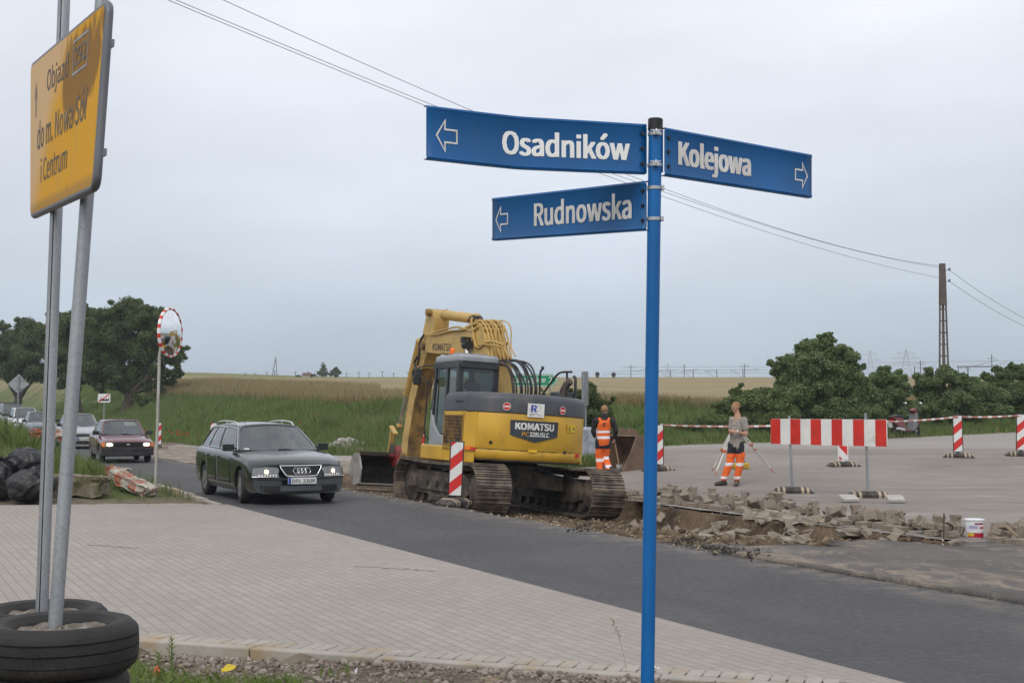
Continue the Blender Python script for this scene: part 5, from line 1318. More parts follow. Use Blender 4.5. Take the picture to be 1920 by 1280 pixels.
# left air intake grille
mb = MB(); gx0, gx1, gz0, gz1 = -.80, .1, 1.25, 1.80
mb.box(((gx0 + gx1) / 2, HY + .002, (gz0 + gz1) / 2), (gx1 - gx0, .006, gz1 - gz0), 0)
for i in range(9): z = gz0 + (gz1 - gz0) * i / 8; mb.box(((gx0 + gx1) / 2, HY + .008, z), (gx1 - gx0 + .02, .014, .022 if i in (0, 4, 8) else .014), 1)
for i in range(15): x = gx0 + (gx1 - gx0) * i / 14; mb.box((x, HY + .009, (gz0 + gz1) / 2), (.016, .016, gz1 - gz0 + .02), 1)
mb.build('intake_grille', [DK, YELD], ex, smooth=0)
mb = MB(); mb.bar((-.86, HY + .004, 1.2), (-.86, HY + .004, 1.86), .012, .006, 0); mb.bar((-.86, HY + .004, 1.205), (.18, HY + .004, 1.205), .012, .006); mb.bar((.16, HY + .004, 1.2), (.16, HY + .004, 1.86), .012, .006); mb.build('door_seam', DK, ex)
# dark hood on top: a rounded band all round
hood = arc(-A55, A55, 40) + [(.24, HY), (.24, .32), (.5, .32), (.5, -.6), (1.25, -.6), (1.25, -HY)]
mb = MB(); shell(hood, [(1.89, .035), (1.9, .012), (2.14, .02), (2.2, .035), (2.25, .075), (2.275, .15), (2.28, .3)], mb); mb.build('hood', GREY, ex, smooth=40)
mb = MB(); mb.box((-.55, HY + .005 - .012, 2.08), (.36, .012, .018)); mb.build('hood_handle', DK, ex)
# right tool box / tank, with step
mb = MB(); mb.box((1.42, -.93, 1.5), (.55, .6, .8)); mb.build('tool_box', YEL, ex, bevel=.03)
# rounded markings on the tail
def tail(r=RC):
    return lambda a_, z, w: (-(r + w) * math.cos(a_), (r + w) * math.sin(a_), z)
def th(u):              # tail angle seen at column u
    lo, hi = -1.2, 1.2
    for _ in range(40):
        m = (lo + hi) / 2; p = EXL + EXR.to_matrix() @ Vector((-RC * math.cos(m), RC * math.sin(m), 1.5)); uu = 960 + FPX * p.x / (p.y * cp + (p.z - CAMH) * sp_)
        if uu < u: hi = m
        else: lo = m
    return m
def tz_(u, v):          # height on the tail seen at (u, v)
    m = th(u); lo, hi = .5, 2.6
    for _ in range(40):
        z = (lo + hi) / 2; p = EXL + EXR.to_matrix() @ Vector((-RC * math.cos(m), RC * math.sin(m), z)) - Vector((0, 0, CAMH)); vv = 640 - FPX * (p.z * cp - p.y * sp_) / (p.y * cp + p.z * sp_)
        if vv > v: lo = z
        else: hi = z
    return z
# the mark: a pointed dark panel with white letters
f = tail(RC - .0)
fw = lambda u, v, w: f(-u / RC, v, w)                 # u: metres along the tail, to the right
au = lambda px: -th(px) * RC
a0, a1 = au(955.5), au(1045); zt = tz_(1000, 789); zb = tz_(1000, 817); zp = tz_(1000, 829.5); am = (a0 + a1) / 2
pl = [(a0 + (a1 - a0) * i / 12, zt) for i in range(13)] + [(a1 - .01, zb)] + [(a1 - .08 + (am - a1 + .08) * i / 5, zb + (zp - zb) * (.15 + .85 * (i / 5))) for i in range(6)] + [(a0 + .08 + (am - a0 - .08) * i / 5, zb + (zp - zb) * (.15 + .85 * (i / 5))) for i in range(4, -1, -1)] + [(a0 + .01, zb)]
tilt_ = 0
BADGE = M('dark_blue_grey_decal', (.03, .04, .05), .45, var=.1)
mb = MB(); n = len(pl); cx = (am, (zt + zb) / 2)
for i in range(n):
    p, q_ = pl[i], pl[(i + 1) % n]
    mb.add([fw(cx[0], cx[1], .010), fw((cx[0] + p[0]) / 2, (cx[1] + p[1]) / 2, .010), fw(p[0], p[1], .010), fw(q_[0], q_[1], .010), fw((cx[0] + q_[0]) / 2, (cx[1] + q_[1]) / 2, .010)], [(0, 1, 4), (1, 2, 3, 4)])
plate_ = mb.build('maker_panel', BADGE, ex, smooth=180, weld=.0005)
mb = MB(); WW = a1 - a0
z1_, z0_ = zt - .10 * .55, zt - .2
text(mb, 'KOMATSU', a0 + .095 * WW, zt - .175, a0 + .90 * WW, zt - .045, lambda u, v, w: fw(u, v, .014), 0, .075)
text(mb, '228USLC', a0 + .385 * WW, zt - .30, a0 + .79 * WW, zt - .215, lambda u, v, w: fw(u, v, .014), 0, .06)
mb.build('maker_lettering', WHITE, plate_, smooth=0, fix=False)
mb = MB(); text(mb, 'PC', a0 + .235 * WW, zt - .30, a0 + .37 * WW, zt - .22, lambda u, v, w: fw(u, v, .014), 0, .03); mb.build('model_prefix', M('orange_letters', (.75, .36, .02), .5), plate_, smooth=0, fix=False)
def disc_on_tail(px, v, r_, name):
    a_, z = au(px), tz_(px, v) ; mb = MB(); n = 28
    mb.add([fw(a_, z, .016)] + [fw(a_ + r_ * math.cos(2 * math.pi * i / n), z + r_ * math.sin(2 * math.pi * i / n), .016) for i in range(n)], [(0, 1 + i, 1 + (i + 1) % n) for i in range(n)], 0)
    mb.add([fw(a_ + x * r_, z + y * r_, .018) for x, y in ((-.7, -.17), (.7, -.17), (.7, .17), (-.7, .17))], [(0, 1, 2, 3)], 1)
    ring(mb, [(a_ + r_ * math.cos(2 * math.pi * i / n), z + r_ * math.sin(2 * math.pi * i / n)) for i in range(n)], r_ * .1, fw, 1, .018)
    mb.build(name, [REDP, WHITE], ex, smooth=0, fix=False)
disc_on_tail(947.5, 761.5, .078, 'no_entry_sticker'); disc_on_tail(1051.5, 769.5, .078, 'no_entry_sticker')
a0, a1, z1_, z0_ = au(986.5), au(1017.5), tz_(1000, 756.5), tz_(1000, 782)
mb = MB(); mb.add([fw(u, v, .016) for u, v in ((a0, z0_), ((a0 + a1) / 2, z0_), (a1, z0_), (a1, z1_), ((a0 + a1) / 2, z1_), (a0, z1_))], [(0, 1, 4, 5), (1, 2, 3, 4)]); st_ = mb.build('company_sticker', WHITE, ex, smooth=0, fix=False)
mb = MB(); WW = a1 - a0; HH = z1_ - z0_; fs = lambda u, v, w: fw(u, v, .020)
text(mb, 'R', a0 + .2 * WW, z0_ + .38 * HH, a0 + .55 * WW, z0_ + .88 * HH, fs, 0, .05); text(mb, 'Sp. z o.o.', a0 + .55 * WW, z0_ + .4 * HH, a0 + .93 * WW, z0_ + .52 * HH, fs, 1, .01) if False else None
ring(mb, [(a0 + WW * (.46 + .38 * math.cos(2 * math.pi * i / 20) + .05 * math.sin(2 * math.pi * i / 20)), z0_ + HH * (.62 + .24 * math.sin(2 * math.pi * i / 20 + .4))) for i in range(20)], .006, fw, 1, .0185)
for k in range(2): mb.add([fs(a0 + x * WW, z0_ + y * HH, 0) for x, y in ((.12, .12 + k * .1), (.88 - k * .2, .12 + k * .1), (.88 - k * .2, .17 + k * .1), (.12, .17 + k * .1))], [(0, 1, 2, 3)], 1)
mb.build('company_mark', [M('sticker_blue', (.02, .06, .4), .5), M('sticker_grey', (.35, .35, .36), .5)], st_, smooth=0, fix=False)
a0, z0_ = au(1070), tz_(1070, 803); mb = MB(); w_, h_ = .13, .075
mb.add([fw(a0 + x * w_, z0_ + y * h_, .012) for x, y in ((-1, -1), (1, -1), (1, 1), (-1, 1))], [(0, 1, 2, 3)], 0)
ring(mb, [(a0 - .1, z0_ - .05), (a0 - .02, z0_ - .05), (a0 - .06, z0_ + .05)], .011, fw, 1, .015); mb.add([fw(a0 + .04 + x, z0_ + y, .015) for x, y in ((0, -.02), (.06, -.02), (.06, .03), (.04, .0), (0, .01))], [(0, 1, 2, 3, 4)], 1)
mb.build('warning_label', [M('label_yellow', (.65, .45, .02), .5), BLACK], ex, smooth=0, fix=False)
AMB = M('amber_reflector', (.8, .18, .01), .3); REDR = M('red_tail_reflector', (.6, .02, .02), .3)
for px, v, w_, h_, m_, nm in ((877, 839, .11, .035, AMB, 'reflector'), (889, 841, .05, .03, REDR, 'reflector'), (1083, 854, .07, .035, REDR, 'reflector'), (1000, 845.5, .085, .022, M('yellow_reflector', (.9, .55, .02), .3), 'reflector')):
    a0, z0_ = au(px), tz_(px, v); mb = MB(); mb.add([fw(a0 + x * w_, z0_ + y * h_, q_) for q_ in (0, .02) for x, y in ((-1, -1), (1, -1), (1, 1), (-1, 1))], [(4, 5, 6, 7), (0, 1, 5, 4), (1, 2, 6, 5), (2, 3, 7, 6), (3, 0, 4, 7)]); mb.build(nm, m_, ex, smooth=0)
mb = MB(); mb.tube([fw(au(v_), 1.188, .002) for v_ in (890, 920, 950, 980, 1010, 1040, 1070, 1090)], .006, 6); mb.build('weight_seam', DK, ex)
for px, v in ((921, 829), (1060, 848)): mb = MB(); a0, z0_ = au(px), tz_(px, v); mb.cyl(fw(a0, z0_, -.02), fw(a0, z0_, .006), .035, 14); mb.build('lifting_hole', DK, ex)
# --- cab
CY0, CY1, CX0, CX1, CZ0, CZ1 = .1, .97, .3, 1.86, 1.1, 2.98
GLS = None
def glass(name, tint=(.32, .40, .38), clear=.55):
    t = NT(name); t.t.nodes.remove(t.b); tr = t.n('ShaderNodeBsdfTransparent'); tr.inputs[0].default_value = (*tint, 1); g = t.n('ShaderNodeBsdfGlossy'); g.inputs['Roughness'].default_value = .03; g.inputs['Color'].default_value = (.9, .93, .95, 1)
    fr = t.n('ShaderNodeFresnel'); ge = t.n('ShaderNodeNewGeometry'); t.l(t.rng(ge.outputs['Backfacing'], 0, 1, 1.5, 1 / 1.5, False), fr.inputs['IOR']); k = t.math('MULTIPLY_ADD', fr.outputs[0], 1.0, clear)
    m = t.n('ShaderNodeMixShader'); t.l(k, m.inputs[0]); t.l(tr.outputs[0], m.inputs[1]); t.l(g.outputs[0], m.inputs[2]); t.l(m.outputs[0], t.o.inputs[0]); return t.m
CABG = glass('cab_glass', (.42, .5, .48), .04)
mb = MB(); W_ = .09; x0, x1, y0, y1 = CX0, CX1, CY0, CY1
# posts (front ones lean back a little), sills and roof rails
fx = lambda z: x1 - max(0, (z - 1.75)) * .10
for y in (y0 + W_ / 2, y1 - W_ / 2):
    mb.bar((x0 + .07, y, CZ0), (x0 + .09, y, CZ1 - .1), W_, .14, 0, (0, 1, 0)); mb.bar((fx(CZ0) - .05, y, CZ0), (fx(CZ1) - .05, y, CZ1 - .1), W_, .09, 0, (0, 1, 0))
    mb.box(((x0 + x1) / 2, y, 2.86), (x1 - x0 - .1, W_ * .97, .16))
mb.bar((1.0, y1 - .04, CZ0 + .0), (1.02, y1 - .04, 2.8), .07, .09, 0, (0, 1, 0))
for x in (x0 + .06, fx(2.9) - .05): mb.box((x, (y0 + y1) / 2, 2.86), (.118, y1 - y0 - .03, .155))
mb.box((x0 + .06, (y0 + y1) / 2, 1.68), (.115, y1 - y0 - .02, 1.16)); mb.box(((x0 + x1) / 2, y0 + .04, 1.42), (x1 - x0 - .06, .075, .64))
mb.box((x1 - .08, (y0 + y1) / 2, 1.3), (.09, y1 - y0 - .05, .4)); mb.box(((x0 + x1) / 2, (y0 + y1) / 2, 1.13), (x1 - x0 - .02, y1 - y0 - .02, .06))
mb.build('cab_frame', M('cab_dark', (.028, .03, .034), .45, dirt=(.1, .1, .095), da=(.55, .85)), ex, bevel=.02)
mb = MB(); xa, xb = 1.06, 1.86
mb.prism([(1.0, 1.12), (1.82, 1.12), (1.79, 1.95), (1.6, 1.62), (1.3, 1.42), (1.0, 1.4)], y1 - .075, y1 + .012, lambda u, v, w: (u, w, v))
mb.prism([(.34, 1.12), (.98, 1.12), (.98, 2.05), (.34, 2.05)], y1 - .075, y1 + .008, lambda u, v, w: (u, w, v), 1)
mb.build('cab_door', [LGREY, M('door_dark', (.03, .032, .036), .45)], ex, bevel=.012)
def pane(name, pts, parent=ex, m=None): mb = MB(); mb.add(pts, [tuple(range(len(pts)))]); return mb.build(name, m or CABG, parent, smooth=0)
pane('rear_window', [(x0 + .03, y0 + .1, 2.24), (x0 + .03, y1 - .1, 2.24), (x0 + .05, y1 - .1, 2.8), (x0 + .05, y0 + .1, 2.8)])
pane('side_window', [(x0 + .16, y1 - .03, 2.05), (.96, y1 - .03, 2.05), (.97, y1 - .03, 2.79), (x0 + .16, y1 - .03, 2.79)])
pane('door_window', [(1.07, y1 - .03, 1.44), (1.3, y1 - .03, 1.45), (1.6, y1 - .03, 1.64), (1.76, y1 - .03, 1.95), (fx(2.79) - .1, y1 - .03, 2.79), (1.07, y1 - .03, 2.79)])
pane('windscreen', [(fx(1.5) - .03, y0 + .08, 1.5), (fx(1.5) - .03, y1 - .08, 1.5), (fx(2.79) - .03, y1 - .08, 2.79), (fx(2.79) - .03, y0 + .08, 2.79)])
pane('right_window', [(x0 + .16, y0 + .02, 1.75), (1.75, y0 + .02, 1.75), (1.7, y0 + .02, 2.79), (x0 + .16, y0 + .02, 2.79)])
mb = MB(); ro = rrect(x0 - .02, y0 - .0, fx(2.98) + .02, y1 + .0, .1); shell_l = [(2.93, .0), (2.96, -.012), (3.02, -.005), (3.05, .03), (3.065, .1)]
cxr, cyr = (x0 + x1) / 2, (y0 + y1) / 2; n = len(ro); o_ = 0
for z, ins in shell_l:
    for (x, y) in ro: mb.v.append((cxr + (x - cxr) * (1 - ins), cyr + (y - cyr) * (1 - ins), z))
for j in range(len(shell_l) - 1):
    for i in range(n): k = (i + 1) % n; mb.f.append([j * n + i, j * n + k, (j + 1) * n + k, (j + 1) * n + i]); mb.m.append(0)
mb.f.append(list(range(n))[::-1]); mb.m.append(0); mb.f.append([(len(shell_l) - 1) * n + i for i in range(n)]); mb.m.append(0)
mb.box((x0 + .7, cyr, 3.085), (.7, .6, .05))
for y in (y0 + .1, cyr - .2, cyr + .2, y1 - .1): mb.cyl((x0 + .06, y, 3.05), (x0 + .06, y, 3.075), .03, 10)
mb.build('cab_roof', LGREY, ex, smooth=35)
mb = MB(); mb.box((.95, .53, 1.45), (.55, .48, .5)); mb.bar((.68, .53, 1.65), (.58, .53, 2.3), .46, .13, 0, (0, 1, 0)); mb.box((.57, .53, 2.42), (.1, .28, .18)); mb.box((.95, .26, 1.75), (.5, .08, .1)); mb.box((.95, .80, 1.75), (.5, .08, .1)); mb.build('seat', BLACK, ex, bevel=.04)
mb = MB(); mb.cyl((1.2, .8, 3.05), (1.2, .8, 3.09), .06, 16, 1); mb.lathe([(.055, 0), (.06, .02), (.055, .11), (.03, .135), (.005, .14)], (1.2, .8, 3.09), 'z', 18, 0); mb.build('beacon', [M('amber_lens', (.85, .17, .01), .25), BLACK], ex, smooth=40)
# mirrors
pm = exl(783, 706, 1.22); mb = MB(); mb.box(pm, (.06, .17, .36), 0, (0, 0, R(-10))); mb.build('mirror', BLACK, ex, bevel=.03)
mb = MB(); mb.tube([(1.75, .99, 2.86), (1.78, 1.14, 2.86), pm + Vector((0, -.02, .2)), pm + Vector((0, 0, .1))], .015, 8); mb.tube([(1.8, .99, 2.45), pm + Vector((0, -.04, .03))], .013, 8); mb.build('mirror_bracket', BLACK, ex, smooth=60)
mb = MB(); mb.tube([(1.8, 1.0, 2.6), (1.84, 1.07, 2.5), (1.86, 1.07, 1.4), (1.8, .99, 1.3)], .016, 8); mb.build('grab_rail', BLACK, ex, smooth=60)
# --- boom, arm, bucket: outlines in the plane of the boom, then given their true width
BW = .25
def outline(pts, y0): return [((p := exl(u, v, y0)).x, p.z) for u, v in pts]
yb_ = -.25                                                      # the boom stands a little right of the middle
boom_px = [(795, 641), (800, 634), (840, 622), (868, 613), (882, 605), (891, 602), (898, 604), (904, 612), (909, 630), (914, 655), (919, 680), (924, 710), (930, 752), (885, 752), (884, 720), (880, 690), (870, 670), (858, 664), (817, 664), (797, 661)]
mb = MB(); ob = outline(boom_px, yb_ + BW); mb.prism(ob, yb_ - BW, yb_ + BW, lambda u, v, w: (u, w, v)); mb.build('boom', YELF, ex, bevel=.025)
# round boss on the bend
c = exl(884, 627, yb_ + BW); mb = MB(); mb.cyl((c.x, yb_ - BW - .03, c.z), (c.x, yb_ + BW + .03, c.z), .2, 28); mb.build('boom_boss', YELF, ex, bevel=.01)
mb = MB(); mb.box((exl(890, 676, yb_).x, yb_, exl(890, 676, yb_).z), (.01, .01, .01)); 
def on_boom(u, v, w=.0): p = exl(u, v, yb_ + BW + w); return p
mb = MB(); p0, p1 = on_boom(811, 657), on_boom(845.5, 658); zt_ = on_boom(828, 644).z
bd = (p1 - p0); bl_ = bd.length; 
text(mb, 'KOMATSU', 0, 0, bl_, zt_ - (p0.z + p1.z) / 2, lambda u, v, w: (p0.x + bd.x * u / bl_, yb_ + BW + .004, p0.z + bd.z * u / bl_ + v), 0, .03)
mb.build('maker_lettering', M('faded_blue_letters', (.11, .105, .13), .5, var=.4, vs=20), ex, smooth=0, fix=False)
# arm
AW = .19
arm_px = [(799, 590), (803, 582), (808, 579), (813, 582), (815, 600), (812, 625), (802, 655), (791, 690), (776, 755), (765, 825), (762, 862), (753, 862), (752, 835), (763, 760), (777, 700), (785, 668), (791, 630)]
oa = outline(arm_px, yb_ + AW); mb = MB(); mb.prism(oa, yb_ - AW, yb_ + AW, lambda u, v, w: (u, w, v), 0)
o_ = mb.build('arm', [YELF, YELD], ex, bevel=.02)
for pgn in o_.data.polygons:                                     # the face towards the cab is caked with mud
    if pgn.normal.x < -.35 and abs(pgn.normal.y) < .5 and pgn.center.z < 3.1: pgn.material_index = 1
for (u, v, r_) in ((799, 648, .11), (759, 856, .09), (808, 586, .09)):
    c = exl(u, v, yb_ + AW); mb = MB(); mb.cyl((c.x, yb_ - AW - .12, c.z), (c.x, yb_ + AW + .12, c.z), r_, 18); mb.build('pin', YELD, ex, bevel=.01)
# cylinders: black barrel or yellow barrel and chromed rod
def ram(name, p0, p1, r_, k, mat=None):
    p0, p1 = Vector(p0), Vector(p1); mb = MB(); m = p0.lerp(p1, k); mb.cyl(p0, m, r_, 20, 0); mb.cyl(m - (p1 - p0) * .012, m + (p1 - p0) * .004, r_ * 1.16, 20, 0); mb.cyl(m, p1, r_ * .55, 16, 1); mb.ball(p0, r_ * 1.15, 12, 0); mb.ball(p1, r_ * .95, 12, 0); return mb.build(name, [mat or YELF, CHROME], ex, smooth=40)
c0, c1 = exl(893, 602, yb_), exl(815, 588, yb_); ram('arm_cylinder', (c0.x, yb_, c0.z + .05), (c1.x, yb_, c1.z), .115, .72)
c0, c1 = exl(789, 640, yb_), exl(750, 798, yb_); ram('bucket_cylinder', (c0.x + .1, yb_, c0.z), (c1.x + .05, yb_, c1.z), .085, .62)
c1 = exl(903, 643, yb_)
for s in (1, -1): ram('boom_cylinder', (1.5, yb_ + s * .3, 1.35), (c1.x, yb_ + s * .36, c1.z), .09, .6)
# link to the bucket
c0, c1, c2 = exl(759, 848, yb_), exl(752, 800, yb_), exl(745, 850, yb_)
for s in (1, -1):
    mb = MB(); mb.bar((c1.x, yb_ + s * .26, c1.z), (exl(762, 800, yb_).x, yb_ + s * .26, exl(762, 815, yb_).z), .06, .12, 0, (0, 1, 0)); mb.bar((c1.x, yb_ + s * .22, c1.z), (c2.x, yb_ + s * .2, c2.z), .06, .12, 0, (0, 1, 0)); mb.build('bucket_link', YELF, ex, bevel=.015)
RED_Q = M('red_coupler_paint', (.22, .018, .02), .5, var=.25, dirt=(.1, .06, .05), da=(.48, .7))
cq = exl(752, 862, yb_); mb = MB(); mb.prism([(-.34, -.12), (-.3, .2), (-.05, .34), (.22, .2), (.3, -.08), (.05, -.22)], yb_ - .22, yb_ + .22, lambda u, v, w: (cq.x + u, w, cq.z + v + .02)); mb.box((cq.x, yb_, cq.z + .1), (.3, .7, .1)); mb.build('quick_coupler', RED_Q, ex, bevel=.03)
# wide ditching bucket
BK = M('bucket_steel', (.06, .054, .048), .6, .5, var=.3, dirt=(.09, .065, .045), da=(.45, .65), ds=3, bump=.3)
BKL = M('worn_bucket_side', (.33, .32, .3), .55, .5, var=.2, dirt=(.2, .16, .12), da=(.5, .7), ds=3)
BX = cq.x + .05; BH = 1.12
sec = [(-.30, .03), (.1, -.03), (.4, .06), (.56, .26), (.56, .46), (.42, .66), (.2, .76), (-.12, .78)]
inn = [(-.30, .045), (.1, .0), (.38, .09), (.52, .27), (.52, .45), (.39, .63), (.18, .725), (-.12, .745)]
mb = MB(); mb.prism(sec + inn[::-1], yb_ - BH, yb_ + BH, lambda u, v, w: (BX + u, w, v + .1)); mb.build('bucket_shell', BK, ex, smooth=30)
for s in (1, -1):
    mb = MB(); mb.prism(sec + [(-.38, .4)], yb_ + s * BH - .02, yb_ + s * BH + .02, lambda u, v, w: (BX + u, w, v + .1)); mb.build('bucket_side', BKL, ex, bevel=.005)
mb = MB(); mb.bar((BX - .32, yb_ - BH, .135), (BX - .32, yb_ + BH, .135), .14, .03, 0); mb.build('cutting_edge', BKL, ex)
mb = MB(); mb.bar((BX - .12, yb_ - BH, .87), (BX - .12, yb_ + BH, .87), .1, .1, 0)
for s in (-.22, .22): mb.prism([(-.2, .75), (-.15, 1.0), (.12, 1.05), (.3, .7)], yb_ + s - .025, yb_ + s + .025, lambda u, v, w: (BX + u, w, v + .1))
mb.build('bucket_back', BK, ex, bevel=.01)
# --- hydraulic lines
def px_tube(name, pts, r_, m, y0=None, seg=7):
    mb = MB()
    P = [exl(u, v, (yb_ + BW) if y0 is None else y0) if len((u, v)) == 2 else None for u, v in pts]
    return mb, P
def spline(P, n=6):
    o = []
    for i in range(len(P) - 1):
        p0, p1, p2, p3 = P[max(i - 1, 0)], P[i], P[i + 1], P[min(i + 2, len(P) - 1)]
        for k in range(n):
            t = k / n; o.append(.5 * ((2 * p1) + (p2 - p0) * t + (2 * p0 - 5 * p1 + 4 * p2 - p3) * t * t + (3 * p1 - p0 - 3 * p2 + p3) * t ** 3))
    return o + [P[-1]]
for i, y0 in enumerate((yb_ + .22, yb_ + .14, yb_ + .05, yb_ - .04, yb_ - .13, yb_ - .21)):
    sh = 79 * (yb_ + BW - y0); j = rnd.uniform(-2, 2)
    P = [exl(u + sh + 2.2 + (j if 0 < k < 5 else 0) * .5, v + j * .4, y0) for k, (u, v) in enumerate(((886, 601), (898, 602), (907, 614), (912, 630), (917, 655), (921, 676)))]
    mb = MB(); mb.tube(spline(P), .021, 8); mb.build('boom_pipe', YELF, ex, smooth=60)
    for rep in range(2):
        e = P[-1]; jx = sh * 1.25 + rnd.uniform(-3, 4) + 3 * rep
        Q_ = [e, exl(934 + jx, 680 + rnd.uniform(-5, 4), y0), exl(950 + jx, 697 + rnd.uniform(-8, 6), y0), exl(958 + jx, 724, y0), exl(958 + jx * .95, 754, y0)]
        mb = MB(); mb.tube(spline(Q_, 8), .019, 8); mb.build('hose', HOSE, ex, smooth=60)
    if i % 2: mb = MB(); mb.tube(spline([exl(902 + sh, 600, y0), exl(917 + sh, 606, y0), exl(922 + sh, 622, y0), exl(922 + sh, 650, y0), exl(930 + sh, 668, y0)]), .014, 6); mb.build('boom_pipe', YELF, ex, smooth=60)
for pts in (((893, 606), (880, 612), (868, 618), (845, 620), (822, 626), (800, 628)), ((896, 612), (884, 620), (860, 613), (840, 616), (815, 623), (797, 630)), ((890, 640), (897, 652), (910, 642), (925, 640), (945, 646)), ((884, 600), (890, 640), (893, 650), (905, 645), (940, 650))):
    P = [on_boom(u, v, .03) for u, v in pts]; mb = MB(); mb.tube(spline(P), .022, 8); mb.build('boom_pipe', YELF, ex, smooth=60)
for pts in (((878, 602), (883, 594), (892, 593), (898, 600)), ((886, 603), (893, 595), (901, 594), (905, 601))):
    mb = MB(); mb.tube(spline([exl(u, v, yb_ + .1) for u, v in pts]), .027, 8); mb.build('hose', HOSE, ex, smooth=60)
for pts, y0 in ((((795, 628), (788, 640), (786, 665), (783, 685)), .25), (((783, 668), (777, 680), (781, 695), (776, 712)), .24), (((779, 690), (774, 700), (776, 715)), .2)):
    mb = MB(); mb.tube(spline([exl(u, v, yb_ + y0) for u, v in pts]), .028, 8); mb.build('hose', HOSE, ex, smooth=60)
for k in range(5):                                               # clamps across the boom pipes
    p = exl(*((897, 602), (908, 616), (913, 640), (918, 668), (905, 608))[k], yb_ + BW); mb = MB(); mb.box((p.x - .0, yb_, p.z + .0), (.05, .54, .05), 0, (0, R(-60), 0)); mb.build('pipe_clamp', YELF, ex, bevel=.01)
# work lamp on the boom
p = on_boom(876, 641, .12); mb = MB(); mb.box(p + Vector((.08, 0, .05)), (.16, .2, .12)); mb.bar(p, p - Vector((-.02, .1, .4)), .04, .04, 0, (1, 0, 0)); mb.cyl(p + Vector((-.1, 0, -.06)), p + Vector((.1, 0, -.06)), .1, 14); mb.build('work_lamp', BLACK, ex, smooth=35)
# --- rails, exhaust and mirrors on the right
RAIL = M('black_rail', (.025, .025, .028), .5)
for pts, y0, r_ in ((((1012, 745), (1013, 700), (1019, 690), (1016, 688)), -.75, .022), (((1014, 744), (1040, 708), (1052, 698), (1072, 697)), -1.0, .022), (((1064, 745), (1063, 698)), -1.05, .024), (((1078, 752), (1079, 712), (1076, 706)), -1.1, .03), (((1014, 728), (1026, 745)), -.8, .018)):
    mb = MB(); mb.tube(spline([exl(u, v, y0) for u, v in pts], 4), r_, 8); mb.build('hand_rail', RAIL, ex, smooth=60)
mb = MB(); p = exl(1055, 752, -.85); mb.tube([p, p + Vector((0, 0, .2)), p + Vector((-.06, -.04, .34)), p + Vector((-.14, -.08, .4))], .075, 16); mb.build('exhaust_pipe', DARKM, ex, smooth=50)
mb = MB(); mb.box((p.x + .2, -.95, 2.32), (.4, .4, .16)); mb.build('hood_box', GREY, ex, bevel=.03)
# ================================================================== CARS
CARG = glass('car_glass', (.42, .5, .46), .10)
TYRE = M('tyre_rubber', (.02, .02, .02), .8, var=.2)
ALLOY = M('alloy', (.42, .42, .43), .35, .8, var=.1, dirt=(.15, .13, .11), da=(.5, .8))
HCAP = M('wheel_trim', (.25, .25, .26), .45, .5)
INTER = M('car_interior', (.035, .034, .034), .8)
UNDER = M('car_underside', (.012, .012, .012), .9)
LENS = M('lamp_glass', (.2, .21, .215), .1, .5, var=.08, vs=25)
HEADL = glow('lit_headlamp', (1, .72, .38), 5); ORANGE = M('turn_signal', (.75, .2, .02), .25); DRL = glow('day_light', (1, .95, .85), .9)
PLATEM = M('plate_white', (.72, .72, .7), .4, var=.04); PLB = M('plate_blue', (.02, .05, .3), .4)
def car_paint(name, c, flake=.2, dirt=None):
    t = NT(name); n = t.noise(2, 5); cc = t.mix(t.rng(n, .3, .7), sc3(c, .85), sc3(c, 1.15))
    o = t.xyz(); d = t.math('MULTIPLY', t.rng(o[2], .15, .6, 1, 0), t.rng(t.noise(5, 6, .6), .35, .65, .15, .7)); cc = t.mix(d, cc, dirt or (.09, .08, .07))
    t.set(col=cc, rough=.32, metal=flake, coat=.8); t.b.inputs['Coat Roughness'].default_value = .08; return t.m
def smooth_interp(xs, st):
    a = np.array(st, float)[::-1]; o = []
    for k in range(1, a.shape[1]):
        y = np.interp(xs, a[:, 0], a[:, k]); ys = y.copy()
        ker = np.array([1, 2, 3, 2, 1]) / 9.
        yp = np.pad(y, 2, mode='edge'); ys = np.convolve(yp, ker, 'valid'); ys[0], ys[-1] = y[0], y[-1]; o.append(ys)
    return np.array(o).T
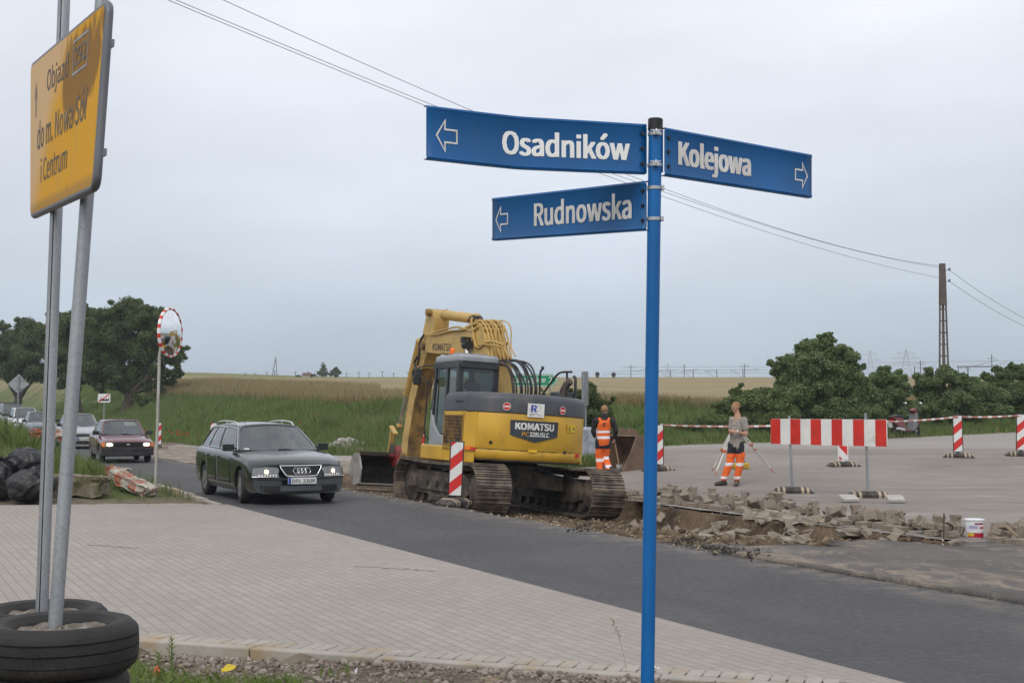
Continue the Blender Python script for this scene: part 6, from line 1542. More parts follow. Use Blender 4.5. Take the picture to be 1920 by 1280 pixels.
def make_car(name, label, loc, rz, sp, group='cars queueing on the road'):
    t = thing(name, label, 'car', loc, rz, group)
    L, W = sp['L'] / 2, sp['W'] / 2; paint = sp['paint']; xs = np.linspace(-L, L, 61); ST = smooth_interp(xs, sp['st'])
    bowf, bowr, lean = sp.get('bowf', .17), sp.get('bowr', .12), sp.get('lean', .2)
    def D(x, y, z):
        kf = max(0, min(1, (x - (L - .9)) / .9)); kr = max(0, min(1, (-x - (L - .7)) / .7))
        return Vector((x - kf * (bowf * (y / W) ** 2 + lean * max(0, z - sp['zb1'])) + kr * (bowr * (y / W) ** 2 + .1 * max(0, z - .6)), y, z))
    def section(zb, zs, zt, w):
        zm = zb + (zs - zb) * .62
        return [(0, zb), (.8 * w, zb), (.93 * w, zb + .03), (.985 * w, zb + .14), (w, zm), (.992 * w, zs - .1), (.972 * w, zs - .035), (.94 * w, zs - .005), (.88 * w, zs + .008 + (zt - zs) * .12), (.65 * w, zs + (zt - zs) * .72), (.35 * w, zs + (zt - zs) * .94), (0, zt)]
    mb = MB(); rows = []
    for i, x in enumerate(xs):
        h = section(*ST[i]); full = [(-y, z) for y, z in h[1:-1][::-1]]
        pts = h + full; rows.append([D(x, y, z) for y, z in pts])
    n = len(rows[0])
    mb.add([p for r_ in rows for p in r_], [(i * n + j, (i + 1) * n + j, (i + 1) * n + (j + 1) % n, i * n + (j + 1) % n) for i in range(60) for j in range(n)])
    mb.f += [list(range(n)), [60 * n + j for j in range(n)][::-1]]; mb.m += [0, 0]
    body = mb.build('body', [paint, UNDER], t, smooth=40)
    # wheel arches
    wr = sp['wr']; cut = MB()
    for x in sp['wx']:
        for s in (1, -1): cut.cyl((x, s * (W - .24), wr), (x, s * (W + .2), wr), wr + .055, 36, 1)
    co = cut.build('cut', [paint, UNDER], t, smooth=0)
    bm_ = body.modifiers.new('b', 'BOOLEAN'); bm_.object = co; bm_.operation = 'DIFFERENCE'; bm_.solver = 'EXACT'
    bpy.context.view_layer.update(); bake(body); shade(body.data, 40); bpy.data.objects.remove(co)
    def sy(x, z, s, off=0):
        zb, zs, zt, w = [np.interp(x, xs, ST[:, k]) for k in range(4)]; h = section(zb, zs, zt, w)
        zz = [p[1] for p in h[2:9]]; yy_ = [p[0] for p in h[2:9]]; p = D(x, float(np.interp(z, zz, yy_)) + off, z); p.y *= s; return p
    # cabin
    c = sp['cab']; A, Bt, Cx, Dx = c['A'], c['T'], c['R'], c['B']; cr_ = c.get('crown', .05); bul = .02
    def side(u, v, s, off=0):
        b = Vector(A).lerp(Vector(Dx), u); tp = Vector(Bt).lerp(Vector(Cx), u); tp.z += c.get('arch', .03) * math.sin(math.pi * u)
        b.y += c.get('bb', .05) * math.sin(math.pi * u); tp.y += c.get('tb', .03) * math.sin(math.pi * u)
        p = b.lerp(tp, v); p.y += bul * math.sin(math.pi * v) * math.sin(math.pi * min(1, u * 1.0)) + off; p.y *= s; return p
    def wind(u, v, rear=False, off=0):
        e0, e1 = (Dx, Cx) if rear else (A, Bt); b = Vector(e0); tp = Vector(e1); y = (2 * u - 1)
        p = b.lerp(tp, v); sg = -1 if rear else 1
        return Vector((p.x + sg * ((c.get('ws', .2) if not rear else .1) * (1 - y * y) * (1 - .45 * v) + off), p.y * y, p.z + (cr_ * (1 - y * y)) * v + .01 * (1 - y * y) * (1 - v)))
    def roof(u, v):
        a = side(u, 1, 1); y = 2 * v - 1; f0, f1 = wind(v, 1), wind(v, 1, True); k = u; edge_ = f0.lerp(f1, k)
        return Vector((edge_.x, a.y * y, a.z + cr_ * (1 - y * y)))
    us = [0, .03] + sorted({round(x, 4) for w_ in c['win'] for x in w_}) + [.985, 1]; us = sorted(set(us)); dense = []
    for i in range(len(us) - 1): dense += [us[i] + (us[i + 1] - us[i]) * k / 3 for k in range(3)]
    dense.append(1.0); vsb = [0, .05, .3, .6, .88, 1]
    isw = lambda u, v: .05 < v < .88 and any(a < u < b for a, b in c['win'])
    fr = MB(); 
    for s in (1, -1):
        gl = {i: MB() for i in range(len(c['win']))}
        for i in range(len(dense) - 1):
            for j in range(len(vsb) - 1):
                um, vm_ = (dense[i] + dense[i + 1]) / 2, (vsb[j] + vsb[j + 1]) / 2
                q_ = [side(dense[i], vsb[j], s), side(dense[i + 1], vsb[j], s), side(dense[i + 1], vsb[j + 1], s), side(dense[i], vsb[j + 1], s)]
                if s < 0: q_ = q_[::-1]
                if isw(um, vm_):
                    k = [a < um < b for a, b in c['win']].index(True); gl[k].add([p - Vector((0, s * .006, 0)) for p in q_], [(0, 1, 2, 3)])
                else:
                    pil = .03 < um < .97 and .05 < vm_ < .88 
                    fr.add(q_, [(0, 1, 2, 3)], 1 if pil else 0)
        for k in gl: gl[k].build('side_window', sp.get('sglass', CARG), t, smooth=60, weld=.001)
        # trim round the side windows
        if sp.get('trim'):
            mbt = MB(); p0 = [side(.03 + .95 * i / 20, .04, s, .006) for i in range(21)]; p1 = [side(.03 + .95 * i / 20, .9, s, .006) for i in range(21)]
            mbt.tube(p0 + [side(.985, .45, s, .006)] + p1[::-1] + [side(.025, .45, s, .006)], .008, 6, closed=True); mbt.build('window_trim', CHROME, t, smooth=60)
    for rear in (False, True):
        g = MB(); U_ = [0, .04] + [.04 + .92 * k / 10 for k in range(1, 10)] + [.96, 1]; V2 = [0, .04, .25, .5, .75, .94, 1]
        for i in range(len(U_) - 1):
            for j in range(len(V2) - 1):
                q_ = [wind(U_[i], V2[j], rear), wind(U_[i + 1], V2[j], rear), wind(U_[i + 1], V2[j + 1], rear), wind(U_[i], V2[j + 1], rear)]
                if 0 < i < len(U_) - 2 and 0 < j < len(V2) - 2: g.add([wind(U_[a], V2[b], rear, -.006) for a, b in ((i, j), (i + 1, j), (i + 1, j + 1), (i, j + 1))], [(0, 1, 2, 3)])
                else: fr.add(q_, [(0, 1, 2, 3)], 1 if (j == 0 or (.0 < (U_[i] + U_[i + 1]) / 2 < 1 and j == len(V2) - 2 and 0 < i < len(U_) - 2)) else 0)
        g.build('rear_window' if rear else 'windscreen', CARG, t, smooth=60, weld=.001)
    fr.grid(lambda u, v: roof(u, v), 12, 10)
    o = fr.build('cabin_frame', [paint, BLACK], t, smooth=50, weld=.002); m = o.modifiers.new('th', 'SOLIDIFY'); m.thickness = .02; m.offset = -1
    # interior
    mb = MB(); zb_ = A[2] - .0; xa = A[0]
    mb.box((xa - .22, 0, zb_ - .03), (.4, W * 1.5, .1))
    for y in (-.37, .37): mb.box((xa - 1.15, y, zb_ + .08), (.16, .46, .4), 0, (0, R(-14), 0)); mb.box((xa - 1.2, y, zb_ + .34), (.09, .24, .16), 0, (0, R(-10), 0))
    mb.box((xa - 2.05, 0, zb_ + .02), (.18, W * 1.35, .34), 0, (0, R(-14), 0))
    ob = mb.build('seats', INTER, t, bevel=.05)
    mb = MB(); tor = [Vector((xa - .55, .37 + .18 * math.cos(a_), zb_ + .06 + .17 * math.sin(a_))) for a_ in np.linspace(0, 2 * math.pi, 20, endpoint=False)]; mb.tube(tor, .014, 6, closed=True); mb.build('steering_wheel', BLACK, t, smooth=60)
    # wheels
    for x in sp['wx']:
        for s in (1, -1):
            w_ = sp.get('tw', .2); yc = s * (W - .02 - w_ / 2); mb = MB()
            st = sp.get('steer', 0) if x > 0 else 0
            mb.lathe([(wr * .62, -w_ / 2), (wr * .72, -w_ / 2 - .004), (wr * .93, -w_ / 2 + .006), (wr, -w_ / 2 + .035), (wr, w_ / 2 - .035), (wr * .93, w_ / 2 - .006), (wr * .72, w_ / 2 + .004), (wr * .62, w_ / 2)], (0, 0, 0), 'y', 36, closed=True)
            wo = mb.build('wheel', TYRE, t, smooth=40, loc=(x, yc, wr), rot=(0, 0, st))
            mb = MB(); yo = s * (w_ / 2 - .02); f_ = sp.get('spokes', 0)
            mb.lathe([(wr * .63, 0), (wr * .66, s * .018), (wr * .58, s * .012), (wr * .56, -s * .05)], (0, yo, 0), 'y', 36, 0)
            mb.lathe([(.001, -s * .04), (wr * .58, -s * .05)], (0, yo, 0), 'y', 24, 1)
            if f_:
                for k in range(f_):
                    a_ = 2 * math.pi * k / f_; d = Vector((math.cos(a_), 0, math.sin(a_))); mb.bar(d * .03 + Vector((0, yo, 0)), d * wr * .6 + Vector((0, yo + s * .004, 0)), .05, .02, 0, (0, 1, 0))
                mb.cyl((0, yo - .02, 0), (0, yo + s * .012, 0), .045, 14, 0)
            else:
                mb.lathe([(.001, s * .02), (wr * .25, s * .02), (wr * .5, s * .005), (wr * .57, -s * .005)], (0, yo, 0), 'y', 24, 0)
            mb.build('rim', [sp.get('rim', ALLOY), UNDER], wo, smooth=40)
    # doors as slightly raised panels with shut lines round them
    for s in (1, -1):
        for (x0, x1) in sp['doors']:
            mb = MB(); za, zc = sp.get('dz0', .36), None
            def dfn(u, v):
                x = x0 + (x1 - x0) * u; zs = float(np.interp(x, xs, ST[:, 1])) - .012; return sy(x, za + (zs - za) * v, s, .002)
            mb.grid(dfn, 8, 6); dd = mb.build('door', paint, t, smooth=35, solid=.006)
            h = dfn(.14, .80); mb = MB(); mb.box(h + Vector((0, s * .014, 0)), (.19, .03, .035)); mb.build('handle', sp.get('hmat', paint), dd, bevel=.01)
        if sp.get('moulding'):
            mb = MB(); n_ = 20; xm0, xm1 = sp['doors'][-1][0], sp['doors'][0][1]
            mb.tube([sy(xm0 + (xm1 - xm0) * i / n_, .52, s, .014) for i in range(n_ + 1)], .024, 6); mb.build('side_moulding', sp['moulding'], t, smooth=60)
        a = side(.06, .1, s); mb = MB(); mpz = a + Vector((.02, s * .15, .02)); mb.box(mpz, (.1, .2, .13)); mb.box(mpz + Vector((-.052, 0, 0)), (.006, .17, .1)); mb.bar(a, mpz, .05, .03, 0); mm = mb.build('mirror', sp.get('mirm', paint), t, smooth=60, bevel=.035, bseg=4)
    # front: plates on the nose
    def front(poly, name, mat, off=.004, th_=.012, parent=t, mirror=False, dens=6):
        for s in ((1, -1) if mirror else (1,)):
            mb = MB(); P = []
            for i in range(len(poly)):
                a, b = Vector(poly[i]), Vector(poly[(i + 1) % len(poly)])
                for k in range(dens): q_ = a.lerp(b, k / dens); P.append((q_.x * s, q_.y))
            # fill as a fan of strips so that it follows the curve
            ys_ = [p[0] for p in P]; zs_ = [p[1] for p in P]; ce = (sum(ys_) / len(P), sum(zs_) / len(P)); n_ = len(P)
            ringq = lambda k, o_: [D(L + o_, ce[0] + (p[0] - ce[0]) * k, ce[1] + (p[1] - ce[1]) * k) for p in P]
            v_ = []
            for k, o_ in ((1, off - .03), (1, off + th_ * .6), (.96, off + th_), (.6, off + th_), (.02, off + th_)): v_ += ringq(k, o_)
            mb.add(v_, [(j * n_ + i, j * n_ + (i + 1) % n_, (j + 1) * n_ + (i + 1) % n_, (j + 1) * n_ + i) for j in range(4) for i in range(n_)] + [tuple(4 * n_ + i for i in range(n_))])
            o_ = mb.build(name, mat, parent, smooth=40)
        return o_
    sp['front'](t, front, lambda y, z, o_: D(L + o_, y, z), D, L, W, wind, side, roof)
    return t
def plate_on(t, txt, yc, zc, fx_, o=.02, w=.52, h=.114, blue=True):
    f = lambda y, z, w_: fx_(y, z, o + w_)
    mb = MB(); mb.add([f(yc + a * w / 2, zc + b * h / 2, q_) for q_ in (-.02, .004) for a, b in ((1, -1), (-1, -1), (-1, 1), (1, 1))], [(4, 5, 6, 7), (0, 1, 5, 4), (1, 2, 6, 5), (2, 3, 7, 6), (3, 0, 4, 7)], 0)
    mb.add([f(yc - w / 2 + a * .045, zc + b * h / 2, .0055) for a, b in ((1, -1), (0, -1), (0, 1), (1, 1))], [(0, 1, 2, 3)], 1)
    p = mb.build('number_plate', [PLATEM, PLB], t, smooth=0)
    if txt:
        mb = MB(); text(mb, txt, -(w / 2 - .065), -.034, w / 2 - .02, .034, lambda u, v, w_: f(yc + u, zc + v, .0065 + w_ * .3), 0, .015); mb.build('number_lettering', BLACK, p, smooth=0, fix=False)
def lamp(t, front, yc, zc, r_, parent, fx_, D_, mirror=True, m=None):
    for s in (1, -1):
        mb = MB(); n_ = 16
        mb.add([fx_(s * yc, zc, .024)] + [fx_(s * yc + r_ * math.cos(2 * math.pi * i / n_), zc + r_ * math.sin(2 * math.pi * i / n_), .02) for i in range(n_)], [(0, 1 + i, 1 + (i + 1) % n_) for i in range(n_)])
        mb.build('bulb', m or HEADL, parent, smooth=0)
def wipers(t, wind, ys=((.38, .02, .62), (.72, .02, .36))):
    for a, b, l in ys:
        mb = MB(); mb.tube([wind(a, -.01, False, .02), wind(a - l * .5, .055, False, .018), wind(a - l * .75, .05, False, .018)], .009, 6); mb.build('wiper', BLACK, t, smooth=60)

# --- dark green estate
def f_estate(t, front, fx_, D, L, W, wind, side, roof):
    front([(.72, .235), (-.72, .235), (-.70, .355), (.70, .355)], 'lower_intake', BLACK, .0, .006)
    for s in (1, -1): front([(s * .4, .25), (s * .66, .25), (s * .68, .34), (s * .4, .34)], 'intake_grid', DK, .012, .004)
    front([(.38, .255), (-.38, .255), (-.38, .345), (.38, .345)], 'intake_grid', GREY, .01, .004)
    ho = front([(.85, .52), (.43, .515), (.40, .62), (.42, .665), (.62, .685), (.84, .66)], 'headlight', LENS, .0, .014)
    h2 = front([(-.85, .52), (-.43, .515), (-.40, .62), (-.42, .665), (-.62, .685), (-.84, .66)], 'headlight', LENS, .0, .014)
    for s, par in ((1, ho), (-1, h2)):
        mb = MB(); n_ = 18; r_ = .036; mb.add([fx_(s * .62, .60, .03)] + [fx_(s * .62 + r_ * math.cos(6.2832 * i / n_), .60 + r_ * math.sin(6.2832 * i / n_), .024) for i in range(n_)], [(0, 1 + i, 1 + (i + 1) % n_) for i in range(n_)]); mb.build('bulb', HEADL, par, smooth=0)
        mb = MB()
        for k in range(7): a_ = s * (.46 + k * .047); mb.ball(fx_(a_, .537, .018), .008, 8)
        mb.build('day_light', DRL, par)
        mb = MB(); mb.tube([fx_(s * (.42 + .44 * k / 8), .508, .012) for k in range(9)], .008, 6); mb.build('chrome_strip', CHROME, t, smooth=60)
    g = front([(.375, .695), (-.375, .695), (-.36, .66), (-.29, .545), (-.26, .525), (.26, .525), (.29, .545), (.36, .66)], 'grille', DK, .004, .012)
    mb = MB(); P = [(.385, .70), (-.385, .70), (-.37, .655), (-.295, .54), (-.265, .518), (.265, .518), (.295, .54), (.37, .655)]; Q_ = []
    for i in range(8):
        a, b = Vector(P[i]), Vector(P[(i + 1) % 8])
        for k in range(4): q_ = a.lerp(b, k / 4); Q_.append(fx_(q_.x, q_.y, .014))
    mb.tube(Q_, .013, 8, closed=True); mb.build('grille_frame', CHROME, g, smooth=60)
    mb = MB()
    for k in range(5): z = .555 + k * .028; w_ = .28 + k * .018; mb.tube([fx_(w_ * (1 - 2 * i / 10), z, .018) for i in range(11)], .0045, 5)
    mb.build('grille_bars', M('grille_bar', (.09, .09, .095), .4, .4), g, smooth=60)
    for k in range(4):
        mb = MB(); y = .105 - k * .07; mb.tube([fx_(y + .052 * math.cos(6.2832 * i / 24), .61 + .052 * math.sin(6.2832 * i / 24), .03) for i in range(24)], .0085, 6, closed=True); mb.build('badge_ring', CHROME, g, smooth=60)
    plate_on(t, 'DPL 33UK', 0, .435, fx_, .045)
    mb = MB(); mb.tube([fx_(.84 * (1 - 2 * i / 16), .475, .006) for i in range(17)], .008, 6); mb.build('bumper_seam', BLACK, t, smooth=60)
    wipers(t, wind)
    for s in (1, -1):
        mb = MB(); P = [roof(u, .5 + s * .47) + Vector((0, 0, dz)) for u, dz in ((.1, -.01), (.13, .03), (.2, .055), (.5, .06), (.8, .055), (.9, .03), (.93, -.01))]; mb.tube(spline(P, 5), .017, 10); m_ = roof(.5, .5 + s * .47); mb.bar(m_ - Vector((0, 0, .02)), m_ + Vector((0, 0, .055)), .03, .03, 0, (0, 1, 0)); mb.build('roof_rail', M('bright_rail', (.6, .6, .58), .3, .7), t, smooth=60)
    mb = MB(); mb.tube([roof(.86, .5), roof(.86, .5) + Vector((-.12, 0, .42))], .004, 5); mb.build('aerial', BLACK, t, smooth=60)
    mb = MB(); mb.add([wind(u, v, False, .002) for u, v in ((.055, .06), (.11, .055), (.11, .12), (.055, .125))], [(0, 1, 2, 3)]); mb.build('sticker', M('pale_sticker', (.6, .7, .68), .4), t, smooth=0)
EST = dict(L=4.8, W=1.81, paint=car_paint('dark_green_paint', (.004, .013, .010), .2, (.03, .03, .027)), zb1=.48, bowf=.24, lean=.22, wr=.315, wx=(1.45, -1.31), tw=.205, spokes=7, steer=R(-6), trim=True, doors=((-.28, .82), (-1.12, -.31)), dz0=.34,
           st=[(2.4, .21, .68, .73, .84), (2.33, .18, .73, .795, .875), (2.1, .18, .79, .855, .895), (1.5, .18, .86, .93, .905), (.9, .18, .90, .965, .905), (0, .18, .93, .96, .905), (-1.3, .18, .95, .97, .905), (-2.0, .2, .96, .98, .89), (-2.34, .25, .94, .96, .86), (-2.4, .3, .88, .9, .84)],
           cab=dict(A=(.98, .78, .925), T=(.22, .575, 1.375), R=(-1.88, .56, 1.375), B=(-2.3, .73, .965), win=((.06, .40), (.43, .70), (.73, .955)), crown=.05, arch=.035, bb=.06, tb=.03, ws=.22), front=f_estate)
make_car('estate_car', 'dark green estate car with roof rails and lit headlights, nearest of the queue', (-4.82, 26.15, 0), math.atan2(-.898, .44), EST)
# --- red hatchback
def f_red(t, front, fx_, D, L, W, wind, side, roof):
    front([(.80, .24), (-.80, .24), (-.80, .47), (.80, .47)], 'bumper', BLACK, .02, .06)
    g = front([(.44, .52), (-.44, .52), (-.44, .645), (.44, .645)], 'grille', DK, .004, .012)
    mb = MB()
    for k in range(4): mb.tube([fx_(.43 * (1 - 2 * i / 8), .54 + .03 * k, .02) for i in range(9)], .006, 5)
    mb.build('grille_bars', BLACK, g, smooth=60)
    mb = MB(); mb.add([fx_(.055 * math.cos(6.2832 * i / 20), .59 + .024 * math.sin(6.2832 * i / 20), .032) for i in range(20)], [tuple(range(20))]); mb.build('oval_badge', M('pale_badge', (.35, .4, .5), .3), g, smooth=0)
    for s in (1, -1):
        h = front([(s * .45, .52), (s * .69, .52), (s * .70, .65), (s * .45, .65)], 'headlight', LENS, .0, .016)
        mb = MB(); mb.add([fx_(s * (.57 + .1 * math.cos(6.2832 * i / 20)), .585 + .05 * math.sin(6.2832 * i / 20), .024) for i in range(20)], [tuple(range(20))]); mb.build('bulb', HEADL, h, smooth=0)
        front([(s * .705, .52), (s * .80, .525), (s * .80, .65), (s * .71, .65)], 'turn_signal', ORANGE, .0, .014)
    wipers(t, wind)
    mb = MB(); mb.add([wind(u, v, False, -.03) for u, v in ((.56, .62), (.86, .62), (.86, .88), (.56, .88))], [(0, 1, 2, 3)]); mb.build('sun_visor', M('pale_visor', (.6, .6, .58), .8), t, smooth=0)
REDC = dict(L=4.02, W=1.64, paint=car_paint('maroon_paint', (.11, .016, .02), .15), zb1=.5, bowf=.1, lean=.14, wr=.29, wx=(1.24, -1.16), tw=.17, rim=HCAP, doors=((-.45, .82),), moulding=BLACK, mirm=BLACK, hmat=BLACK, dz0=.36,
            st=[(2.01, .26, .64, .67, .79), (1.95, .22, .68, .72, .81), (1.7, .2, .72, .79, .82), (1.2, .2, .79, .86, .82), (.85, .2, .85, .9, .82), (0, .2, .87, .9, .82), (-1.2, .2, .9, .92, .82), (-1.8, .22, .9, .92, .80), (-2.01, .28, .86, .88, .77)],
            cab=dict(A=(.90, .70, .87), T=(.28, .56, 1.32), R=(-1.15, .55, 1.33), B=(-1.75, .68, .91), win=((.07, .50), (.55, .92)), crown=.03, arch=.03, bb=.05, tb=.02, ws=.13), front=f_red)
hd = math.atan2(-.9, .436)
make_car('hatchback_car', 'dark red older hatchback with black bumper and lit headlights, second in the queue', (-13.0, 44.3, 0), hd - R(2), REDC)
# --- silver hatchback and those behind it
def f_silver(lit=True, txt='FZ 1054N'):
    def f(t, front, fx_, D, L, W, wind, side, roof):
        front([(.66, .25), (-.66, .25), (-.60, .33), (.60, .33)], 'lower_intake', DK, .004, .01)
        for s in (1, -1): front([(s * .55, .36), (s * .78, .38), (s * .79, .46), (s * .6, .43)], 'fog_lamp_recess', DK, .004, .008)
        g = front([(.40, .56), (-.40, .56), (-.36, .645), (.36, .645)], 'grille', DK, .004, .012)
        mb = MB(); mb.tube([fx_(.41 * (1 - 2 * i / 10), .648 - .0, .016) for i in range(11)], .009, 6); mb.build('grille_strip', CHROME, g, smooth=60)
        for s in (1, -1):
            h = front([(s * .46, .565), (s * .78, .60), (s * .80, .70), (s * .62, .74), (s * .47, .68)], 'headlight', LENS, .0, .014)
            if lit and s > 0 or lit == 2: mb = MB(); mb.add([fx_(s * (.63 + .08 * math.cos(6.2832 * i / 20)), .65 + .045 * math.sin(6.2832 * i / 20), .022) for i in range(20)], [tuple(range(20))]); mb.build('bulb', HEADL, h, smooth=0)
        plate_on(t, txt, 0, .43, fx_, .012)
        wipers(t, wind)
    return f
def hatch(paint, fr, **k):
    d = dict(L=4.3, W=1.74, paint=paint, zb1=.5, bowf=.2, lean=.28, wr=.31, wx=(1.33, -1.28), tw=.2, doors=((-.2, .86), (-1.05, -.23)), dz0=.36, mirm=BLACK,
             st=[(2.15, .22, .64, .68, .82), (2.08, .19, .70, .77, .85), (1.8, .19, .78, .87, .865), (1.3, .19, .87, .95, .87), (.95, .19, .93, 1.0, .87), (0, .19, .95, .99, .87), (-1.2, .19, .98, 1.0, .87), (-1.8, .22, .98, 1.0, .85), (-2.15, .3, .92, .95, .8)],
             cab=dict(A=(1.0, .76, .94), T=(.3, .57, 1.44), R=(-1.35, .56, 1.43), B=(-1.95, .72, .99), win=((.07, .42), (.46, .74), (.78, .93)), crown=.045, arch=.04, bb=.05, tb=.03, ws=.22), front=fr)
    d.update(k); return d
make_car('hatchback_car', 'silver white hatchback with a number plate, third in the queue behind the posts', (-19.2, 59.2, 0), hd - R(2), hatch(car_paint('silver_paint', (.42, .43, .45), .5), f_silver(2), rim=HCAP, dz0=.4))
make_car('small_car', 'small dark silver car half hidden by the sign posts, fourth in the queue', (-25.3, 71.5, .07), hd - R(1), hatch(car_paint('dull_silver_paint', (.2, .22, .24), .5), f_silver(0, 'DPL 7T40'), W=1.6, L=3.8, wx=(1.15, -1.1),
         st=[(1.9, .24, .66, .72, .75), (1.84, .2, .74, .82, .78), (1.6, .2, .82, .92, .8), (1.2, .2, .9, .98, .8), (.95, .2, .94, 1.0, .8), (0, .2, .95, .99, .8), (-1.2, .2, .98, 1.0, .8), (-1.6, .22, .98, 1.0, .79), (-1.9, .3, .92, .95, .76)], doors=((-.3, .8),),
         cab=dict(A=(.95, .70, .95), T=(.38, .55, 1.43), R=(-1.2, .55, 1.42), B=(-1.75, .68, .99), win=((.07, .5), (.55, .93)), crown=.045, arch=.04, bb=.04, tb=.03, ws=.2)))
WHP = car_paint('white_car_paint', (.62, .63, .64), .0)
make_car('white_car', 'white car with an unlit front, fifth in the queue before the roof-rack car', (-31.6, 86.5, .18), hd + R(1), hatch(WHP, f_silver(0, 'FNW 3C12'), rim=HCAP, cab=dict(A=(1.05, .78, .98), T=(.35, .62, 1.56), R=(-1.6, .6, 1.56), B=(-2.0, .74, 1.0), win=((.07, .42), (.46, .74), (.78, .93)), crown=.04, arch=.04, bb=.05, tb=.03, ws=.22)))
last = make_car('grey_van', 'dark grey tall car with a black roof rack, last of the queue', (-37.3, 99.5, .3), hd + R(2), hatch(car_paint('mid_grey_paint', (.16, .17, .19), .3), f_silver(0, 'FZI 88KA'), W=1.8, cab=dict(A=(1.15, .80, 1.02), T=(.55, .66, 1.76), R=(-1.8, .66, 1.78), B=(-2.05, .78, 1.0), win=((.07, .36), (.4, .64), (.68, .95)), crown=.03, arch=.02, bb=.04, tb=.02, ws=.15)))
mb = MB()
for y in (-.62, .62): mb.bar((.3, y, 1.86), (-1.6, y, 1.86), .05, .05)
for x in (.2, -.5, -1.4): mb.bar((x, -.66, 1.88), (x, .66, 1.88), .05, .05)
for x in (.2, -1.4):
    for y in (-.6, .6): mb.bar((x, y, 1.74), (x, y, 1.87), .05, .05, 0, (0, 1, 0))
mb.build('roof_rack', BLACK, last)
# ================================================================== PEOPLE
SKIN = M('skin', (.52, .30, .2), .55, var=.08, vs=8); SKIN2 = M('skin_tanned', (.46, .25, .16), .55, var=.08, vs=8)
HAIRB = M('short_fair_hair', (.30, .17, .08), .8, var=.2, vs=40); SHIRT = M('grey_brown_cotton', (.30, .27, .245), .9, var=.12, vs=6, bump=.2, bs=18)
def cloth(name, c): return M(name, c, .85, var=.14, vs=7, bump=.25, bs=16)
HIVIS = cloth('orange_hivis', (.85, .15, .025)); NAVY = cloth('navy_cloth', (.018, .019, .028)); REFS = M('reflective_band', (.85, .87, .9), .35, var=.08, vs=20); BOOT = M('work_boot', (.045, .038, .03), .75, var=.35, vs=8, dirt=(.15, .12, .09)); HOOD = cloth('dark_hoodie', (.022, .019, .021))
EYE = M('eye', (.03, .025, .02), .2)
def chain(mb, pts, rs, mi=0):
    for i in range(len(pts) - 1): mb.capsule(pts[i], pts[i + 1], rs[i], rs[i + 1], 14, mi)
def hand(mb, wrist, d, palm_n, curl=.6, side=1, sz=1.):
    """wrist place, direction of the fingers, palm normal: palm, four fingers and a thumb"""
    w = Vector(wrist); d = Vector(d).normalized(); n = Vector(palm_n); n = (n - d * n.dot(d)).normalized(); a = d.cross(n) * side
    c = w + d * .045 * sz
    for k in (-.028, -.01, .01, .028): mb.capsule(w + a * k * .6 * sz, w + d * .085 * sz + a * k * sz, .0145 * sz, .0125 * sz, 8)
    for k, l in ((-.031, .062), (-.0105, .074), (.0105, .08), (.031, .07)):
        p = w + d * .088 * sz + a * k * sz; dd = d.copy(); r_ = .0092 * sz
        for j in range(3):
            ang = curl * (.45 + .4 * j); e_ = (d * math.cos(ang * (j + .6)) + n * math.sin(ang * (j + .6))).normalized()
            q_ = p + e_ * l * sz * (.42, .32, .26)[j]; mb.capsule(p, q_, r_, r_ * .92, 8); p = q_; r_ *= .92
    p = w + d * .03 * sz + a * .03 * sz; q_ = p + (d * .6 + a * .75 + n * .3).normalized() * .04 * sz; mb.capsule(p, q_, .0125 * sz, .0105 * sz, 8); mb.capsule(q_, q_ + (d * .85 + a * .1 + n * .5).normalized() * .034 * sz, .0105 * sz, .0085 * sz, 8)
def head(mb, c, face, up=(0, 0, 1), s=1.):
    """face: direction the face looks"""
    c = Vector(c); f = Vector(face).normalized(); u = Vector(up); u = (u - f * u.dot(f)).normalized(); r_ = f.cross(u)
    P = lambda a, b, d: c + r_ * a * s + f * b * s + u * d * s
    mb.capsule(P(0, -.022, .035), P(0, .012, .03), .082 * s, .078 * s, 16); mb.capsule(P(0, .012, .0), P(0, .03, -.06), .068 * s, .052 * s, 14); mb.capsule(P(0, .035, -.085), P(0, .055, -.095), .035 * s, .022 * s, 12)
    for k in (-1, 1):
        mb.capsule(P(k * .045, .055, -.02), P(k * .03, .062, -.03), .025 * s, .022 * s, 10); mb.capsule(P(k * .078, -.008, .018), P(k * .08, -.012, -.022), .014 * s, .01 * s, 8); mb.capsule(P(k * .012, .078, .027), P(k * .045, .066, .027), .012 * s, .012 * s, 8)
    mb.capsule(P(0, .08, .02), P(0, .104, -.02), .010 * s, .014 * s, 10); mb.capsule(P(-.017, .076, -.056), P(.017, .076, -.056), .011 * s, .011 * s, 8)
    return P
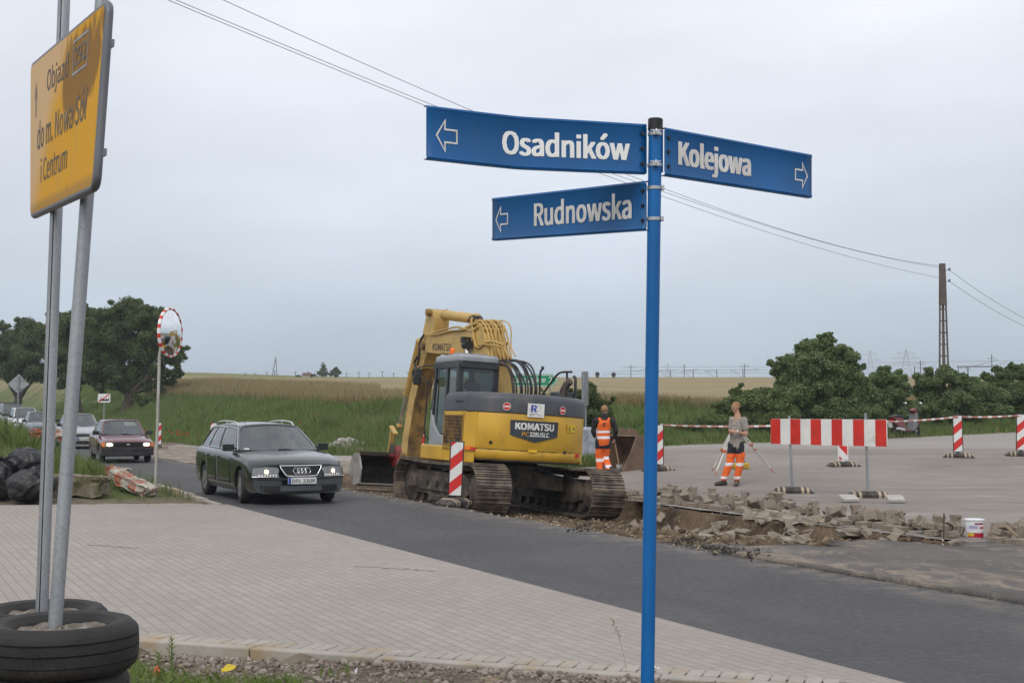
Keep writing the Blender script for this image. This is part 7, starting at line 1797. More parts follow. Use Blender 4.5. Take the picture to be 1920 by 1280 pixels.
def person(label, loc, J, skin, face, group=None, headc=None, vox=.0075):
    t = thing('person', label, 'person', loc, 0, group); mb = MB()
    V = {k: Vector(v) for k, v in J.items()}
    P = head(mb, V['head'], face)
    chain(mb, [V['head'] + Vector((0, 0, -.06)) - Vector(face).normalized() * .02, V['neck']], [.056, .062]); chain(mb, [V['neck'], V['chest'], V['belly'], V['hip']], [.075, .135, .13, .135])
    for s in 'lr':
        chain(mb, [V['chest'] + Vector((0, 0, .06)), V['sh' + s]], [.1, .066]); chain(mb, [V['sh' + s], V['el' + s], V['wr' + s]], [.055, .041, .029])
        el, wr = V['el' + s], V['wr' + s]; mid_ = el.lerp(wr, .3); mb.capsule(el, mid_, .041, .044, 12)
        hand(mb, wr, V.get('hd' + s, (wr - el).normalized()), V.get('pn' + s, Vector((0, -.3, -1))), J.get('_curl', .7), 1 if s == 'l' else -1)
        chain(mb, [V['hip'] + (V['hj' + s] - V['hip']) * .8, V['hj' + s], V['kn' + s], V['an' + s]], [.1, .085, .055, .042])
    remesh(mb.build('body', skin, t), vox, 3)
    mb = MB(); 
    for k in (-1, 1): mb.ball(P(k * .03, .0775, .006), .0095, 10)
    mb.build('eyes', EYE, t)
    return t, V, P
def garment(name, t, mats, pieces, vox=.011, paint=None, sm=4, fold=.005):
    mb = MB()
    for pts, rs in pieces: chain(mb, [Vector(p) for p in pts], rs)
    o = mb.build(name, mats, t); remesh(o, vox, sm)
    n = len(o.data.vertices); co = np.empty(n * 3, np.float32); o.data.vertices.foreach_get('co', co); co = co.reshape(-1, 3); no = np.empty(n * 3, np.float32); o.data.vertices.foreach_get('normal', no); no = no.reshape(-1, 3)
    w = np.sin(co[:, 2] * 34 + 3 * np.sin(co[:, 0] * 11 + co[:, 1] * 9)) * np.sin(co[:, 0] * 17 - co[:, 2] * 9 + 1.3) * 1.4 + .6 * np.sin(co[:, 2] * 83 + co[:, 0] * 50 * np.sin(co[:, 1] * 9))
    co = co + no * (w * fold * .5)[:, None]; o.data.vertices.foreach_set('co', co.ravel()); o.data.update()
    if paint:
        for p in o.data.polygons: p.material_index = paint(p.center, p.normal)
    return o
def boots(t, V, toes):
    for s in 'lr':
        an = V['an' + s]; d = Vector(toes[s]); fl = V['ft' + s]
        mb = MB(); chain(mb, [an + Vector((0, 0, .07)), an + Vector((0, 0, -.02)), fl + Vector((0, 0, .05)) - d * .05], [.056, .055, .052]); chain(mb, [fl - d * .06 + Vector((0, 0, .045)), fl + d * .06 + Vector((0, 0, .052)), fl + d * .16 + Vector((0, 0, .038))], [.046, .05, .042])
        o = mb.build('boot', BOOT, t); remesh(o, .009, 3)
        o.data.vertices.foreach_get('co', (c := np.empty(len(o.data.vertices) * 3, np.float32))); c = c.reshape(-1, 3)
        if abs(d.z) < .2: c[:, 2] = np.maximum(c[:, 2], fl.z + .002); o.data.vertices.foreach_set('co', c.ravel()); o.data.update()
# --- the man in the grey shirt
p1_ = at(1370.5, 913, 29.3); p1_.z = float(plaza(p1_.x, 29.3))
J1 = dict(head=(.118, -.01, 1.70), neck=(.155, .0, 1.525), chest=(.17, .0, 1.32), belly=(.14, .0, 1.08), hip=(.12, .0, .93), shl=(.285, -.12, 1.435), shr=(.06, .13, 1.44), ell=(.325, -.16, 1.12), wrl=(.09, -.24, 1.185), elr=(.03, .10, 1.13), wrr=(-.0, -.14, 1.14), hdl=(-.9, -.25, .12), pnl=(-.1, .4, -.9), hdr=(-.5, -.6, .35), pnr=(.3, -.2, .9),
          hjl=(.185, -.04, .92), hjr=(.055, .04, .92), knl=(.195, -.06, .49), knr=(-.02, .01, .49), anl=(.13, -.02, .115), anr=(-.145, .05, .115), ftl=(.115, -.05, .0), ftr=(-.17, .04, .0), _curl=.75)
m1, V, P = person('person with short fair hair, grey T-shirt and orange work trousers, standing by the tripod', p1_, {k: v for k, v in J1.items() if k != '_curl'}, SKIN2, (-.86, -.45, -.12))
mb = MB(); mb.capsule(P(0, -.03, .045), P(0, -.002, .052), .0865, .0805, 18); hr = mb.build('hair', HAIRB, m1, smooth=180)
garment('t_shirt', m1, [SHIRT], [((V['neck'] + Vector((0, 0, -.035)), V['chest'], V['belly'], (.125, 0, .86)), [.08, .143, .138, .152]), ((V['chest'] + Vector((.0, 0, .05)), V['shl'], V['shl'].lerp(V['ell'], .62)), [.11, .072, .068]), ((V['chest'] + Vector((0, 0, .05)), V['shr'], V['shr'].lerp(V['elr'], .62)), [.11, .072, .068]), (((.14, 0, 1.2), (.125, 0, .85)), [.14, .153])])
def tr1(c, n):
    z = c.z
    if z > .70: return 1
    if .43 < z < .50 or .145 < z < .205: return 2
    return 0
garment('trousers', m1, [HIVIS, NAVY, REFS], [(((.12, 0, .90), (.12, 0, .84)), [.148, .15]), ((V['hjl'] + Vector((0, 0, -.02)), V['knl'], V['anl'] + Vector((0, 0, .04))), [.108, .083, .075]), ((V['hjr'] + Vector((0, 0, -.02)), V['knr'], V['anr'] + Vector((0, 0, .04))), [.108, .083, .075])], paint=tr1)
boots(m1, V, {'l': (-.35, -.93, 0), 'r': (-.96, -.25, 0)})
mb = MB(); d = (V['wrl'] - V['ell']).normalized(); c = V['wrl'] - d * .012; a = d.orthogonal().normalized(); b = d.cross(a)
mb.tube([c + (a * math.cos(k * .3142) + b * math.sin(k * .3142)) * .034 for k in range(20)], .009, 6, closed=True); mb.build('wrist_watch', REFS, m1, smooth=60)
mb = MB(); mb.box((.258, -.118, .665), (.11, .022, .13), 0, (0, .03, R(40))); mb.build('trouser_pocket', HIVIS, m1, bevel=.012)
# printed pattern on the shirt
pf = Vector((-.70, -.72, 0)).normalized(); pr_ = Vector((.72, -.70, 0)).normalized(); mb = MB()
def on_shirt(a_, z):
    c = V['belly'].lerp(V['chest'], (z - 1.08) / .24) * 1; r_ = .153; return c * 1 + Vector((0, 0, z - c.z)) + pf * math.sqrt(max(.0, r_ * r_ - a_ * a_)) + pr_ * a_
for k in range(13):
    a0, z0_ = rnd.uniform(-.06, .06), rnd.uniform(1.14, 1.37); mb.tube(spline([on_shirt(a0 + rnd.uniform(-.02, .02), z0_ - i * .018) for i in range(3)], 3), .005, 4)
mb.build('shirt_print', M('pale_print', (.6, .58, .56), .9), m1, smooth=60)
# --- the man in the vest, walking away
p2_ = at(1132, 896, 32.8); p2_.z = float(at(1132, 896, 32.8).z)
J2 = dict(head=(.03, .05, 1.655), neck=(.02, .02, 1.49), chest=(.015, .0, 1.29), belly=(-.005, .0, 1.06), hip=(-.01, 0, .92), shl=(-.185, .01, 1.41), shr=(.215, .01, 1.41), ell=(-.25, .09, 1.15), wrl=(-.2, .28, 1.02), elr=(.305, .02, 1.17), wrr=(.285, .16, .98), hdl=(.2, .9, -.2), pnl=(.8, 0, -.3), hdr=(-.1, .5, -.8), pnr=(-1, 0, 0),
          hjl=(-.10, 0, .9), hjr=(.08, 0, .9), knl=(-.11, .06, .48), knr=(.05, .10, .49), anl=(-.085, -.0, .1), anr=(.15, -.16, .17), ftl=(-.085, .03, .0), ftr=(.165, -.15, .06))
m2, V, P = person('person seen from behind in an orange reflective vest, walking past the excavator', p2_, J2, SKIN, (.15, 1, -.15))
mb = MB(); mb.capsule(P(0, -.035, .03), P(0, -.005, .05), .088, .082, 18); mb.build('hair', HAIRB, m2, smooth=180)
garment('hoodie', m2, [HOOD], [((V['neck'] + Vector((0, -.02, .03)), V['neck'] + Vector((0, 0, -.02))), [.085, .1]), ((V['neck'], V['chest'], V['belly']), [.095, .15, .145])] + [((V['chest'] + Vector((0, 0, .05)), V['sh' + s], V['el' + s], V['wr' + s] + (V['el' + s] - V['wr' + s]) * .1), [.11, .082, .064, .052]) for s in 'lr'])
def vest(c, n): return 1 if (1.105 < c.z < 1.165 or .965 < c.z < 1.025) else 0
garment('vest', m2, [HIVIS, REFS], [((V['neck'] + Vector((0, 0, -.055)), V['chest'], V['belly'], (-.005, 0, .90)), [.1, .168, .165, .168]), ((V['chest'] + Vector((0, 0, .06)), (-.15, .01, 1.4)), [.12, .085]), ((V['chest'] + Vector((0, 0, .06)), (.175, .01, 1.4)), [.12, .085]), (((0, 0, 1.0), (-.005, 0, .88)), [.165, .168])], paint=vest)
def tr2(c, n):
    if c.z > .72: return 1
    if c.x < 0: return 2 if (.40 < c.z < .475 or .10 < c.z < .175) else 0
    return 2 if (.46 < c.z < .53 or .255 < c.z < .33) else 0
garment('trousers', m2, [HIVIS, NAVY, REFS], [(((0, 0, .90), (0, 0, .82)), [.148, .15]), ((V['hjl'], V['knl'], V['anl'] + Vector((0, 0, .02))), [.112, .088, .08]), ((V['hjr'], V['knr'], V['anr'] + Vector((-.02, .02, .04))), [.112, .086, .078])], paint=tr2)
boots(m2, V, {'l': (0, 1, 0), 'r': (.1, .55, -.8)})
mb = MB(); fv = lambda u, v, w: Vector((.012 + u, -.185 - w - .0 + abs(u) * .25, 1.305 + v)); text(mb, 'P', -.035, -.045, .025, .05, fv, 0, .06); ring(mb, [(.1 * math.cos(6.2832 * i / 24), .045 * math.sin(6.2832 * i / 24 + .5)) for i in range(24)], .008, fv); mb.build('vest_mark', NAVY, m2, smooth=0, fix=False)
# the spade in his hand
w = p2_ + V['wrr']; t = thing('spade', 'spade with a wooden shaft held by the worker in the orange vest', 'spade', w)
mb = MB(); top = Vector((-.03, .1, .1)); bot = Vector((.10, .04, -.64)); mb.cyl(top, bot, .016, 10); mb.build('shaft', M('wood_handle', (.3, .2, .1), .7), t, smooth=60)
mb = MB(); mb.add([bot + Vector(q_) for q_ in ((-.07, 0, 0), (.1, .02, -.02), (.06, .05, -.28), (-.06, .03, -.27))], [(0, 1, 2, 3)]); mb.build('blade', STEEL, t, solid=.006)
# --- people sitting inside
def sitter(label, loc, rz, shirt, rot=None):
    t = thing('person', label, 'person', loc, rz); 
    if rot is not None: t.rotation_euler = rot
    mb = MB(); head(mb, (.02, 0, .76), (1, 0, -.1)); chain(mb, [(0, 0, .68), (0, 0, .6)], [.055, .06]); chain(mb, [(0, 0, .5), (.02, 0, .3), (.05, 0, .1)], [.12, .12, .13])
    for s in (1, -1):
        chain(mb, [(0, s * .17, .5), (.14, s * .24, .26), (.38, s * .14, .33)], [.05, .04, .03]); hand(mb, (.38, s * .14, .33), (.8, -s * .2, .3), (0, -s, -.3), .9, s); chain(mb, [(.05, s * .09, .1), (.45, s * .11, .14), (.5, s * .11, -.15)], [.085, .06, .05])
    remesh(mb.build('body', SKIN, t), .011, 3)
    garment('shirt', t, [shirt], [(((0, 0, .58), (0, 0, .46), (.02, 0, .28), (.05, 0, .08)), [.08, .15, .148, .15])] + [(((0, s * .05, .52), (0, s * .17, .5), (.11, s * .23, .32)), [.11, .075, .065]) for s in (1, -1)], .014)
    garment('trousers', t, [NAVY], [(((.05, s * .05, .08), (.05, s * .09, .1), (.45, s * .11, .14), (.5, s * .11, -.12)), [.12, .105, .08, .07]) for s in (1, -1)], .016)
    mb = MB(); mb.capsule((-.012, 0, .795), (.012, 0, .8), .088, .083, 14); mb.build('hair', M('dark_hair', (.04, .028, .02), .7), t, smooth=180)
ec = EXL + EXR.to_matrix() @ Vector((.93, .53, 1.66)); sitter('person in dark blue sitting at the controls inside the excavator cab', ec, 0, cloth('blue_work_shirt', (.03, .05, .12)), EXR)
def in_car(loc, rz, x, y, z): c, s = math.cos(rz), math.sin(rz); return (loc[0] + c * x - s * y, loc[1] + s * x + c * y, loc[2] + z)
ra = math.atan2(-.898, .44); sitter('person in a pale top driving the dark green estate car', in_car((-4.82, 26.15, 0), ra, -.1, .37, .52), ra, cloth('pale_shirt', (.45, .4, .36)))
rr_ = hd - R(2); sitter('person in a light blue shirt driving the dark red hatchback', in_car((-13., 44.3, 0), rr_, -.12, .35, .47), rr_, cloth('light_blue_shirt', (.2, .32, .5)))

# ================================================================== SURVEYING GEAR
t0 = at(1385, 884, 30.4); t0.z = float(plaza(t0.x, 30.4))
trp = thing('tripod', 'white wooden surveying tripod with orange tips behind the man in the grey shirt', 'tripod', t0)
L3 = lambda u, v, y: at(u, v, y) - t0
WOODW = M('white_tripod_wood', (.6, .58, .53), .55, var=.12); ORG = M('orange_tip', (.5, .13, .06), .5)
apex = L3(1378, 797, 30.4)
for (u, v, y), ml in (((1340, 893, 29.75), .52), ((1333.5, 886, 30.7), .52), ((1452, 887, 31.1), .4)):
    e_ = L3(u, v, y); k = apex.lerp(e_, ml); sidev = (e_ - apex).cross(Vector((0, 1, 0))).normalized() * .028
    mb = MB()
    for s in (-1, 1): mb.bar(apex + sidev * s * .6, k + sidev * s, .016, .03)
    mb.bar(k + (apex - k) * .12, apex.lerp(e_, .9), .034, .03); 
    for kk in (.06, .5): mb.box(apex.lerp(e_, kk), (.06, .05, .05), 1)
    mb.box(k, (.09, .06, .06), 1); mb.cyl(apex.lerp(e_, .89), e_, .018, 8, 1, .006); mb.build('leg', [WOODW, ORG], trp)
mb = MB(); mb.cyl(apex - Vector((0, 0, .02)), apex + Vector((0, 0, .03)), .085, 18); mb.build('head_plate', BLACK, trp)
t = thing('level_instrument', 'small yellow and black levelling instrument on top of the tripod', 'instrument', t0 + apex + Vector((0, 0, .03)))
mb = MB(); mb.cyl((0, 0, 0), (0, 0, .05), .055, 14, 0); mb.box((0, 0, .1), (.13, .11, .1), 1); mb.cyl((-.12, 0, .105), (.12, 0, .105), .035, 14, 0); mb.box((0, 0, .155), (.1, .07, .02), 1); mb.build('housing', [BLACK, M('instrument_yellow', (.7, .48, .02), .4)], t, bevel=.006)
cs = at(1388, 889, 33); cs.z = float(plaza(cs.x, 33)); t = thing('instrument_case', 'open yellow instrument case on the ground behind the man in the grey shirt', 'case', cs, R(12))
YC = M('case_yellow', (.6, .38, .015), .45, dirt=(.3, .2, .05))
mb = MB(); mb.box((0, 0, .07), (.4, .26, .14)); mb.build('case_body', YC, t, bevel=.025)
for k in range(4): mb = MB(); mb.box((-.15 + .1 * k, -.135, .07), (.02, .012, .13)); mb.build('rib', YC, t)
mb = MB(); mb.bar((-.06, .1, .14), (.12, .18, .27), .22, .03, 0); mb.box((.06, 0, .17), (.12, .1, .08)); mb.build('foam_lining', M('grey_foam', (.18, .18, .19), .9), t, bevel=.012)

# ================================================================== SCOOTER
s0 = at(1698, 814, 48.2); s0.z = float(plaza(s0.x, 48.2))
sco = thing('motor_scooter', 'dark red and black motor scooter parked at the back of the square, by the bushes', 'scooter', s0, R(38))
SRED = car_paint('scooter_red', (.16, .012, .014), .1)
for x in (-.62, .62):
    mb = MB(); mb.lathe([(.13, -.05), (.2, -.055), (.235, -.03), (.235, .03), (.2, .055), (.13, .05)], (0, 0, 0), 'y', 26, closed=True); w = mb.build('wheel', TYRE, sco, smooth=40, loc=(x, 0, .235))
    mb = MB(); mb.cyl((0, -.04, 0), (0, .04, 0), .045, 12)
    for k in range(5): a = 2 * math.pi * k / 5; mb.bar((0, 0, 0), (.13 * math.cos(a), 0, .13 * math.sin(a)), .04, .03)
    mb.build('rim', ALLOY, w, smooth=40)
mb = MB(); mb.prism([(-.72, .62), (-.86, .72), (-.8, .76), (-.3, .7), (-.16, .56), (-.14, .34), (.22, .28), (.22, .22), (-.3, .2), (-.5, .38), (-.7, .46)], -.13, .13, lambda u, v, w: (u, w * (1 if v < .66 else .85), v)); mb.build('body', SRED, sco, bevel=.04)
mb = MB(); mb.prism([(-.85, .76), (-.5, .83), (-.22, .78), (-.18, .70), (-.4, .71), (-.8, .745)], -.125, .125, lambda u, v, w: (u, w, v)); mb.build('seat', BLACK, sco, bevel=.03)
mb = MB(); mb.prism([(.2, .24), (.3, .32), (.46, .86), (.54, .9), (.6, .72), (.52, .4), (.36, .22)], -.17, .17, lambda u, v, w: (u, w * (.75 + .3 * math.sin(v * 3)), v)); mb.build('leg_shield', M('scooter_grey', (.14, .14, .15), .5), sco, bevel=.03)
mb = MB(); mb.prism([(.5, .42), (.62, .76), (.68, .72), (.84, .5), (.8, .46), (.62, .5)], -.08, .08, lambda u, v, w: (u, w, v)); mb.prism([(.36, .96), (.5, 1.06), (.62, .98), (.6, .88), (.46, .86)], -.11, .11, lambda u, v, w: (u, w, v)); mb.build('front_fairing', SRED, sco, bevel=.03)
mb = MB(); mb.tube([(.5, 0, .9), (.62, 0, .235)], .03, 10); mb.tube([(.36, .34, .98), (.44, .2, 1.0), (.48, 0, .98), (.44, -.2, 1.0), (.36, -.34, .98)], .018, 8); mb.build('handlebar', BLACK, sco, smooth=60)
for s in (1, -1): mb = MB(); mb.tube([(.42, s * .22, 1.0), (.46, s * .3, 1.18)], .008, 6, 0); mb.ball((.45, s * .32, 1.22), (.025, .07, .05), 12, 1); mb.build('mirror', [BLACK, CHROME], sco, smooth=60)
mb = MB(); mb.cyl((-.72, -.17, .34), (-.3, -.15, .27), .055, 14, 0); mb.box((-.45, -.02, .26), (.4, .2, .14), 1); mb.build('exhaust', [CHROME, DARKM], sco, smooth=40)
mb = MB(); mb.box((-.84, 0, .6), (.05, .16, .07), 0); mb.build('tail_lamp', REDR, sco, bevel=.01)
mb = MB(); mb.box((-.9, 0, .46), (.012, .16, .2), 0, (0, R(-15), 0)); mb.build('number_plate', PLATEM, sco)

# ================================================================== STONES, BAGS AND RUBBISH
BLK = stone_mat('paving_block_concrete', (.15, .122, .095), (.285, .24, .193), (.12, .09, .062))
def block_mesh(seed):
    r = random.Random(seed); o = [(-.1, -.082), (-.062, -.082), (-.045, -.062), (.045, -.062), (.062, -.082), (.1, -.082), (.1, .082), (.062, .082), (.045, .062), (-.045, .062), (-.062, .082), (-.1, .082)]
    mb = MB(); mb.prism([(x + r.uniform(-.003, .003), y + r.uniform(-.003, .003)) for x, y in o], -.04, .04, lambda u, v, w: (u, v, w)); me = mb.mesh('paving_block', BLK)
    b = bmesh.new(); b.from_mesh(me); bmesh.ops.recalc_face_normals(b, faces=b.faces); bmesh.ops.bevel(b, geom=[e for e in b.edges if len(e.link_faces) == 2 and e.calc_face_angle() > .6], offset=.005, segments=1, affect='EDGES')
    b.to_mesh(me); b.free(); return me
bms = [block_mesh(i) for i in range(6)]; nblk = 0
la = math.atan2(.9, -.436)
def put_block(x, y, z, rot, label, group):
    global nblk
    if (x - 6.10) ** 2 + (y - 17.65) ** 2 < .1 or (abs(x / y - .347) < .012 and 16.3 < y < 17.7): return
    o = bpy.data.objects.new('paving_block', bms[nblk % 6]); col.objects.link(o); o.location = (x, y, z); o.rotation_euler = rot; tag(o, label, 'paving block', group); nblk += 1; return o
LB1 = 'grey double-T paving block in the bottom course along the trench edge'; LB2 = 'grey double-T paving block thrown loosely on the heap beside the trench'
y = 16.4
while y < 25.2:
    if rnd.random() < .86:
        q_ = 8.0 + rnd.uniform(-.1, .1); x = float(near(y)) + q_; put_block(x, y, float(plaza(x, y)) + .043, (rnd.uniform(-.1, .1), rnd.uniform(-.1, .1), la + rnd.uniform(-.3, .3)), LB1, 'laid paving blocks of the trench edge')
    y += .195
for k in range(118):
    y = 16.0 + 9.6 * rnd.random() ** .85; hq = (1.15 if y > 22.5 else .85) if y > 18.6 else .6
    dq = rnd.random(); q_ = 8.02 + .62 * dq * hq + (.2 if y > 22 else 0) * dq; x = float(near(y)) + q_
    lay = rnd.choice((0, 1, 1, 1, 2)) if y > 21.5 else rnd.choice((0, 0, 1, 1, 1)); f_ = rnd.random()
    if lay == 0 and dq < .25: lay = 1
    z = float(plaza(x, y)) + .043 + lay * .078
    if f_ < .38: rot = (rnd.uniform(-.2, .2), rnd.uniform(-.2, .2), la + rnd.uniform(-.6, .6))
    elif f_ < .62: rot = (R(90) + rnd.uniform(-.3, .3), rnd.uniform(-.25, .25), rnd.uniform(-1.6, 1.6)); z += .04
    elif f_ < .8: rot = (rnd.uniform(-.3, .3), R(90) + rnd.uniform(-.3, .3), rnd.uniform(-1.6, 1.6)); z += .055
    else: rot = (rnd.uniform(-.6, .6), rnd.uniform(.5, .8) * rnd.choice((-1, 1)), rnd.uniform(-3, 3)); z += .03
    put_block(x, y, z, rot, LB2, 'loose paving blocks heaped along the trench')
for k in range(26):
    y = 17.2 + 7 * rnd.random(); q_ = 6.7 + .95 * rnd.random(); x = float(near(y)) + q_; put_block(x, y, float(trench_z(np.array(q_), np.array(y))) + .035, (rnd.uniform(-.7, .7), rnd.uniform(-.9, .9), rnd.uniform(-3, 3)), 'soil-stained double-T paving block fallen down into the trench', 'paving blocks fallen into the trench')
for k in range(26):
    p = gp(rnd.uniform(1850, 1960), rnd.uniform(982, 1014), .05); f_ = rnd.random()
    put_block(p.x, p.y, .045 + (.07 if k % 3 == 0 else 0), (R(90) if f_ < .3 else rnd.uniform(-.3, .3), rnd.uniform(-.5, .5), rnd.uniform(-3, 3)), 'grey double-T paving block scattered to the right of the white bucket', 'paving blocks right of the white bucket')
# lighter stones dug out, lying in the trench
LST = stone_mat('pale_kerb_concrete', (.25, .215, .17), (.42, .38, .32), (.22, .168, .115))
def slab_mesh(sx, sy, sz, seed, jit=.012):
    r = random.Random(seed); b = bmesh.new(); bmesh.ops.create_cube(b, size=1); bmesh.ops.subdivide_edges(b, edges=b.edges, cuts=1, use_grid_fill=True)
    for v in b.verts: v.co = Vector((v.co.x * sx + r.uniform(-jit, jit), v.co.y * sy + r.uniform(-jit, jit), v.co.z * sz + r.uniform(-jit, jit) * .6))
    bmesh.ops.bevel(b, geom=[e for e in b.edges if e.calc_face_angle(0) > .8], offset=.006, segments=1, affect='EDGES'); me = bpy.data.meshes.new('dug_stone'); b.to_mesh(me); b.free(); me.materials.append(LST); return me
sms = [slab_mesh(.22, .11, .09, 1), slab_mesh(.2, .13, .08, 2), slab_mesh(.26, .12, .1, 3), slab_mesh(.18, .1, .07, 4)]
def tz(x, y): return float(trench_z(np.array(x - float(near(y))), np.array(y)))
def put_stone(u, v, me, rot, label, group, lift=.03):
    p = gp(u, v, -.12); p = gp(u, v, tz(p.x, p.y)); o = bpy.data.objects.new('dug_stone', me); col.objects.link(o); o.location = (p.x, p.y, tz(p.x, p.y) + lift); o.rotation_euler = rot; return tag(o, label, 'stone', group)
for k in range(40):
    u = rnd.gauss(1478, 55); v = 1012 + (u - 1480) * .07 + rnd.uniform(-13, 13)
    if u > 1385 and u < 1600: put_stone(u, v, rnd.choice(sms), (rnd.uniform(-.5, .5) if k % 3 else R(80), rnd.uniform(-.4, .4), rnd.uniform(-1.6, 1.6)), 'pale dug-out concrete stone on the soil heap in the trench', 'pale stones on the soil heap in the trench', .02 + rnd.random() * .06)
for k in range(9):
    u = rnd.uniform(1265, 1345); put_stone(u, 1003 + (u - 1300) * .08 + rnd.uniform(-9, 9), rnd.choice(sms[2:]), (rnd.uniform(-.4, .4), rnd.uniform(-.4, .4), rnd.uniform(-1.6, 1.6)), 'pale broken stone lying in the trench just right of the blue post', 'pale stones right of the blue post', .02)
for i, (u, v, sx, sy, rz, lab) in enumerate(((1372, 1000, .5, .34, .5, 'large broken concrete slab, the left one in the trench'), (1415, 992, .6, .4, -.3, 'large flat concrete slab, the middle one in the trench'), (1600, 996, .42, .3, .3, 'broken concrete slab, the right one in the trench'), (1352, 968, .3, .22, .8, 'squarish broken stone alone near the trench edge'), (1375, 975, .26, .2, -.4, 'second squarish broken stone near the trench edge'))):
    o = put_stone(u, v, slab_mesh(sx, sy, .1, 40 + i, .03), (rnd.uniform(-.25, .1), rnd.uniform(-.15, .15), rz), lab, 'broken slabs in the trench', .04); o.name = 'concrete_slab'
# soil clods
r = np.random.RandomState(61); n = 2400; yy_ = 16.2 + 9 * r.rand(n); qq_ = 3.9 + 3.8 * r.rand(n); xx_ = near(yy_) + qq_; sz = .010 + .07 * r.rand(n) ** 6
stuff(stone_cloud('soil_clods', np.stack([xx_, yy_, trench_z(qq_, yy_) + sz * .2], 1), sz, stone_mat('clods', (.06, .042, .03), (.26, .2, .13), (.14, .1, .07)), 62, flat=.8))
# broken asphalt crumbs in dark lumps at the road edge
pts = []
for (u, v, su, n) in ((1095, 990, 12, 70), (1290, 1014, 20, 90), (1360, 1031, 24, 130), (1420, 1040, 20, 70)):
    for _ in range(n):
        p = gp(u + r.normal() * su, v + r.normal() * 4 + 4, 0.); pts.append((p.x, p.y, .02 + abs(r.normal()) * .025))
P_ = np.array(pts); stuff(stone_cloud('asphalt_lumps', P_, .008 + .018 * r.rand(len(P_)) ** 2, stone_mat('asphalt_lump', (.025, .023, .022), (.09, .08, .07), (.045, .04, .035)), 63))
# white string tangle, builder's line and stake
WSTR = M('white_string', (.5, .48, .44), .8)
p = gp(1495, 990, -.05); mb = MB()
for k in range(6): c = Vector((rnd.uniform(-.2, .2), rnd.uniform(-.06, .06), 0)); mb.tube([c + Vector((.07 * math.cos(a) + .02 * math.sin(3 * a), .05 * math.sin(a), .06 + .07 * math.sin(a * .5 + k))) for a in np.linspace(0, 7, 22)], .004, 4)
o = mb.build('string_tangle', WSTR, smooth=60); o.location = (p.x, p.y, tz(p.x, p.y) + .12); tag(o, 'tangle of thin white string on the pale stones in the trench', 'string')
sk = gp(1768, 1014, 0); t = thing('steel_stake', 'thin rusty steel stake driven in at the trench edge left of the white bucket', 'stake', sk)
mb = MB(); mb.cyl((0, 0, -.25), (.02, 0, .36), .009, 8); mb.build('rod', M('rusty_steel', (.11, .05, .03), .9, var=.3), t, smooth=60)
mb = MB(); mb.cyl((0, 0, -.06), (0, 0, -.03), .014, 8); mb.cyl((0, 0, .0), (.0, 0, .03), .014, 8); mb.build('knot', WSTR, t)
mb = MB(); e0 = gp(1240, 943, .12); mb.tube([sk + Vector((0, 0, .02)), sk.lerp(e0, .5) + Vector((0, 0, -.01)), e0, gp(1168, 936, .12)], .0028, 5); tag(mb.build('builders_line', WSTR, smooth=60), 'taut white builder\'s line along the edge of the trench', 'string')
# bucket
bkp = gp(1827, 1008, .0); t = thing('paint_bucket', 'white plastic bucket with a red and yellow label beside the paving blocks', 'bucket', bkp + Vector((0, 0, .002)))
WP = M('white_plastic', (.78, .78, .8), .35, var=.03)
mb = MB(); mb.lathe([(.001, .0), (.108, .0), (.112, .01), (.124, .235), (.133, .236), (.133, .25), (.126, .252), (.001, .25)], (0, 0, 0), 'z', 36); mb.build('shell', WP, t, smooth=35)
fb = lambda a, z, w: Vector(((.112 + z * .055 + w) * math.sin(a), -(.112 + z * .055 + w) * math.cos(a), z))
def band(a0, a1, z0, z1, w, mat, name):
    mb = MB(); mb.grid(lambda u, v: fb(a0 + (a1 - a0) * u, z0 + (z1 - z0) * v, w), 16, 1); mb.build(name, mat, t, smooth=60)
band(-1.2, 1.1, .012, .075, .002, M('label_red', (.4, .012, .04), .4), 'label_band'); band(-1.15, -.35, .03, .072, .004, M('label_yellow_patch', (.6, .4, .03), .4), 'label_patch'); band(.25, .9, .13, .155, .003, M('label_red_tag', (.45, .05, .07), .4), 'label_tag')
band(-.3, .8, .185, .205, .003, M('label_maroon', (.3, .04, .06), .4), 'label_title')
for z in (.16, .145, .13): band(-.9, .05, z, z + .007, .003, M('label_violet', (.3, .28, .55), .4), 'label_line')
mb = MB(); mb.tube([Vector((-.13, 0, .235)), Vector((-.16, -.02, .14)), Vector((-.2, -.06, .06)), Vector((-.26, -.05, .06)), Vector((-.28, .02, .10)), Vector((-.2, .03, .1))], .003, 5); mb.build('handle_wire', WSTR, t, smooth=60)
# grey pieces of lath
for (u0, v0, u1, v1, lab) in ((1886, 985, 1912, 1007, 'short wooden lath leaning on the blocks right of the white bucket'), (1775, 980, 1792, 988, 'dark tool handle lying on the blocks left of the white bucket')):
    a, b = gp(u0, v0, .22), gp(u1, v1, .08); mb = MB(); mb.bar(a, b, .03, .02); tag(mb.build('wooden_lath' if u0 > 1800 else 'tool_handle', M('lath_wood', (.35, .27, .18), .8) if u0 > 1800 else BLACK), lab, 'lath' if u0 > 1800 else 'tool')
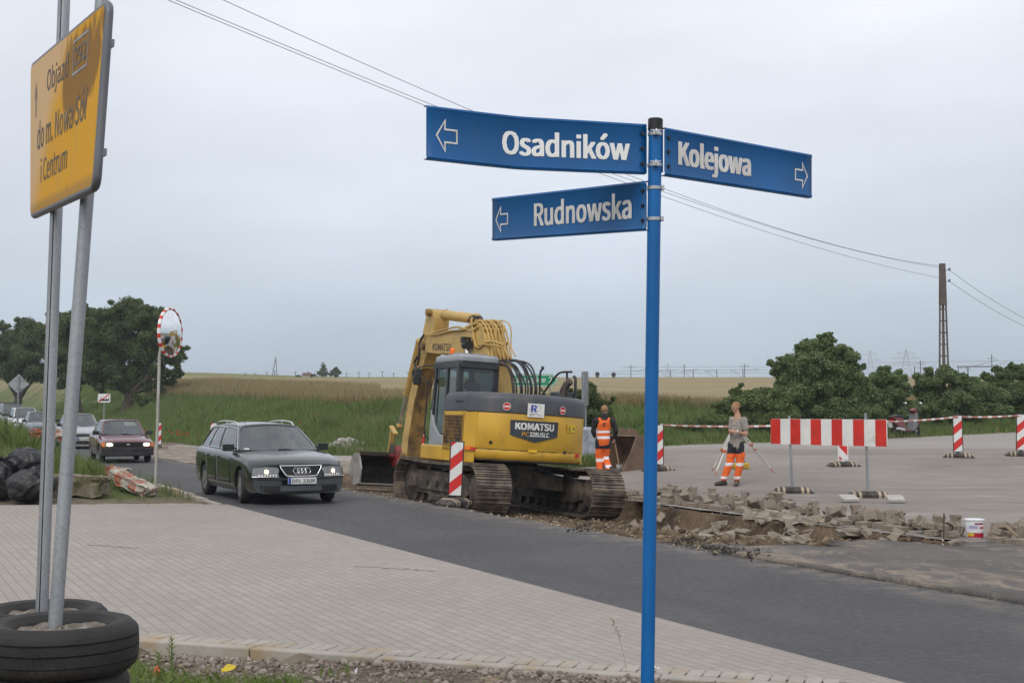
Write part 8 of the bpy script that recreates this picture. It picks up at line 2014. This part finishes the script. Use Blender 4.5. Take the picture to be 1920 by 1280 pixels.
# --- rubbish bags on the island
BAG = None
def bagmat():
    t = NT('black_bag_film'); n = t.noise(5, 6, .7, dist=1.5); n2 = t.noise(18, 4, .6, dist=1)
    t.set(col=t.mix(n, (.008, .008, .009), (.016, .016, .018)), rough=t.rng(n2, .3, .7, .25, .42)); h = t.math('ADD', n, t.math('MULTIPLY', n2, .15)); t.bump(h, .55, .035); return t.m
BAG = bagmat()
def bag(label, c, rx, ry, rz, seed, knot):
    r = random.Random(seed); mb = MB(); mb.ball((0, 0, rz * .95), (rx, ry, rz), 28)
    for k in range(7): a = r.uniform(0, 6.28); mb.ball((rx * .55 * math.cos(a), ry * .55 * math.sin(a), rz * r.uniform(.5, 1.3)), (rx * .5, ry * .5, rz * .5), 16)
    kd2 = Vector(knot); kp = Vector((kd2.x * rx, kd2.y * ry, rz + kd2.z * rz)); mb.capsule(kp * .85, kp + kd2 * .08, .1, .035); mb.capsule(kp + kd2 * .08, kp + kd2 * .2, .03, .07)
    o = mb.build('rubbish_bag', BAG); remesh(o, .013, 8, .6)
    n = len(o.data.vertices); co = np.empty(n * 3, np.float32); o.data.vertices.foreach_get('co', co); co = co.reshape(-1, 3); no = np.empty(n * 3, np.float32); o.data.vertices.foreach_get('normal', no); no = no.reshape(-1, 3)
    ax = np.array(kd2.normalized()); t1 = np.cross(ax, [.3, .2, .9]); t1 /= np.linalg.norm(t1); t2 = np.cross(ax, t1); rel = co - np.array(kp + kd2 * .1); ph = np.arctan2(rel @ t2, rel @ t1); ds = np.linalg.norm(rel, axis=1)
    rid = lambda v: 1 - 2 * np.abs(np.sin(v))
    w_ = .026 * np.exp(-ds / .28) * rid(5.5 * ph + 1.3 * np.sin(ds * 9 + seed)) + .012 * rid(co[:, 0] * 6 + 2.4 * np.sin(co[:, 2] * 6 + seed) + 1.6 * np.sin(co[:, 1] * 7)) * rid(co[:, 2] * 8 + 2 * np.sin(co[:, 0] * 5 + seed)) + .006 * rid(co[:, 0] * 17 - co[:, 2] * 13 + 3 * np.sin(co[:, 1] * 9 + co[:, 2] * 6))
    co = co + no * w_[:, None]; co[:, 2] = np.maximum(co[:, 2], .0); o.data.vertices.foreach_set('co', co.ravel()); o.data.update(); o.location = c; return tag(o, label, 'rubbish bag', 'black rubbish bags on the island')
g = lambda u, v: gp(u, v, .02)
b1_ = g(56, 941); bag('black rubbish bag at the bottom of the pile, right behind the sign posts', b1_, .43, .36, .31, 3, (.5, -.4, .7)).rotation_euler = (0, 0, .3)
b2_ = g(5, 938); bag('black rubbish bag at the left border, leaning on the pile', b2_, .3, .32, .38, 5, (-.4, -.3, .8))
b3_ = at(50, 888, 25.0); bag('black rubbish bag lying on top of the other two', (b3_.x, b3_.y, .47), .40, .34, .27, 9, (-.75, -.55, .1)).rotation_euler = (0, .05, -.2)
# --- broken concrete on the island
def chunk(name, label, cat, a, b, w, h, mat, seed, group=None, jit=.05):
    a, b = Vector(a), Vector(b); d = b - a; L_ = d.length; r = random.Random(seed); bm2 = bmesh.new(); bmesh.ops.create_cube(bm2, size=1); bmesh.ops.subdivide_edges(bm2, edges=bm2.edges, cuts=5, use_grid_fill=True)
    for v in bm2.verts: v.co = Vector((v.co.x * L_ + r.uniform(-jit, jit), v.co.y * w + r.uniform(-jit, jit) * .7, v.co.z * h + r.uniform(-jit, jit) * .7))
    me = bpy.data.meshes.new(name); bm2.to_mesh(me); bm2.free(); me.materials.append(mat); shade(me, 25); o = bpy.data.objects.new(name, me); col.objects.link(o)
    x = d.normalized(); y = Vector((0, 0, 1)).cross(x).normalized(); z = x.cross(y); o.matrix_world = Matrix.Translation((a + b) / 2) @ Matrix((x, y, z)).transposed().to_4x4(); return tag(o, label, cat, group)
def painted():
    t = NT('red_white_painted_concrete'); o = t.xyz(); n = t.noise(5, 6, .65); k = t.math('FRACT', t.math('ADD', t.math('MULTIPLY', o[0], 1.5), t.math('MULTIPLY', n, 1.3)))
    c = t.mix(t.rng(k, .45, .5), (.4, .095, .045), (.46, .42, .36)); c = t.mix(t.rng(t.noise(7, 7, .7), .44, .6), c, (.27, .235, .19)); t.set(col=c, rough=.85); t.bump(n, .6, .03); return t.m
PNT = painted()
H2 = lambda u, v, Yd: (lambda p: Vector((p.x, p.y, max(p.z, float(H(p.x, p.y))))))(at(u, v, Yd))
chunk('painted_rubble', 'long broken piece of red and white painted concrete on the island', 'rubble', at(212, 886, 27.2), at(282, 922, 25.9), .3, .2, PNT, 1, 'painted concrete rubble')
chunk('painted_rubble', 'short stub of red and white painted concrete, propped behind the long piece', 'rubble', at(205, 882, 27.8), at(236, 890, 27.6), .22, .2, PNT, 4, 'painted concrete rubble')
chunk('painted_rubble', 'red and white painted rubble high on the grass mound left of the sign posts', 'rubble', at(60, 812, 31), at(108, 812, 31.4), .25, .16, PNT, 2, 'painted concrete rubble')
chunk('painted_rubble', 'small painted rubble between the two sign posts on the mound', 'rubble', at(100, 815, 30.6), at(118, 822, 30.2), .2, .12, PNT, 3, 'painted concrete rubble')
chunk('concrete_block', 'brownish mossy concrete block lying behind the two sign posts', 'concrete block', at(108, 909, 25.8), at(196, 911, 25.5), .38, .38, M('mossy_concrete', (.22, .185, .14), .95, var=.3, vs=3, bump=.5, dirt=(.1, .1, .05), da=(.48, .62)), 6, None, .045)
# --- rubble heap and pallet across the road
def hit(u, v):
    for Yd in np.arange(20, 120, .1):
        p = at(u, v, Yd)
        if p.z <= float(H(p.x, Yd)): return Vector((p.x, Yd, float(H(p.x, Yd))))
hp = hit(652, 841); r = np.random.RandomState(71); n = 260; a = r.rand(n) * 6.28; k = np.sqrt(r.rand(n)); P_ = np.stack([hp.x + .95 * k * np.cos(a), hp.y + .5 * k * np.sin(a), hp.z + .42 * (1 - k) ** .8 * r.uniform(.7, 1, n)], 1)
tag(stone_cloud('rubble_heap', P_, .05 + .07 * r.rand(n), stone_mat('rubble_stone', (.25, .235, .225), (.52, .49, .46), (.35, .32, .29)), 72), 'heap of pale broken stones at the foot of the bank', 'rubble heap')
pp = hit(676, 843) + Vector((0, -.25, .0)); pp.z = float(H(pp.x, pp.y)); t = thing('wooden_pallet', 'weathered wooden pallet lying by the heap of pale stones', 'pallet', pp, R(8))
WD = M('pallet_wood', (.32, .25, .16), .85, var=.25, dirt=(.15, .11, .08))
for y in (-.35, 0, .35): mb = MB(); mb.box((0, y, .05), (1.2, .09, .1)); mb.build('runner', WD, t)
for i in range(6): mb = MB(); mb.box((-.5 + i * .2, 0, .113), (.14, .8, .022)); mb.build('plank', WD, t)
# --- loose bucket lying behind the worker
RUST = M('rusty_bucket_steel', (.2, .135, .095), .8, .2, var=.3, vs=2, dirt=(.2, .13, .085), da=(.45, .65), ds=2, bump=.3)
lbp = at(1163, 902, 33.8); lbp.z = -.02; t = thing('digger_bucket', 'loose rusty excavator bucket lying on the ground beside the worker in the orange vest', 'excavator bucket', lbp, R(38))
sec = [(-.55, .0), (-.1, -.0), (.35, .1), (.62, .4), (.66, .75), (.45, 1.02), (.1, 1.08)]; inn = [(x * .95 - .02, z * .95 + .025) for x, z in sec]
mb = MB(); mb.prism(sec + inn[::-1], -.5, .5, lambda u, v, w: (u, w, v)); mb.build('shell', RUST, t, smooth=35)
for s in (-1, 1): mb = MB(); mb.prism(sec + [(-.12, .62), (-.4, .2)], s * .5 - .02, s * .5 + .02, lambda u, v, w: (u, w, v)); mb.build('side_plate', RUST, t, bevel=.006)
for y in (-.42, -.21, 0, .21, .42): mb = MB(); mb.prism([(-.5, .0), (-.5, .05), (-.72, .025)], y - .04, y + .04, lambda u, v, w: (u, w, v)); mb.build('tooth', STEEL, t)
for s in (-.17, .17): mb = MB(); mb.prism([(.1, 1.02), (.15, 1.26), (.4, 1.2), (.6, .85), (.4, .98)], s - .025, s + .025, lambda u, v, w: (u, w, v)); mb.build('ear', RUST, t, bevel=.006)
fp = at(1106, 880, 36.5); fp.z = float(plaza(fp.x, 36.5)); t = thing('wrapped_pallet', 'pale blue foil-wrapped load behind the right end of the excavator', 'load', fp, R(10))
mb = MB(); mb.box((0, 0, .5), (.7, .6, .98)); o = mb.build('foil_wrap', M('pale_foil', (.35, .4, .45), .25, var=.3, vs=5, bump=.6, bs=9), t, bevel=.08, bseg=3)
mb = MB(); mb.box((0, 0, .03), (.76, .66, .06)); mb.build('base', WD, t)
# --- weeds and litter at the front
WEED = leaf_mat('weed_leaf', (.10, .17, .035), (.22, .30, .07), (.15, .21, .05), .3, 3)
def weed(label, u, v, h_px, n, seed, w=1., Yd=None):
    p = gp(u, v, -.1); t = thing('weed', label, 'weed', p, 0, 'weeds on the gravel verge'); r = random.Random(seed); s_ = p.y / FPX; hh = h_px * s_
    mb = MB(); mb.tube([(0, 0, -.02), (.006, .0, hh * .5), (.0, .01, hh)], [.005, .004, .002], 6); mb.build('stem', WEED, t, smooth=60)
    mb = MB()
    for k in range(n):
        z = hh * (.06 + .94 * (k / n) ** .8); a = k * 2.4 + r.uniform(-.3, .3); l = .055 * w * (1.1 - .55 * z / hh) * r.uniform(.7, 1.2); d = Vector((math.cos(a), math.sin(a), .5 + .5 * z / hh)); sd = Vector((-math.sin(a), math.cos(a), 0)); b = Vector((0, 0, z)); m = b + d * l * .55; e_ = b + d * l * .95 - Vector((0, 0, l * .15))
        mb.add([b, m + sd * l * .14, e_, m - sd * l * .14], [(0, 1, 2, 3)])
    mb.build('leaves', WEED, t, smooth=0)
weed('tallest bright green leafy weed on the gravel verge near the tyres', 320, 1262, 66, 46, 1); weed('leafy weed right at the edge of the nearest tyre', 254, 1255, 44, 34, 2); weed('small leafy weed between the two larger ones by the tyres', 296, 1246, 22, 18, 3); weed('low weed on the gravel in front of the broken kerb stones', 905, 1268, 26, 12, 4, .6); weed('low weed near the bottom edge left of the gravel heap', 650, 1274, 22, 14, 6, .7)
sp0 = gp(1180, 1290, -.1); t = thing('grass_stalk', 'single tall dry grass stalk with a seed head left of the blue post', 'grass stalk', sp0)
q_ = lambda u, v: at(u, v, sp0.y) - sp0
DRY = M('dry_stalk', (.3, .26, .12), .8)
mb = MB(); mb.tube(spline([Vector((0, 0, -.05)), q_(1172, 1240), q_(1160, 1195), q_(1147, 1160)]), .0016, 5)
mb.build('stem', DRY, t, smooth=60); mb = MB()
for k in range(16): c = q_(1147 + .9 * k, 1158 + 2.4 * k); c += Vector((rnd.uniform(-.014, .014), rnd.uniform(-.01, .01), 0)); mb.ball(c, (.0028, .0028, .009), 6, 0, (rnd.uniform(-.5, .5), rnd.uniform(-.5, .5), 0))
mb.build('seed_head', DRY, t)
fl0 = gp(1226, 1292, -.1); t = thing('white_flower', 'small white wild flower beside the foot of the blue post', 'flower', fl0); q_ = lambda u, v: at(u, v, fl0.y) - fl0
mb = MB(); mb.tube([(0, 0, -.03), q_(1226, 1262)], .0018, 5)
for du in (-7, 5): mb.tube([q_(1226, 1266), q_(1226 + du, 1255)], .0013, 5)
mb.build('stem', WEED, t, smooth=60)
for u, v in ((1219, 1254), (1228, 1250), (1234, 1252), (1223, 1251)): mb = MB(); mb.ball(q_(u, v), (.012, .012, .006), 10); mb.build('blossom', M('white_petals', (.75, .75, .7), .7), t, smooth=60)
def scrap(name, label, u, v, w, h, c, seed, tilt=.5):
    p = gp(u, v, -.07); r = random.Random(seed); mb = MB(); mb.grid(lambda a, b: Vector(((a - .5) * w, (b - .5) * h * .5, (b - .5) * h * tilt + .012 * math.sin(a * 7 + seed) * math.sin(b * 5))), 6, 5); o = mb.build(name, M(name + '_film', c, .5), smooth=60, solid=.001); o.location = p + Vector((0, 0, .02)); o.rotation_euler = (0, r.uniform(-.3, .3), r.uniform(-.5, .5)); tag(o, label, 'litter')
scrap('plastic_scrap', 'crumpled yellow plastic scrap in the grass at the bottom left', 428, 1257, .1, .06, (.65, .5, .02), 1); scrap('paper_scrap', 'small orange red scrap in the grass beside the tyres', 294, 1264, .04, .06, (.6, .12, .03), 2, 1); scrap('paper_scrap', 'small white scrap lying on the gravel by the kerb', 450, 1222, .06, .02, (.7, .7, .68), 3); scrap('foil_scrap', 'white foil shred on the gravel at the bottom centre', 862, 1267, .09, .03, (.65, .66, .68), 5); scrap('plastic_strip', 'white plastic strip curled on the gravel near the bottom border', 667, 1272, .02, .09, (.7, .7, .7), 6, 1)
TW = M('dark_twig', (.2, .155, .115), .9)
for i, (u0, v0, u1, v1, lab) in enumerate(((162, 1021, 258, 1027, 'thin dark twig lying on the paving near the sign posts'), (664, 1061, 815, 1070, 'long thin dark twig lying on the paving in the middle'))):
    a, b = gp(u0, v0, .006), gp(u1, v1, .006); mb = MB(); mb.tube(spline([a, a.lerp(b, .3) + Vector((0, .03, 0)), a.lerp(b, .62) + Vector((0, -.03, .004)), b], 5), .0025, 6)
    for k in (.35, .6, .75): c = a.lerp(b, k); mb.tube([c, c + Vector((rnd.uniform(.03, .1), rnd.uniform(-.12, .12), .004))], .0025, 5)
    tag(mb.build('twig', TW, smooth=60), lab, 'twig')
# ------------------------------------------------------------------ the hazy air over the fields
def haze():
    t = NT('haze_air'); t.t.nodes.remove(t.b); v = t.n('ShaderNodeVolumePrincipled'); v.inputs['Color'].default_value = (.86, .92, 1, 1); v.inputs['Density'].default_value = .00042; v.inputs['Anisotropy'].default_value = .2
    t.l(v.outputs[0], t.o.inputs['Volume']); return t.m
mb = MB(); mb.box((0, 1984, 18), (5200, 4090, 50)); stuff(mb.build('haze', haze(), smooth=0))
